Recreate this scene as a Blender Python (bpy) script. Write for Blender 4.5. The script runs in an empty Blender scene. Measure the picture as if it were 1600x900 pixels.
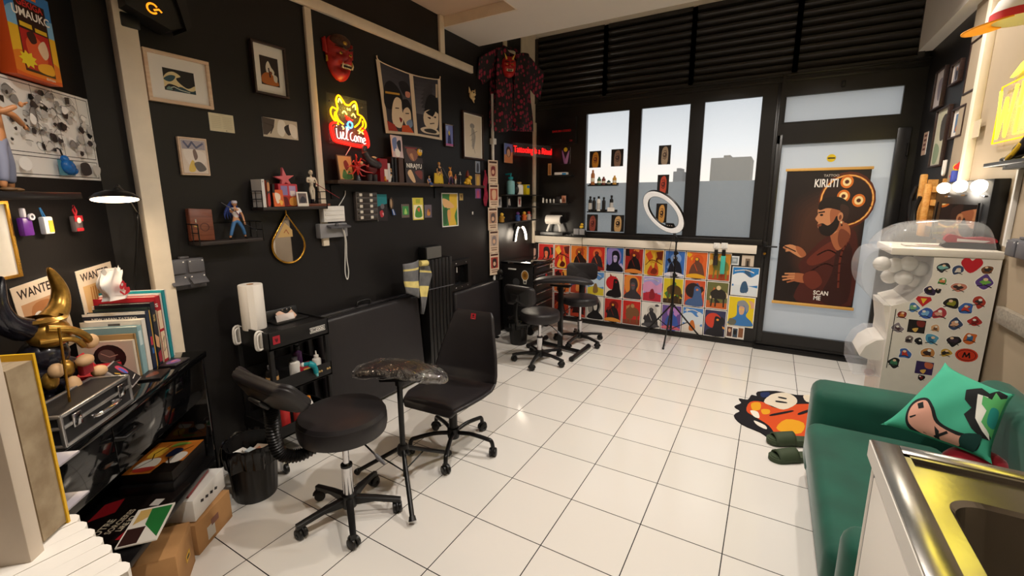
import bpy, bmesh, math, random
from mathutils import Vector, Matrix, Euler
S = bpy.context.scene
COL = S.collection
PI = math.pi
rnd = random.Random(7)

# ---------------------------------------------------------------- camera
F_PX, YAW, PITCH, ROLL = 689.18, 0.5287, 0.1863, -0.0033
CX, CY = 801.37, 438.58
CAM = Vector((1.10705, -1.53199, 1.51561))
fw = Vector((-math.sin(YAW)*math.cos(PITCH), math.cos(YAW)*math.cos(PITCH), -math.sin(PITCH)))
rt = Vector((math.cos(YAW), math.sin(YAW), 0))
dn = fw.cross(rt)
cr, sr = math.cos(ROLL), math.sin(ROLL)
rt, dn = rt*cr - dn*sr, rt*sr + dn*cr
cd = bpy.data.cameras.new('camera')
cam = bpy.data.objects.new('camera', cd)
COL.objects.link(cam)
cd.sensor_width = 36
cd.lens = F_PX/1600*36
cd.shift_x = (800-CX)/1600
cd.shift_y = (CY-450)/1600
cd.clip_start = 0.02
cam.matrix_world = Matrix(((rt.x, -dn.x, -fw.x, CAM.x), (rt.y, -dn.y, -fw.y, CAM.y), (rt.z, -dn.z, -fw.z, CAM.z), (0, 0, 0, 1)))
S.camera = cam

# ---------------------------------------------------------------- view and sky
S.view_settings.view_transform = 'Standard'
S.view_settings.look = 'None'
S.view_settings.gamma = 1
S.view_settings.use_curve_mapping = False
S.view_settings.exposure = 0.22
W = bpy.data.worlds.new('evening_sky')
S.world = W
W.use_nodes = True
nt = W.node_tree
tc = nt.nodes.new('ShaderNodeTexCoord')
sx = nt.nodes.new('ShaderNodeSeparateXYZ')
nt.links.new(tc.outputs['Generated'], sx.inputs[0])
rp = nt.nodes.new('ShaderNodeValToRGB')
nt.links.new(sx.outputs['Z'], rp.inputs[0])
els = rp.color_ramp.elements
els[0].position = 0.0
els[0].color = (1.0, 0.86, 0.68, 1)
els[1].position = 0.20
els[1].color = (0.56, 0.60, 0.64, 1)
e_ = els.new(0.035); e_.color = (1.0, 0.92, 0.82, 1)
e_ = els.new(0.10); e_.color = (0.80, 0.82, 0.83, 1)
bg_ = nt.nodes['Background']
nt.links.new(rp.outputs[0], bg_.inputs[0])
bg_.inputs[1].default_value = 1.1
LAMP_POWER = 2.1          # scales every ceiling downlight

# ---------------------------------------------------------------- pixel -> place on a known plane
XL, YW, XR = -1.49, 3.446, 2.09
E_D = Vector((math.cos(math.radians(132)), math.sin(math.radians(132)), 0))   # along the slanted wall, away from the camera
N_D = Vector((-E_D.y, E_D.x, 0))                                              # into the slanted wall
O_D = Vector((-1.124, -0.572, 0))                                             # front foot of the black desk
OFF_D = 0.368
def ray(u, v):
    return rt*((u-CX)/F_PX) + dn*((v-CY)/F_PX) + fw
def hit(o, n, u, v):
    d = ray(u, v)
    return CAM + d*((o-CAM).dot(n)/d.dot(n))
def onx(u, v, x=XL): return hit(Vector((x, 0, 0)), Vector((1, 0, 0)), u, v)
def ony(u, v, y=YW): return hit(Vector((0, y, 0)), Vector((0, 1, 0)), u, v)
def onz(u, v, z=0.0): return hit(Vector((0, 0, z)), Vector((0, 0, 1)), u, v)
def ond(u, v, off=OFF_D): return hit(O_D+N_D*off, N_D, u, v)
def dpt(s, off, z=0.0): return O_D + E_D*s + N_D*off + Vector((0, 0, z))
ROT = {'L': PI/2, 'W': 0.0, 'R': -PI/2, 'D': math.radians(132)}
def onp(pl, u, v, off=0.0):
    if pl == 'L': return onx(u, v, XL+off)
    if pl == 'W': return ony(u, v, YW-off)
    if pl == 'R': return onx(u, v, XR-off)
    return ond(u, v, OFF_D-off)
def axis(pl):
    a = ROT[pl]
    return Vector((math.cos(a), math.sin(a), 0))
def rect(pl, c, off=0.0):
    """c: TL, TR, BR, BL pixel corners -> centre, width, height on wall plane"""
    if len(c) == 2:
        c = [c[0], (c[1][0], c[0][1]), c[1], (c[0][0], c[1][1])]
    P = [onp(pl, u, v, off) for u, v in c]
    ax = axis(pl)
    a = [p.dot(ax) for p in P]
    w = ((a[1]-a[0])+(a[2]-a[3]))/2
    h = ((P[0].z-P[3].z)+(P[1].z-P[2].z))/2
    return sum(P, Vector())/4, abs(w), abs(h)

# ---------------------------------------------------------------- materials
MATS = {}
def lin(c):
    return c/12.92 if c <= 0.04045 else ((c+0.055)/1.055)**2.4
def hexc(h):
    h = h.lstrip('#')
    if len(h) == 3: h = ''.join(k*2 for k in h)
    return tuple(lin(int(h[i:i+2], 16)/255) for i in (0, 2, 4))
def mat(name, col, rough=0.5, metal=0.0, noise=0.0, nscale=30, bump=0.0, bscale=200, emit=0.0, ecol=None, trans=0.0, ior=1.45, coat=0.0, sheen=0.0, alpha=1.0, spec=None):
    if name in MATS: return MATS[name]
    m = bpy.data.materials.new(name)
    m.use_nodes = True
    t = m.node_tree
    b = t.nodes['Principled BSDF']
    c = hexc(col) if isinstance(col, str) else col
    b.inputs['Base Color'].default_value = (*c, 1)
    b.inputs['Roughness'].default_value = rough
    b.inputs['Metallic'].default_value = metal
    b.inputs['IOR'].default_value = ior
    if spec is not None: b.inputs['Specular IOR Level'].default_value = spec
    if trans: b.inputs['Transmission Weight'].default_value = trans
    if coat: b.inputs['Coat Weight'].default_value = coat
    if sheen:
        b.inputs['Sheen Weight'].default_value = sheen
        b.inputs['Sheen Roughness'].default_value = 0.4
    if alpha < 1: b.inputs['Alpha'].default_value = alpha
    if emit:
        b.inputs['Emission Color'].default_value = (*(hexc(ecol) if ecol else c), 1)
        b.inputs['Emission Strength'].default_value = emit
    if noise or bump:
        g = t.nodes.new('ShaderNodeTexCoord')
    if noise:
        n = t.nodes.new('ShaderNodeTexNoise')
        n.inputs['Scale'].default_value = nscale
        n.inputs['Detail'].default_value = 4
        t.links.new(g.outputs['Object'], n.inputs['Vector'])
        r = t.nodes.new('ShaderNodeValToRGB')
        r.color_ramp.elements[0].position = 0.3
        r.color_ramp.elements[1].position = 0.7
        r.color_ramp.elements[0].color = (*[max(0, k*(1-noise)) for k in c], 1)
        r.color_ramp.elements[1].color = (*[min(1, k*(1+noise)) for k in c], 1)
        t.links.new(n.outputs['Fac'], r.inputs[0])
        t.links.new(r.outputs[0], b.inputs['Base Color'])
    if bump:
        n2 = t.nodes.new('ShaderNodeTexNoise')
        n2.inputs['Scale'].default_value = bscale
        t.links.new(g.outputs['Object'], n2.inputs['Vector'])
        bp = t.nodes.new('ShaderNodeBump')
        bp.inputs['Strength'].default_value = bump
        bp.inputs['Distance'].default_value = 0.002
        t.links.new(n2.outputs['Fac'], bp.inputs['Height'])
        t.links.new(bp.outputs[0], b.inputs['Normal'])
    MATS[name] = m
    return m
def ink(h, rough=0.55):
    h = h.lstrip('#')
    return mat('ink_'+h+('' if rough == 0.55 else '_%d' % int(rough*100)), h, rough)
def wood(name, c1, c2, scale=6, rough=0.5, stretch=(1, 12, 12)):
    if name in MATS: return MATS[name]
    m = mat(name, c1, rough)
    t = m.node_tree; b = t.nodes['Principled BSDF']
    g = t.nodes.new('ShaderNodeTexCoord'); mp = t.nodes.new('ShaderNodeMapping')
    mp.inputs['Scale'].default_value = stretch
    n = t.nodes.new('ShaderNodeTexNoise'); n.inputs['Scale'].default_value = scale; n.inputs['Detail'].default_value = 6
    r = t.nodes.new('ShaderNodeValToRGB')
    r.color_ramp.elements[0].color = (*hexc(c1), 1); r.color_ramp.elements[1].color = (*hexc(c2), 1)
    r.color_ramp.elements[0].position = 0.35; r.color_ramp.elements[1].position = 0.65
    t.links.new(g.outputs['Object'], mp.inputs[0]); t.links.new(mp.outputs[0], n.inputs['Vector'])
    t.links.new(n.outputs['Fac'], r.inputs[0]); t.links.new(r.outputs[0], b.inputs['Base Color'])
    return m
BLACKWALL = mat('black_wall_paint', '1c1a1a', 0.42, noise=0.12, nscale=3, bump=0.08, bscale=90, spec=0.35)
BLACKFRAME = mat('black_lacquer_frame', '1d1b1a', 0.30, noise=0.1, nscale=5)
WHITE = mat('white_paint', 'efe9e0', 0.5)
CREAM = mat('cream_painted_timber', 'e6d8c2', 0.45, noise=0.05, nscale=12)
CEIL = mat('ceiling_plaster', 'dcd5cb', 0.8, noise=0.02, nscale=2)
RECESS = mat('tan_recess_plaster', 'cdb49b', 0.8, noise=0.02, nscale=2)
BEIGE = mat('beige_wall_plaster', 'a3927b', 0.6, noise=0.04, nscale=3)
LEATHER = mat('black_leatherette', '232022', 0.42, noise=0.08, nscale=20, bump=0.12, bscale=350)
PLAST = mat('black_plastic', '161515', 0.38, noise=0.06, nscale=40)
SATIN = mat('black_satin_metal', '171616', 0.32, metal=0.3, noise=0.05, nscale=30)
CHROME = mat('chrome', 'd9d9dc', 0.12, metal=1.0, noise=0.02)
GREYP = mat('grey_plastic', '5a595d', 0.4, noise=0.04)
WHITEP = mat('white_plastic', 'ebe8e2', 0.35, noise=0.02)
GOLD = mat('gold_metal', 'c8963c', 0.25, metal=1.0, noise=0.05)
PAPER = mat('white_paper', 'f0ece4', 0.8, noise=0.02)
GLOSSB = mat('glossy_black_panel', '0c0c0d', 0.06, noise=0.02, coat=0.4)
CARD = mat('brown_cardboard', 'b98a58', 0.75, noise=0.08, nscale=8)
def glow(name, col, s):
    return mat(name, col, 0.5, emit=s, ecol=col)

# ---------------------------------------------------------------- mesh builder
class MB:
    def __init__(s, *mats):
        s.bm = bmesh.new(); s.mats = list(mats); s.k = 0
    def use(s, m):
        if m not in s.mats: s.mats.append(m)
        s.k = s.mats.index(m); return s
    def _mark(s, fs, smooth=False):
        for f in fs:
            f.material_index = s.k; f.smooth = smooth
    def face(s, pts, smooth=False):
        f = s.bm.faces.new([s.bm.verts.new(p) for p in pts]); s._mark([f], smooth); return s
    def box(s, c, d, rot=None, bev=0.0, seg=2, smooth=False):
        r = bmesh.ops.create_cube(s.bm, size=1)
        vs = r['verts']
        M = Matrix.Translation(Vector(c))
        if rot is not None: M = M @ (rot.to_4x4() if not isinstance(rot, (tuple, list)) else Euler(rot).to_matrix().to_4x4())
        M = M @ Matrix.Diagonal((d[0], d[1], d[2], 1))
        fs = list({f for v in vs for f in v.link_faces})
        es = list({e for v in vs for e in v.link_edges})
        bmesh.ops.transform(s.bm, matrix=M, verts=vs)
        s._mark(fs, smooth)
        if bev:
            o = bmesh.ops.bevel(s.bm, geom=es, offset=min(bev, min(d)*0.49), segments=seg, affect='EDGES', profile=0.5)
            s._mark(o['faces'], smooth)
            if smooth: s._mark([f for f in fs if f.is_valid], True)
        return s
    def b2(s, p, q, **k):
        """box from corner to corner"""
        p, q = Vector(p), Vector(q)
        return s.box((p+q)/2, [abs(a) for a in (q-p)], **k)
    def cyl(s, p, q, r0, r1=None, n=20, cap=True):
        return s.tube([p, q], [r0, r0 if r1 is None else r1], n, cap)
    def tube(s, pts, r, n=10, cap=True, closed=False):
        pts = [Vector(p) for p in pts]
        N = len(pts)
        rs = r if isinstance(r, (list, tuple)) else [r]*N
        up = None; rings = []
        for i, p in enumerate(pts):
            if closed: t = pts[(i+1) % N]-pts[i-1]
            else: t = pts[min(i+1, N-1)]-pts[max(i-1, 0)]
            if t.length < 1e-9: t = Vector((0, 0, 1))
            t.normalize()
            if up is None:
                up = Vector((0, 0, 1)) if abs(t.z) < 0.9 else Vector((1, 0, 0))
            a = up - t*up.dot(t)
            if a.length < 1e-6: a = t.orthogonal()
            a.normalize(); b = t.cross(a); up = a
            rings.append([s.bm.verts.new(p+(a*math.cos(2*PI*j/n)+b*math.sin(2*PI*j/n))*rs[i]) for j in range(n)])
        fs = []
        for i in range(N if closed else N-1):
            A, B = rings[i], rings[(i+1) % N]
            for j in range(n):
                fs.append(s.bm.faces.new([A[j], A[(j+1) % n], B[(j+1) % n], B[j]]))
        s._mark(fs, True)
        if cap and not closed:
            s._mark([s.bm.faces.new(rings[0][::-1]), s.bm.faces.new(rings[-1])], False)
        return s
    def lathe(s, prof, o=(0, 0, 0), n=32, M=None, sx=1.0, sy=1.0):
        """prof: (r, z) pairs round the z axis"""
        rings = []; new = []
        for r, z in prof:
            if r < 1e-6:
                v = s.bm.verts.new((o[0], o[1], o[2]+z)); rings.append([v]); new.append(v)
            else:
                R = [s.bm.verts.new((o[0]+r*sx*math.cos(2*PI*j/n), o[1]+r*sy*math.sin(2*PI*j/n), o[2]+z)) for j in range(n)]
                rings.append(R); new += R
        fs = []
        for A, B in zip(rings, rings[1:]):
            if len(A) == 1 and len(B) == 1: continue
            for j in range(n):
                k = (j+1) % n
                if len(A) == 1: fs.append(s.bm.faces.new([A[0], B[k], B[j]]))
                elif len(B) == 1: fs.append(s.bm.faces.new([A[j], A[k], B[0]]))
                else: fs.append(s.bm.faces.new([A[j], A[k], B[k], B[j]]))
        s._mark(fs, True)
        if M is not None: bmesh.ops.transform(s.bm, matrix=M, verts=new)
        return s
    def sph(s, c, r, n=16, rot=None):
        r = (r, r, r) if not isinstance(r, (tuple, list)) else r
        o = bmesh.ops.create_uvsphere(s.bm, u_segments=n, v_segments=max(6, n//2), radius=1)
        M = Matrix.Translation(Vector(c))
        if rot: M = M @ Euler(rot).to_matrix().to_4x4()
        M = M @ Matrix.Diagonal((*r, 1))
        bmesh.ops.transform(s.bm, matrix=M, verts=o['verts'])
        s._mark(list({f for v in o['verts'] for f in v.link_faces}), True)
        return s
    def prism(s, pts, a, b, ax='y', smooth=False):
        """2D outline extruded along an axis from a to b; outline is (x,z) for y, (x,y) for z, (y,z) for x"""
        def P(p, t):
            if ax == 'y': return (p[0], t, p[1])
            if ax == 'z': return (p[0], p[1], t)
            return (t, p[0], p[1])
        A = [s.bm.verts.new(P(p, a)) for p in pts]; B = [s.bm.verts.new(P(p, b)) for p in pts]
        n = len(pts); fs = [s.bm.faces.new(A), s.bm.faces.new(B[::-1])]
        side = [s.bm.faces.new([A[i], B[i], B[(i+1) % n], A[(i+1) % n]]) for i in range(n)]
        s._mark(fs); s._mark(side, smooth)
        bmesh.ops.recalc_face_normals(s.bm, faces=fs+side)
        return s
    def grid(s, fn, nu, nv, closed_u=False):
        V = [[s.bm.verts.new(fn(i/nu, j/nv)) for j in range(nv+1)] for i in range(nu if closed_u else nu+1)]
        L = len(V); fs = []
        for i in range(nu):
            A, B = V[i], V[(i+1) % L]
            for j in range(nv): fs.append(s.bm.faces.new([A[j], B[j], B[j+1], A[j+1]]))
        s._mark(fs, True)
        return s
    def text(s, txt, size, M, ext=0.0, bold=0.0, sx=1.0, align='CENTER', space=1.0):
        c = bpy.data.curves.new('lettering', 'FONT')
        c.body = txt; c.size = size; c.align_x = align; c.align_y = 'CENTER'; c.extrude = ext; c.offset = bold; c.resolution_u = 3; c.space_character = space
        o = bpy.data.objects.new('lettering', c)
        me = bpy.data.meshes.new_from_object(o)
        nv0 = len(s.bm.verts); nf0 = len(s.bm.faces)
        s.bm.from_mesh(me)
        s.bm.verts.ensure_lookup_table(); s.bm.faces.ensure_lookup_table()
        vs = s.bm.verts[nv0:]
        bmesh.ops.transform(s.bm, matrix=M @ Matrix.Diagonal((sx, 1, 1, 1)), verts=vs)
        s._mark(s.bm.faces[nf0:])
        bpy.data.objects.remove(o); bpy.data.curves.remove(c); bpy.data.meshes.remove(me)
        return s
    def build(s, name, parent=None, loc=None, rot=None, fix=True, sharp=38):
        if fix: bmesh.ops.recalc_face_normals(s.bm, faces=[f for f in s.bm.faces if len(f.edges) and any(len(e.link_faces) > 1 for e in f.edges)])
        me = bpy.data.meshes.new(name)
        s.bm.to_mesh(me); s.bm.free()
        for m in s.mats: me.materials.append(m)
        me.set_sharp_from_angle(angle=math.radians(sharp))
        o = bpy.data.objects.new(name, me)
        COL.objects.link(o)
        if parent is not None: o.parent = parent
        if loc is not None: o.location = loc
        if rot is not None: o.rotation_euler = rot
        return o
def tag(o, label=None, cat=None, group=None, kind=None):
    if label: o['label'] = label
    if cat: o['category'] = cat
    if group: o['group'] = group
    if kind: o['kind'] = kind
    return o
def thing(name, label, cat, loc=(0, 0, 0), rz=0.0, group=None, rot=None):
    o = bpy.data.objects.new(name, None)
    o.empty_display_size = 0.05
    COL.objects.link(o); o.location = loc
    o.rotation_euler = rot if rot is not None else (0, 0, rz)
    return tag(o, label, cat, group)
def struct(o):
    o['kind'] = 'structure'; return o
KIDS = {}
def copy_tree(o, parent=None):
    c = o.copy(); COL.objects.link(c)
    if parent is not None: c.parent = parent
    for ch in [k for k in bpy.data.objects if k.parent == o]:
        copy_tree(ch, c)
    return c
def dup(o, loc, label, rz=None, group=None):
    c = copy_tree(o); c.location = loc
    if rz is not None: c.rotation_euler = (0, 0, rz)
    c['label'] = label
    if group: c['group'] = group
    return c
def smooth_loop(pts, k=4):
    n = len(pts); out = []
    for i in range(n):
        p0, p1, p2, p3 = [Vector(pts[(i+j-1) % n]) for j in range(4)]
        for q in range(k):
            t = q/k
            out.append(tuple(0.5*((2*p1)+(p2-p0)*t+(2*p0-5*p1+4*p2-p3)*t*t+(3*p1-p0-3*p2+p3)*t**3)))
    return out
def smooth_path(pts, k=6):
    n = len(pts); out = []
    for i in range(n-1):
        p0 = Vector(pts[max(i-1, 0)]); p1 = Vector(pts[i]); p2 = Vector(pts[i+1]); p3 = Vector(pts[min(i+2, n-1)])
        for q in range(k):
            t = q/k
            out.append(0.5*((2*p1)+(p2-p0)*t+(2*p0-5*p1+4*p2-p3)*t*t+(3*p1-p0-3*p2+p3)*t**3))
    out.append(Vector(pts[-1]))
    return out
# flat printed pictures: shapes in a unit square, x right, y DOWN, each shape a hair in front of the last
TF = Matrix(((1, 0, 0, 0), (0, 0, -1, 0), (0, 1, 0, 0), (0, 0, 0, 1)))   # text plane -> x right, z up, facing -y
def draw(b, shapes, w, h, x0=None, z1=None, y=0.0, rough=0.55, step=0.00012):
    x0 = -w/2 if x0 is None else x0
    z1 = h/2 if z1 is None else z1
    def P(p, yy): return (x0+p[0]*w, yy, z1-p[1]*h)
    for i, sh in enumerate(shapes):
        yy = y-(i+1)*step
        t, c = sh[0], sh[1]
        b.use(ink(c, rough) if isinstance(c, str) else c)
        if t in 'ps':
            pts = [(min(max(p[0], -.0), 1), min(max(p[1], 0), 1)) for p in (sh[2] if t == 'p' else smooth_loop(sh[2]))]
            b.face([P(p, yy) for p in pts])
        elif t == 'r':
            b.face([P(p, yy) for p in ((sh[2], sh[3]), (sh[4], sh[3]), (sh[4], sh[5]), (sh[2], sh[5]))])
        elif t == 'e':
            a = sh[6] if len(sh) > 6 else 0
            b.face([P((sh[2]+sh[4]*math.cos(q*PI/10)*math.cos(a)-sh[5]*math.sin(q*PI/10)*math.sin(a), sh[3]+(sh[4]*math.cos(q*PI/10)*math.sin(a)+sh[5]*math.sin(q*PI/10)*math.cos(a))), yy) for q in range(20)])
        elif t == 'l':
            pts = [Vector((x0+p[0]*w, z1-p[1]*h)) for p in (smooth_path([(*p, 0) for p in sh[2]], 4) if len(sh) > 4 else sh[2])]
            hw = sh[3]*h/2
            for p, q in zip(pts, pts[1:]):
                d = (q-p)
                if d.length < 1e-7: continue
                n = Vector((-d.y, d.x)).normalized()*hw; d = d.normalized()*hw*0.6
                b.face([(k.x, yy, k.y) for k in (p+n-d, q+n+d, q-n+d, p-n-d)])
        elif t == 't':
            M = Matrix.Translation(Vector(P((sh[3], sh[4]), yy))) @ TF
            if len(sh) > 7: M = M @ Matrix.Rotation(sh[7], 4, 'Z')
            b.text(sh[2], sh[5]*h, M, sx=sh[6] if len(sh) > 6 else 1.0, bold=sh[5]*h*0.02)
    return b
def print_sheet(name, w, h, shapes, t=0.002, back=None, parent=None, rough=0.55, loc=None):
    """a printed card or poster: thin box with its picture on the front (-y); its back is at y=0"""
    b = MB(); b.use(back or PAPER)
    b.box((0, -t/2, 0), (w, t, h))
    draw(b, shapes, w, h, y=-t, rough=rough)
    return b.build(name, parent, loc=loc, fix=False)
# ================================================================ the room
def tile_mat():
    m = mat('white_floor_tile', 'e9e4dc', 0.13)
    t = m.node_tree; b = t.nodes['Principled BSDF']
    g = t.nodes.new('ShaderNodeTexCoord'); k = t.nodes.new('ShaderNodeTexBrick')
    k.offset = 0.0; k.squash = 1.0
    k.inputs['Scale'].default_value = 1.0
    k.inputs['Brick Width'].default_value = 0.35; k.inputs['Row Height'].default_value = 0.35
    k.inputs['Mortar Size'].default_value = 0.0022; k.inputs['Mortar Smooth'].default_value = 0.0
    k.inputs['Color1'].default_value = (*hexc('efebe5'), 1); k.inputs['Color2'].default_value = (*hexc('eae6df'), 1)
    k.inputs['Mortar'].default_value = (*hexc('1d1b1a'), 1)
    t.links.new(g.outputs['Object'], k.inputs['Vector'])
    t.links.new(k.outputs['Color'], b.inputs['Base Color'])
    mr = t.nodes.new('ShaderNodeMapRange')
    t.links.new(k.outputs['Fac'], mr.inputs[0]); mr.inputs['To Min'].default_value = 0.13; mr.inputs['To Max'].default_value = 0.8
    t.links.new(mr.outputs[0], b.inputs['Roughness'])
    return m
b = MB(tile_mat()); b.b2((-1.6, -3.1, -0.06), (2.2, 3.6, 0)); struct(b.build('floor'))

# ceiling: high strip by the window, dropped white beam, shallow tan recess over the left side
XREC = onz(805, 12, 2.95).x
b = MB(CEIL)
b.b2((-1.6, 2.28, 3.44), (2.2, 3.6, 3.52)); b.b2((-1.6, 1.74, 2.95), (2.2, 2.28, 3.52)); b.b2((XREC, -3.1, 2.95), (2.2, 1.74, 3.52))
b.use(RECESS).b2((-1.6, -3.1, 3.035), (XREC, 1.74, 3.52))
struct(b.build('ceiling'))
b = MB(CREAM); b.b2((-1.489, 1.725, 2.951), (XREC, 1.7395, 3.034)); b.b2((XREC-0.0145, -3.0, 2.951), (XREC-0.0005, 1.724, 3.034)); struct(b.build('trim_1'))

# left wall, slanted wall by the desk, back wall, right wall
b = MB(BLACKWALL); b.b2((XL-0.1, -0.716, 0), (XL, 3.6, 3.5)); struct(b.build('wall_left'))
b = MB(BLACKWALL)
P0 = dpt(0.137, OFF_D); P1 = dpt(-1.75, OFF_D)
q = N_D*0.1
b.prism([(P0.x, P0.y), (P1.x, P1.y), (P1.x+q.x, P1.y+q.y), (P0.x+q.x-0.02, P0.y+q.y+0.1)], 0, 3.5, 'z'); struct(b.build('wall_slanted'))
b = MB(BEIGE); b.b2((P1.x-0.1, -3.1, 0), (P1.x, P1.y, 3.5)); struct(b.build('wall_passage'))
b = MB(BEIGE); b.b2((P1.x-0.1, -3.2, 0), (2.2, -3.1, 3.5)); struct(b.build('wall_back'))
b = MB(BLACKWALL); b.b2((XR, 2.44, 0), (XR+0.1, 3.6, 3.5)); b.use(BEIGE).b2((XR, -3.1, 0), (XR+0.1, 2.44, 3.5)); struct(b.build('wall_right'))

# cream timber battens
def onL(u, v, d=0.0): return onx(u, v, XL+d)
b = MB(CREAM)      # square post at the corner of the slanted wall
b.b2((XL, -0.60, 0.0), (XL+0.055, -0.515, 3.03), bev=0.004); struct(b.build('trim_2'))
b = MB(CREAM); b.b2((XL, 0.372, 1.20), (XL+0.022, 0.418, 2.665), bev=0.003); struct(b.build('trim_3'))
b = MB(CREAM); b.b2((XL, -0.515, 2.67), (XL+0.03, 2.135, 2.735), bev=0.004); struct(b.build('trim_4'))
b = MB(CREAM); b.b2((XL, 1.665, 2.735), (XL+0.025, 1.725, 3.034), bev=0.003); struct(b.build('trim_5'))
b = MB(CREAM); b.b2((XL, 2.72, 2.4), (XL+0.012, 2.79, 3.43)); b.b2((XL, 2.79, 2.4), (XL+0.012, 3.445, 3.08)); b.b2((XL, 3.10, 3.08), (XL+0.012, 3.445, 3.43)); struct(b.build('trim_6'))
b = MB(CREAM); b.b2((XL+0.001, 3.39, 0.95), (XL+0.03, 3.445, 2.4), bev=0.003); struct(b.build('trim_7'))
# white pipe behind the poster strip
# right wall: beam, pilaster, light strip
b = MB(CEIL); b.b2((2.0, 2.0, 2.66), (XR, YW, 3.44)); struct(b.build('trim_8'))
b = MB(BEIGE); b.b2((XR-0.02, 2.19, 0), (XR, 2.45, 2.95)); struct(b.build('trim_9'))
b = MB(CREAM); b.b2((XR-0.04, 2.13, 0), (XR, 2.19, 2.95), bev=0.003); struct(b.build('trim_10'))

# ------------------------------------------------ window wall
def wx(u, v): return ony(u, v).x
def wz(u, v): return ony(u, v).z
panes = []
for (ul, ur) in ((913, 981.5), (996.5, 1074.5), (1092, 1183.5)):
    panes.append((wx(ul, 270), wx(ur, 260), 1.105, 2.455))
DX0, DX1 = wx(1207, 370)+0.0, wx(1377, 370)
trans = (wx(1223, 170), wx(1413, 160), wz(1300, 188), wz(1300, 142))
doorp = (DX0, DX1, 0.18, wz(1300, 222))
ZT = 2.615
T0, T1 = YW, YW+0.08
b = MB(BLACKFRAME)
x = XL
b.b2((XL, T0, 0), (panes[0][0], T1, ZT))
for i, pn in enumerate(panes):
    b.b2((pn[0], T0, 0), (pn[1], T1, pn[2])); b.b2((pn[0], T0, pn[3]), (pn[1], T1, ZT))
    xr = panes[i+1][0] if i < 2 else 1.075
    b.b2((pn[1], T0, 0), (xr, T1, ZT))
b.b2((1.075, T0, doorp[3]+0.085), (trans[0], T1, ZT)); b.b2((trans[0], T0, trans[3]), (trans[1], T1, ZT)); b.b2((trans[1], T0, doorp[3]+0.085), (XR, T1, ZT))
b.b2((trans[0], T0, doorp[3]+0.085), (trans[1], T1, trans[2])); b.b2((2.035, T0, 0), (XR, T1, doorp[3]+0.085))
b.b2((XL, T0+0.05, ZT), (XR, T1+0.05, 3.34))       # dark void behind the louvres
b.b2((1.07, T0+0.01, 0.0), (1.12, T1, ZT)); b.b2((1.0745, T0-0.02, 2.0), (1.1, T0, ZT-0.01)); b.b2((1.045, T0-0.006, 0.06), (1.075, T0, ZT-0.02), bev=0.002)
b.b2((XL+0.03, T0-0.012, 2.545), (XR, T0, 2.575), bev=0.003); b.b2((XL+0.03, T0-0.02, ZT-0.02), (XR, T0, ZT), bev=0.003)
b.use(CEIL).b2((XL, T0, 3.34), (XR, T1, 3.45))
struct(b.build('wall_window'))
def frost(name, tcol, dcol, k):
    """frosted film: partly clear, partly scattering, with a satin face"""
    m = bpy.data.materials.new(name); m.use_nodes = True; t = m.node_tree
    t.nodes.remove(t.nodes['Principled BSDF']); out = t.nodes['Material Output']
    a = t.nodes.new('ShaderNodeBsdfTransparent'); a.inputs[0].default_value = (*tcol, 1)
    d = t.nodes.new('ShaderNodeBsdfTranslucent'); d.inputs[0].default_value = (*dcol, 1)
    e = t.nodes.new('ShaderNodeBsdfDiffuse'); e.inputs[0].default_value = (*dcol, 1)
    g = t.nodes.new('ShaderNodeBsdfGlossy'); g.inputs['Roughness'].default_value = 0.25
    x1 = t.nodes.new('ShaderNodeMixShader'); x1.inputs[0].default_value = 0.45
    x2 = t.nodes.new('ShaderNodeMixShader'); x2.inputs[0].default_value = k
    x3 = t.nodes.new('ShaderNodeMixShader'); x3.inputs[0].default_value = 0.04
    L = t.links.new
    L(d.outputs[0], x1.inputs[1]); L(e.outputs[0], x1.inputs[2]); L(a.outputs[0], x2.inputs[1]); L(x1.outputs[0], x2.inputs[2])
    L(x2.outputs[0], x3.inputs[1]); L(g.outputs[0], x3.inputs[2]); L(x3.outputs[0], out.inputs[0])
    return m
FROST = frost('frosted_window_film', (1, 1, 1), (0.82, 0.84, 0.85), 0.22)
FROSTD = frost('frosted_door_film', (0.9, 0.95, 1.0), (0.78, 0.82, 0.85), 0.9)
def sash(name, pn, film, d=0.03, fr=0.012, parent=None):
    x0, x1, z0, z1 = pn
    f = MB(BLACKFRAME)
    f.b2((x0, T0-0.004, z0), (x0+fr, T0+d, z1)); f.b2((x1-fr, T0-0.004, z0), (x1, T0+d, z1))
    f.b2((x0+fr, T0-0.004, z0), (x1-fr, T0+d, z0+fr)); f.b2((x0+fr, T0-0.004, z1-fr), (x1-fr, T0+d, z1))
    o = struct(f.build(name, parent)) if parent is None else f.build(name, parent)
    g = MB(film); g.face([(x0, T0+d, z0), (x1, T0+d, z0), (x1, T0+d, z1), (x0, T0+d, z1)])
    g.build('pane', o, fix=False)
    return o
for i, pn in enumerate(panes): sash('window_%d' % (i+1), pn, FROST)
sash('window_4', trans, FROSTD)
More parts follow.
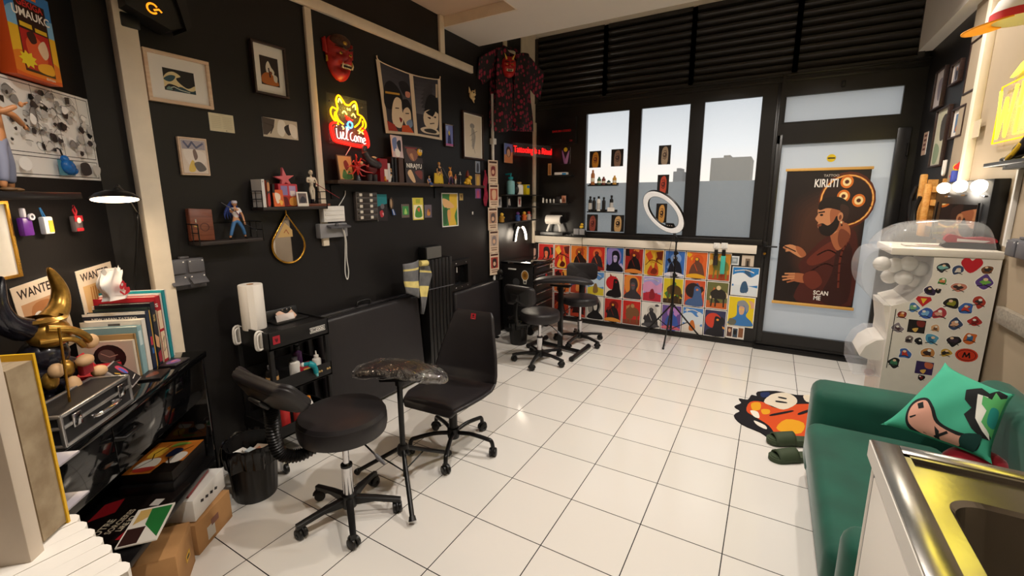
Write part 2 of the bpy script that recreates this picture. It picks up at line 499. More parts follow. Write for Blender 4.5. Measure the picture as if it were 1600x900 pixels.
# glazed door
dz1 = doorp[3]+0.087
f = MB(BLACKFRAME)
dl, dr = 1.075, 2.037
f.b2((dl, T0-0.02, 0.05), (doorp[0], T0+0.06, dz1), bev=0.004); f.b2((doorp[1], T0-0.02, 0.05), (dr, T0+0.06, dz1), bev=0.004)
f.b2((doorp[0], T0-0.02, 0.05), (doorp[1], T0+0.06, doorp[2])); f.b2((doorp[0], T0-0.02, doorp[3]), (doorp[1], T0+0.06, dz1))
f.b2((dl, T0-0.03, 0.05), (dr, T0-0.02, 0.075), bev=0.003)
door = struct(f.build('door_1'))
g = MB(FROSTD); g.face([(doorp[0], T0+0.02, doorp[2]), (doorp[1], T0+0.02, doorp[2]), (doorp[1], T0+0.02, doorp[3]), (doorp[0], T0+0.02, doorp[3])]); g.build('pane', door, fix=False)
hp = ony(1196, 384)
g = MB(SATIN); g.b2((hp.x-0.02, T0-0.028, hp.z-0.11), (hp.x+0.02, T0-0.02, hp.z+0.04), bev=0.004)
g.tube([(hp.x, T0-0.028, hp.z), (hp.x, T0-0.07, hp.z), (hp.x+0.015, T0-0.075, hp.z), (hp.x+0.1, T0-0.075, hp.z)], 0.008)
o = g.build('handle', door); g = MB(GOLD); g.cyl((hp.x, T0-0.036, hp.z-0.075), (hp.x, T0-0.028, hp.z-0.075), 0.012); g.build('lock_cylinder', o)
g = MB(SATIN)
for z in (0.35, 1.15, 1.9): g.cyl((2.028, T0-0.028, z-0.05), (2.028, T0-0.028, z+0.05), 0.01)
g.build('hinge', door)
b = MB(SATIN); b.b2((dl-0.02, T0-0.06, 0), (2.05, T0+0.07, 0.045), bev=0.006); struct(b.build('trim_11'))
b = MB(PLAST); c_ = ony(1318, 130); b.b2((c_.x-0.015, T0-0.03, c_.z-0.03), (c_.x+0.015, T0, c_.z+0.02), bev=0.008); struct(b.build('trim_12'))
# white sill, black skirting under the posters
b = MB(mat('cream_sill', 'ece2d3', 0.45)); b.b2((XL+0.03, T0-0.025, 0.958), (1.0, T0, 1.045), bev=0.003); struct(b.build('trim_13'))
b = MB(BLACKFRAME); b.b2((XL, T0-0.035, 0), (1.06, T0, 0.045), bev=0.004); struct(b.build('baseboard_window'))
b = MB(BLACKFRAME); b.b2((XL+0.03, T0-0.03, 1.046), (1.04, T0, 1.10), bev=0.003); struct(b.build('trim_14'))
# louvre bays
ed = [XL+0.03, wx(946, 110), wx(1083, 80), wx(1247, 60), 2.02]
LOUV = mat('louvre_black_metal', '2b2826', 0.33, noise=0.08, nscale=6)
for i in range(4):
    f = MB(LOUV); x0, x1 = ed[i], ed[i+1]
    f.b2((x0-0.022, T0-0.02, ZT), (x0+0.022, T0+0.05, 3.33)); f.b2((x1-0.022, T0-0.02, ZT), (x1+0.022, T0+0.05, 3.33))
    f.b2((x0+0.022, T0-0.015, 3.30), (x1-0.022, T0+0.05, 3.33)); f.b2((x0+0.022, T0-0.015, ZT), (x1-0.022, T0+0.05, ZT+0.02))
    fr = struct(f.build('trim_%d' % (15+i)))
    s_ = MB(LOUV); n = 10
    for k in range(n):
        z = ZT+0.055+k*(0.645/(n-1))
        s_.prism([(T0-0.006, z+0.026), (T0+0.002, z+0.032), (T0+0.044, z-0.022), (T0+0.038, z-0.030), (T0-0.004, z+0.010)], x0+0.022, x1-0.022, 'x')
    s_.build('slats', fr)
# what stands outside: paving, a boundary wall and two plain blocks against the evening sky
OUT = mat('outdoor_paving', '8b9092', 0.9, noise=0.05)
b = MB(OUT); b.b2((-30, 3.7, -0.2), (30, 60, -0.02)); struct(b.build('ground'))
zb = ony(1100, 283, 9.0).z
b = MB(mat('outdoor_wall', 'a2a7a8', 0.9, noise=0.03)); b.b2((-14, 9.0, -0.02), (8.2, 9.3, zb)); tag(struct(b.build('wall_outdoor')))
A, B_ = ony(1111, 247, 16.0), ony(1171, 283, 16.0)
b = MB(mat('distant_building', 'a89f90', 0.9)); b.b2((A.x, 16, -0.02), (B_.x, 18, A.z), bev=0.02)
b.b2((A.x+.6, 16.3, A.z), (B_.x-.9, 17.5, A.z+.1), bev=0.02)
tag(b.build('building'), 'blurred beige block seen through the frosted pane nearest the door', 'building')
A, B_ = ony(1052, 268, 16.0), ony(1066, 283, 16.0)
b = MB(mat('distant_building_grey', '8f8c88', 0.9)); b.b2((A.x, 16, -0.02), (B_.x, 17, A.z), bev=0.02); b.b2((A.x+.1, 16.1, A.z), (B_.x-.1, 16.9, A.z+0.12))
tag(b.build('building'), 'small blurred grey block seen through the middle frosted pane', 'building')

# ceiling downlights
def downlight(x, y, z, power, where):
    t = thing('ceiling_downlight', 'round recessed ceiling downlight '+where, 'ceiling light', (x, y, z), group='recessed ceiling downlights')
    m = MB(WHITEP); m.lathe([(0.05, 0), (0.055, -0.004), (0.052, -0.008), (0.042, -0.008), (0.038, -0.002)], n=24); m.build('rim', t)
    m = MB(glow('downlight_lens', 'ffe2bd', 12)); m.lathe([(0, -0.003), (0.038, -0.003)], n=20); m.build('lens', t)
    l = bpy.data.lights.new('downlight', 'SPOT'); l.energy = power*LAMP_POWER; l.color = (1.0, 0.915, 0.825)
    l.spot_size = math.radians(150); l.spot_blend = 0.6; l.shadow_soft_size = 0.04
    o = bpy.data.objects.new('lamp', l); COL.objects.link(o); o.parent = t; o.location = (0, 0, -0.02)
for x, y, z, p_, w_ in ((-0.6, 1.05, 3.035, 46, 'in the tan recess over the shell chair'), (0.55, 2.0, 2.95, 42, 'in the middle of the dropped beam'), (1.45, 2.0, 2.95, 34, 'in the dropped beam near the right wall'),
                      (-0.5, -0.35, 3.035, 38, 'in the tan recess over the nearest stool'), (0.9, 0.4, 2.95, 42, 'over the tiles before the sofa'), (0.5, -1.2, 2.95, 40, 'over the sink passage')):
    downlight(x, y, z, p_, w_)
# ================================================================ chairs, stools, stands
def caster(parent, x, y, a, ztop, r=0.026, name='caster'):
    """twin-wheel caster under the end of a leg; a = leg direction"""
    d = Vector((math.cos(a), math.sin(a), 0)); s_ = Vector((-d.y, d.x, 0)); c = Vector((x, y, r))
    m = MB(PLAST)
    m.cyl((x, y, r+0.004), (x, y, ztop), 0.007, n=10)
    for k in range(2): pass
    hood = [(c+d*(math.cos(t)*(r+0.004)) + Vector((0, 0, math.sin(t)*(r+0.004)))) for t in [PI*j/8 for j in range(9)]]
    m.tube(hood, 0.006, n=8)
    o = m.build(name, parent)
    for sg in (-1, 1):
        w = MB(PLAST); q = c+s_*sg*0.013
        w.lathe([(0, -0.009), (r*0.8, -0.009), (r, -0.005), (r, 0.005), (r*0.8, 0.009), (r*0.35, 0.009), (r*0.3, 0.006), (0, 0.006)], n=20, M=Matrix.Translation(q) @ s_.to_track_quat('Z', 'Y').to_matrix().to_4x4())
        w.build('wheel', o)
def star_base(parent, R, phase, hub_z=0.085, w=0.034, mat_=PLAST, tubular=False):
    m = MB(mat_); m.lathe([(0, hub_z-0.035), (0.034, hub_z-0.035), (0.040, hub_z-0.01), (0.036, hub_z+0.03), (0.026, hub_z+0.035), (0, hub_z+0.035)], n=20)
    m.build('hub', parent)
    for k in range(5):
        a = phase+k*2*PI/5; d = Vector((math.cos(a), math.sin(a), 0)); s_ = Vector((-d.y, d.x, 0))
        m = MB(mat_)
        if tubular:
            m.tube(smooth_path([d*0.03+Vector((0, 0, hub_z)), d*0.12+Vector((0, 0, hub_z+0.008)), d*(R-0.04)+Vector((0, 0, hub_z-0.004)), d*(R-0.01)+Vector((0, 0, hub_z-0.014)), d*R+Vector((0, 0, 0.052))], 6), 0.0125, n=10)
        else:
            prof = [(0.028, hub_z-0.022, hub_z+0.020, w/2), (R*0.55, hub_z-0.012, hub_z+0.010, w*0.45), (R*0.93, hub_z-0.026, hub_z-0.004, w*0.40), (R+0.018, 0.050, hub_z-0.010, w*0.36)]
            rings = []
            for r_, z0, z1, hw in prof:
                rings.append([m.bm.verts.new(d*r_+s_*sx_*hw+Vector((0, 0, zz))) for sx_, zz in ((-1, z0), (1, z0), (1, z1-0.004), (0.6, z1), (-0.6, z1), (-1, z1-0.004))])
            for A_, B_ in zip(rings, rings[1:]):
                for j in range(6): m.bm.faces.new([A_[j], A_[(j+1) % 6], B_[(j+1) % 6], B_[j]])
            m.bm.faces.new(rings[0]); m.bm.faces.new(rings[-1])
        m.build('leg', parent)
        caster(parent, d.x*R, d.y*R, a+0.7+k*1.1, 0.054)
def cushion(b, r, z0, z1):
    h = z1-z0
    b.lathe([(0, z0), (r*0.86, z0), (r*0.97, z0+h*0.08), (r, z0+h*0.3), (r*0.995, z0+h*0.62), (r*0.975, z0+h*0.72), (r*0.985, z0+h*0.76), (r*0.94, z0+h*0.90), (r*0.82, z0+h*0.965), (r*0.5, z1), (0, z1+0.002)], n=48)
def pad_mesh(b, w, h, t, r=0.04, n=6, bow=0.03):
    """rounded upholstered slab in x (width) / z (height), thickness along y, bowed across its width"""
    out = []
    for cx_, cz_, a0 in ((w/2-r, h/2-r, 0), (-w/2+r, h/2-r, PI/2), (-w/2+r, -h/2+r, PI), (w/2-r, -h/2+r, 3*PI/2)):
        out += [(cx_+r*math.cos(a0+PI/2*j/n), cz_+r*math.sin(a0+PI/2*j/n)) for j in range(n+1)]
    lay = [(0.90, -t/2), (0.975, -t*0.40), (1.0, -t*0.15), (0.985, 0.0), (1.0, t*0.15), (0.975, t*0.40), (0.88, t/2)]
    rings = [[b.bm.verts.new((x*k, y+bow*(x*k/(w/2))**2, z*(1-(1-k)*w/h*0.6 if k < 1 else 1))) for x, z in out] for k, y in lay]
    N = len(out); fs = []
    for A_, B_ in zip(rings, rings[1:]):
        for j in range(N): fs.append(b.bm.faces.new([A_[j], A_[(j+1) % N], B_[(j+1) % N], B_[j]]))
    for R_, y in ((rings[0], lay[0]), (rings[-1], lay[-1])):
        c = b.bm.verts.new((0, y[1], 0))
        # inner ring keeps the face curved
        I = [b.bm.verts.new((v.co.x*0.5, y[1]*1.06+bow*(v.co.x*0.5/(w/2))**2, v.co.z*0.5)) for v in R_]
        for j in range(N):
            fs.append(b.bm.faces.new([R_[j], R_[(j+1) % N], I[(j+1) % N], I[j]])); fs.append(b.bm.faces.new([I[j], I[(j+1) % N], c]))
    b._mark(fs, True)
def stool(name, label, x, y, rz, phase, R, seat_r, seat_z, thick, style, group=None):
    t = thing(name, label, 'stool', (x, y, 0), rz, group)
    star_base(t, R, phase-rz)
    m = MB(CHROME); m.cyl((0, 0, 0.12), (0, 0, seat_z*0.47), 0.025, n=24); m.build('column_sleeve', t)
    m = MB(PLAST); m.cyl((0, 0, seat_z*0.47), (0, 0, seat_z*0.47+0.012), 0.027, n=24); m.build('collar', t)
    m = MB(CHROME); m.cyl((0, 0, seat_z*0.47+0.012), (0, 0, seat_z-thick), 0.0145, n=20); m.build('gas_column', t)
    m = MB(LEATHER); cushion(m, seat_r, seat_z-thick, seat_z); m.build('seat', t)
    m = MB(PLAST); m.box((0, 0, seat_z-thick-0.008), (0.15, 0.15, 0.014), bev=0.004); m.build('mounting_plate', t)
    m = MB(PLAST); e = Vector((0.17, 0.10, seat_z-thick-0.085)); m.tube([(0.02, 0.01, seat_z-thick-0.015), (0.1, 0.06, seat_z-thick-0.035), tuple(e)], 0.004, n=8)
    l = m.build('height_lever', t)
    m = MB(GREYP); m.tube([tuple(e-Vector((0.012, 0.008, -0.014))), tuple(e), tuple(e+Vector((0.03, 0.018, -0.025)))], [0.007, 0.011, 0.006], n=10); m.build('knob', l)
    if style == 'gaiter':
        path = smooth_path([(0, -0.10, seat_z-thick-0.02), (0, -0.19, seat_z-thick-0.05), (0, -0.262, seat_z-thick-0.02), (0, -0.285, seat_z-thick+0.06), (0, -0.285, seat_z+0.04), (0, -0.285, seat_z+0.10)], 14)
        rr = [0.027+0.0035*(1 if i % 2 else -1) for i in range(len(path))]
        m = MB(PLAST); m.tube(path, rr, n=20); m.build('corrugated_gaiter', t)
        zc, yc, tilt, w_, h_ = seat_z+0.15, -0.30, 0.70, 0.40, 0.18
    elif style == 'bracket':
        zc0 = seat_z+(0.22 if 'poster wall' in label else 0.15)
        m = MB(PLAST)
        m.grid(lambda u, v: (lambda q: (q[0]+(v-0.5)*(0.062 if u > .25 else .07), q[1], q[2]))(((0,) + ((-0.05-u*4*0.19, seat_z-thick-0.02+0.0) if u < .25 else (-0.24-0.02*math.sin((u-.25)/.75*PI), seat_z-thick-0.02+(u-.25)/.75*(zc0-seat_z+thick)))) ), 16, 2)
        o = m.build('back_bracket', t); so = o.modifiers.new('thick', 'SOLIDIFY'); so.thickness = 0.014
        m = MB(PLAST); m.cyl((-0.05, -0.262, zc0-.02), (0.05, -0.262, zc0-.02), 0.014, n=14); m.build('pivot', t)
        zc, yc, tilt, w_, h_ = seat_z+(0.22 if 'poster wall' in label else 0.15), -0.235, 0.12, 0.33, 0.18
    # backrest pad: leather face, moulded back shell
    Rm = Euler((tilt, 0, 0.38 if style == 'gaiter' else 0.45 if 'small bin' in label else 0)).to_matrix().to_4x4()
    m = MB(LEATHER); pad_mesh(m, w_, h_, 0.05, r=0.05, bow=0.045)
    bmesh.ops.transform(m.bm, matrix=Matrix.Translation((0, yc, zc)) @ Rm, verts=m.bm.verts)
    bo = m.build('backrest', t)
    m = MB(PLAST); pad_mesh(m, w_*0.9, h_*0.86, 0.02, r=0.045, bow=0.05)
    m.box((0, -0.014, 0), (0.09, 0.016, 0.06), bev=0.006)
    bmesh.ops.transform(m.bm, matrix=Matrix.Translation((0, yc, zc)) @ Rm @ Matrix.Translation((0, -0.024, 0)), verts=m.bm.verts)
    m.build('back_shell', bo)
    return t
stool('drawing_stool', 'black round stool with a corrugated back arm, nearest the camera', -0.54, -0.29, math.radians(-24), math.radians(-36), 0.225, 0.20, 0.555, 0.115, 'gaiter')
stool('drawing_stool', 'black round stool seen from behind its backrest, beside the small bin', -0.665, 1.995, math.radians(-34), math.radians(-8), 0.24, 0.185, 0.50, 0.10, 'bracket')
stool('drawing_stool', 'black round stool with its backrest against the poster wall', -0.55, 2.70, math.radians(-162), math.radians(-22), 0.25, 0.185, 0.51, 0.085, 'bracket')

# shell chair
t = thing('shell_chair', 'black moulded shell chair on a five arm base with a red sticker on its back', 'chair', (-0.465, 0.43, 0), math.radians(180+4))
star_base(t, 0.262, math.radians(-62)-math.radians(184), 0.105, mat_=SATIN, tubular=True)
m = MB(SATIN); m.cyl((0, 0, 0.12), (0, 0, 0.30), 0.026, n=20); m.build('column', t)
m = MB(SATIN); m.box((0, 0, 0.305), (0.2, 0.22, 0.02), bev=0.005); m.tube([(0.1, 0.05, 0.305), (0.2, 0.08, 0.295)], 0.006); m.tube([(0.2, 0.08, 0.295), (0.235, 0.09, 0.29)], 0.010); m.build('seat_plate', t)
def shell_pt(u, v):
    # u along the spine 0 front .. 1 top of back, v across -1..1 ; chair faces +y
    sp = [(0.245, 0.345), (0.225, 0.375), (0.15, 0.378), (0.02, 0.362), (-0.09, 0.352), (-0.165, 0.375), (-0.20, 0.44), (-0.225, 0.55), (-0.25, 0.68), (-0.272, 0.775), (-0.282, 0.805)]
    wd = [0.155, 0.185, 0.215, 0.228, 0.232, 0.232, 0.228, 0.208, 0.172, 0.148, 0.125]
    dish = [0.0, 0.005, 0.012, 0.022, 0.034, 0.05, 0.055, 0.045, 0.03, 0.015, 0.004]
    k = u*(len(sp)-1); i = min(int(k), len(sp)-2); f = k-i; f = f*f*(3-2*f)*0.35+f*0.65
    y = sp[i][0]*(1-f)+sp[i+1][0]*f; z = sp[i][1]*(1-f)+sp[i+1][1]*f; w = wd[i]*(1-f)+wd[i+1]*f; dd = dish[i]*(1-f)+dish[i+1]*f
    ty = sp[i+1][0]-sp[i][0]; tz = sp[i+1][1]-sp[i][1]; L = math.hypot(ty, tz); ny, nz = tz/L, -ty/L     # towards the sitter
    e = abs(v)**2.4*dd
    return (v*w, y+ny*e, z+nz*e)
m = MB(LEATHER); m.grid(lambda a, c: shell_pt(a, c*2-1), 40, 20)
o = m.build('shell', t, sharp=60); so = o.modifiers.new('thick', 'SOLIDIFY'); so.thickness = 0.022; so.offset = 0; bv = o.modifiers.new('soft', 'SUBSURF'); bv.levels = 1; bv.render_levels = 1
m = MB(LEATHER)
def seat_pad(a, c):
    u = 0.05+a*0.40; v = (c*2-1)*0.88; p = shell_pt(u, v); e = max(0, 1-abs((a*2-1))**4)*max(0, 1-abs(v/0.88)**4)
    return (p[0], p[1], p[2]+0.013+0.022*e)
m.grid(seat_pad, 16, 16); m.build('seat_cushion', t, sharp=60)
p = shell_pt(0.93, 0)
b = MB(ink('b5202c')); b.box((0, 0, 0), (0.036, 0.001, 0.036)); draw(b, [('e', '2a1014', .5, .36, .2, .2), ('r', '2a1014', .22, .66, .78, .8), ('r', 'c9a7a2', .3, .86, .7, .9)], 0.036, 0.036, y=-0.0006)
o = b.build('red_sticker', t, loc=(0, p[1]+0.015, p[2]-0.01), rot=(math.radians(-14), 0, PI), fix=False); o['label'] = 'small red square sticker'

# arm rest stands
PLASTICWRAP = mat('clear_cling_film', 'ffffff', 0.08, trans=1.0, ior=1.25)
t = thing('armrest_stand', 'black armrest stand with its pad wrapped in clear film, between stool and shell chair', 'armrest stand', (-0.46, 0.0, 0))
feet = [onz(645, 820)-Vector((-.46, 0, 0)), onz(702, 713)-Vector((-.46, 0, 0)), Vector((-0.30, -0.06, 0))]
m = MB(SATIN); m.cyl((0, 0, 0.20), (0, 0, 0.615), 0.0145, n=18); m.build('pole', t)
m = MB(PLAST); m.lathe([(0, 0.19), (0.024, 0.19), (0.03, 0.2), (0.03, 0.235), (0.024, 0.245), (0, 0.245)], n=18); m.tube([(0.03, 0, 0.22), (0.06, -0.02, 0.22)], 0.008); m.build('clamp_hub', t)
for f_ in feet:
    d = Vector((f_.x, f_.y, 0)); s_ = d.normalized()
    m = MB(SATIN); m.tube([s_*0.02+Vector((0, 0, 0.222)), d*0.97+Vector((0, 0, 0.03))], 0.0115, n=12); lg = m.build('leg', t)
    m = MB(PLAST); m.tube([d*0.95+Vector((0, 0, 0.036)), d+Vector((0, 0, 0.019))], [0.0145, 0.019], n=12); m.build('rubber_foot', lg)
    m = MB(SATIN); m.tube([(0, 0, 0.09), tuple(d*0.42+Vector((0, 0, 0.14)))], 0.004, n=6); m.build('brace', t)
m = MB(SATIN); m.cyl((0, 0, 0.06), (0, 0, 0.2), 0.006, n=8); m.build('inner_rod', t)
m = MB(SATIN); m.box((0.01, 0, 0.622), (0.2, 0.08, 0.02), rot=(0, -0.06, math.radians(25)), bev=0.005); m.cyl((0, 0, 0.58), (0, 0, 0.62), 0.022); m.build('pad_plate', t)
def arm_pad(L, Wd, H, bend, puff=1.0, n=28, k=20):
    def fn(a, c):
        x = (a-0.5)*L; q = 2*PI*c; e = max(0.0, 1-abs(2*a-1)**5)**0.5*0.96+0.04
        yy = Wd/2*math.copysign(abs(math.cos(q))**0.55, math.cos(q))*e*(1-0.16*(2*a-1)*abs(2*a-1)); zz = H/2*math.copysign(abs(math.sin(q))**0.7, math.sin(q))*e
        return (x, yy*puff, zz*puff+bend*(1-(2*a-1)**2))
    return fn
T_ = Matrix.Translation((0.04, -0.03, 0.648)) @ Euler((0.0, 0.05, math.radians(25))).to_matrix().to_4x4()
m = MB(LEATHER); m.grid(arm_pad(0.46, 0.155, 0.055, 0.035), 28, 20); bmesh.ops.transform(m.bm, matrix=T_, verts=m.bm.verts); pad = m.build('arm_pad', t, sharp=70)
WR = bpy.data.materials.new('clear_wrap'); WR.use_nodes = True; tr = WR.node_tree; tr.nodes.remove(tr.nodes['Principled BSDF'])
pb = tr.nodes.new('ShaderNodeBsdfGlossy'); pb.inputs['Roughness'].default_value = 0.06; tp_ = tr.nodes.new('ShaderNodeBsdfTransparent'); mx_ = tr.nodes.new('ShaderNodeMixShader'); mx_.inputs[0].default_value = 0.26
tr.links.new(tp_.outputs[0], mx_.inputs[1]); tr.links.new(pb.outputs[0], mx_.inputs[2]); tr.links.new(mx_.outputs[0], tr.nodes['Material Output'].inputs[0])
g_ = tr.nodes.new('ShaderNodeTexCoord'); mp_ = tr.nodes.new('ShaderNodeMapping'); mp_.inputs['Scale'].default_value = (5, 22, 14)
n_ = tr.nodes.new('ShaderNodeTexNoise'); n_.inputs['Scale'].default_value = 1.6; n_.inputs['Detail'].default_value = 3; n_.inputs['Distortion'].default_value = 1.6
bp_ = tr.nodes.new('ShaderNodeBump'); bp_.inputs['Strength'].default_value = 1.0; bp_.inputs['Distance'].default_value = 0.02
tr.links.new(g_.outputs['Object'], mp_.inputs[0]); tr.links.new(mp_.outputs[0], n_.inputs['Vector']); tr.links.new(n_.outputs['Fac'], bp_.inputs['Height']); tr.links.new(bp_.outputs[0], pb.inputs['Normal'])
rw = random.Random(3)
def wrapf(a, c):
    x, y, z = arm_pad(0.485, 0.163, 0.062, 0.035, 1.03)(a, c)
    w_ = 0.0035*math.sin(a*31+c*9)+0.003*math.sin(a*17-c*23)+0.002*math.sin(c*60+a*50)
    return (x, y*(1+w_*4), z+w_)
m = MB(WR); m.grid(wrapf, 46, 30); bmesh.ops.transform(m.bm, matrix=T_, verts=m.bm.verts); o = m.build('clear_film_wrap', pad, sharp=80); o['label'] = 'crinkled clear plastic film'

P2 = onz(875, 546)
t = thing('armrest_stand', 'black armrest stand on two floor bars between the two far stools', 'armrest stand', (P2.x, P2.y, 0))
m = MB(SATIN); m.b2((-0.022, -0.022, 0.03), (0.022, 0.022, 0.66), bev=0.004); m.build('post', t)
bA, bB = onz(893, 565)-Vector((P2.x, P2.y, 0)), onz(919, 545)-Vector((P2.x, P2.y, 0))
cA, cB = onz(826, 544)-Vector((P2.x, P2.y, 0)), onz(853, 531)-Vector((P2.x, P2.y, 0))
m = MB(SATIN); m.tube([(bA+bB)/2+Vector((0, 0, 0.032)), (cA+cB)/2+Vector((0, 0, 0.032))], 0.02, n=4); m.build('cross_bar', t)
for p_, q_ in ((bA, bB), (cA, cB)):
    m = MB(SATIN); m.tube([p_+Vector((0, 0, 0.026)), q_+Vector((0, 0, 0.026))], 0.022, n=12); fb = m.build('floor_bar', t)
    for e_ in (p_, q_):
        m = MB(PLAST); d = (q_-p_).normalized(); m.tube([e_-d*0.012+Vector((0, 0, 0.026)), e_+d*0.012+Vector((0, 0, 0.026))], 0.025, n=14); m.build('end_cap', fb)
m = MB(SATIN); m.box((0, 0, 0.662), (0.2, 0.09, 0.018), bev=0.004); m.build('pad_plate', t)
m = MB(LEATHER); m.grid(arm_pad(0.60, 0.20, 0.06, 0.03), 28, 20); bmesh.ops.transform(m.bm, matrix=Matrix.Translation((0.02, 0.0, 0.695)) @ Euler((0, 0, math.radians(18))).to_matrix().to_4x4(), verts=m.bm.verts); m.build('arm_pad', t, sharp=70)
m = MB(PLAST); m.tube([(0.022, -0.01, 0.42), (0.09, -0.06, 0.40)], 0.005); m.sph((0.095, -0.064, 0.398), 0.011); m.build('clamp_knob', t)

# ring light
t = thing('ring_light', 'round white ring light tilted on a thin black tripod before the posters', 'ring light', (0.28, 3.2, 0))
m = MB(SATIN); m.cyl((0, 0, 0.10), (0, 0, 0.72), 0.011, n=14); m.cyl((0, 0, 0.72), (0, 0, 1.10), 0.008, n=14); m.build('pole', t)
for z in (0.40, 0.72, 0.95):
    m = MB(PLAST); m.cyl((0, 0, z-0.02), (0, 0, z+0.02), 0.017, n=14); m.sph((0.022, -0.005, z), 0.011); m.build('clamp', t)
for u, v in ((1036, 546), (1007, 519), (1108, 531)):
    f_ = onz(u, v)-Vector((0.28, 3.2, 0)); d = Vector((f_.x, f_.y, 0))
    if d.length > 0.36: d = d.normalized()*0.36
    m = MB(SATIN); m.tube([d.normalized()*0.014+Vector((0, 0, 0.40)), d+Vector((0, 0, 0.012))], 0.0085, n=10); lg = m.build('leg', t)
    m = MB(PLAST); m.sph(d+Vector((0, 0, 0.012)), 0.0125, n=10); m.build('rubber_foot', lg)
    m = MB(SATIN); m.tube([(0, 0, 0.14), tuple(d*0.5+Vector((0, 0, 0.205)))], 0.005, n=6); m.build('brace', t)
rc_ = ony(1036, 332, 3.17); vw = (rc_-CAM).normalized(); r1_ = vw.cross(Vector((0, 0, 1))).normalized(); d1_ = vw.cross(r1_)
nrm = (-vw*0.53-r1_*0.62+d1_*0.58).normalized()
M_ = Matrix.Translation(rc_-Vector((0.28, 3.2, 0))) @ nrm.to_track_quat('Z', 'Y').to_matrix().to_4x4()
RO, RI = 0.258, 0.196
m = MB(PLAST); m.lathe([(RI, -0.012), (RI, 0.004), (RI-0.003, 0.004), (RI-0.004, -0.016), (RI+0.02, -0.028), (RO-0.02, -0.028), (RO+0.004, -0.016), (RO+0.003, 0.004), (RO, 0.004), (RO, -0.012)], n=64, M=M_); hs = m.build('ring_housing', t)
m = MB(mat('ring_diffuser', 'f2efe9', 0.5, emit=0.35, ecol='fff6ec')); m.lathe([(RI, 0.002), (RI+0.006, 0.008), (RO-0.006, 0.008), (RO, 0.002), (RO-0.004, -0.01), (RI+0.004, -0.01), (RI, 0.002)], n=64, M=M_); m.build('ring_diffuser', hs)  # ring is switched off; faint emission added to brighten its white face
dnl = M_.inverted().to_3x3() @ Vector((0, 0, -1)); dnl.z = 0; dnl.normalize()
m = MB(PLAST); pos = dnl*(RI-0.03); m.box((pos.x, pos.y, -0.012), (0.12, 0.05, 0.018), rot=(0, 0, math.atan2(dnl.y, dnl.x)+PI/2), bev=0.008)
m.use(WHITEP)
for k in (-1, 0, 1):
    q_ = pos+Vector((-dnl.y, dnl.x, 0))*k*0.032; m.cyl((q_.x, q_.y, -0.004), (q_.x, q_.y, -0.0015), 0.006, n=12)
bmesh.ops.transform(m.bm, matrix=M_, verts=m.bm.verts); m.build('control_panel', hs)
base = M_ @ Vector((dnl.x*(RO+0.004), dnl.y*(RO+0.004), -0.014))
m = MB(PLAST); m.tube([(0, 0, 1.06), (0, 0, 1.10), tuple(base)], [0.014, 0.016, 0.012], n=12); m.build('ball_joint', t)
m = MB(PLAST); m.tube(smooth_path([tuple(base), (-0.05, -0.02, 1.04), (-0.06, -0.02, 0.9), (-0.03, -0.01, 0.72), (-0.015, -0.01, 0.45)], 6), 0.0022, n=6); m.build('cable', t)
# ================================================================ along the left wall, on the floor
# folded massage couches leaning on the wall
def couch(label, y0, y1, z1, xb, xt, handle):
    t = thing('folding_massage_couch', label, 'massage table', (xb, (y0+y1)/2, 0))
    L = y1-y0; a = math.atan2(xb-xt, z1); H = math.hypot(z1, xb-xt)
    R_ = Matrix.Rotation(-a, 4, 'Y')
    def put(m): bmesh.ops.transform(m.bm, matrix=R_, verts=m.bm.verts); return m
    m = MB(LEATHER); m.box((-0.035, 0, H/2+0.012), (0.06, L, H-0.024), bev=0.028, seg=4, smooth=True); put(m).build('padded_top', t)
    m = MB(SATIN); m.box((-0.077, 0, H/2), (0.02, L-0.01, H), bev=0.003); put(m).build('frame', t)
    if handle:
        m = MB(LEATHER); m.box((-0.108, -0.04, H/2+0.03), (0.036, L-0.02, H-0.03), bev=0.012); put(m).build('second_half', t)
        m = MB(PLAST); m.tube(smooth_path([(-0.08, -0.09, H+0.012), (-0.08, -0.08, H+0.045), (-0.08, 0.02, H+0.045), (-0.08, 0.03, H+0.012)], 5), 0.008); put(m).build('handle', t)
    for sy in (-1, 1):
        m = MB(PLAST); m.box((-0.04, sy*(L/2-0.06), 0.006), (0.05, 0.05, 0.012), bev=0.003); m.build('corner_guard', t)
couch('folded black massage couch leaning on the wall beside the trolley', 0.20, 1.15, 0.735, -1.30, -1.355, True)
couch('folded black massage couch leaning on the wall behind the small bin', 1.68, 2.46, 0.64, -1.36, -1.39, False)
# ribbed black panel stack, speaker and pouch
t = thing('folding_screen', 'tall ribbed black folding screen standing between the two massage couches', 'screen', (-1.425, 1.45, 0))
for k in range(7):
    m = MB(PLAST); m.box((0.0, -0.145+k*0.048, 0.5), (0.11, 0.040, 0.995), bev=0.006); m.build('leaf', t)
m = MB(PLAST); m.box((-0.045, 0, 0.5), (0.012, 0.33, 0.98)); m.build('backing', t)
m = MB(GREYP); m.tube([(0.057, -0.17, 0.745), (0.057, 0.17, 0.735)], 0.004, n=6); m.build('tie_cord', t)
t = thing('loudspeaker', 'small grey box speaker on top of the ribbed black screen', 'speaker', (-1.425, 1.385, 0.999), 0.0)
m = MB(PLAST); m.box((-0.005, 0, 0.055), (0.09, 0.20, 0.108), bev=0.012); m.build('housing', t)
m = MB(mat('speaker_cloth', '5b5955', 0.9, bump=0.5, bscale=900)); m.box((0.043, 0, 0.055), (0.012, 0.19, 0.10), bev=0.005); m.build('grille', t)
CLOTHG = mat('grey_pouch_cloth', '6a6a6c', 0.85, noise=0.25, nscale=14); CLOTHY = mat('pale_yellow_cloth', 'd8c77c', 0.8, noise=0.15, nscale=20)
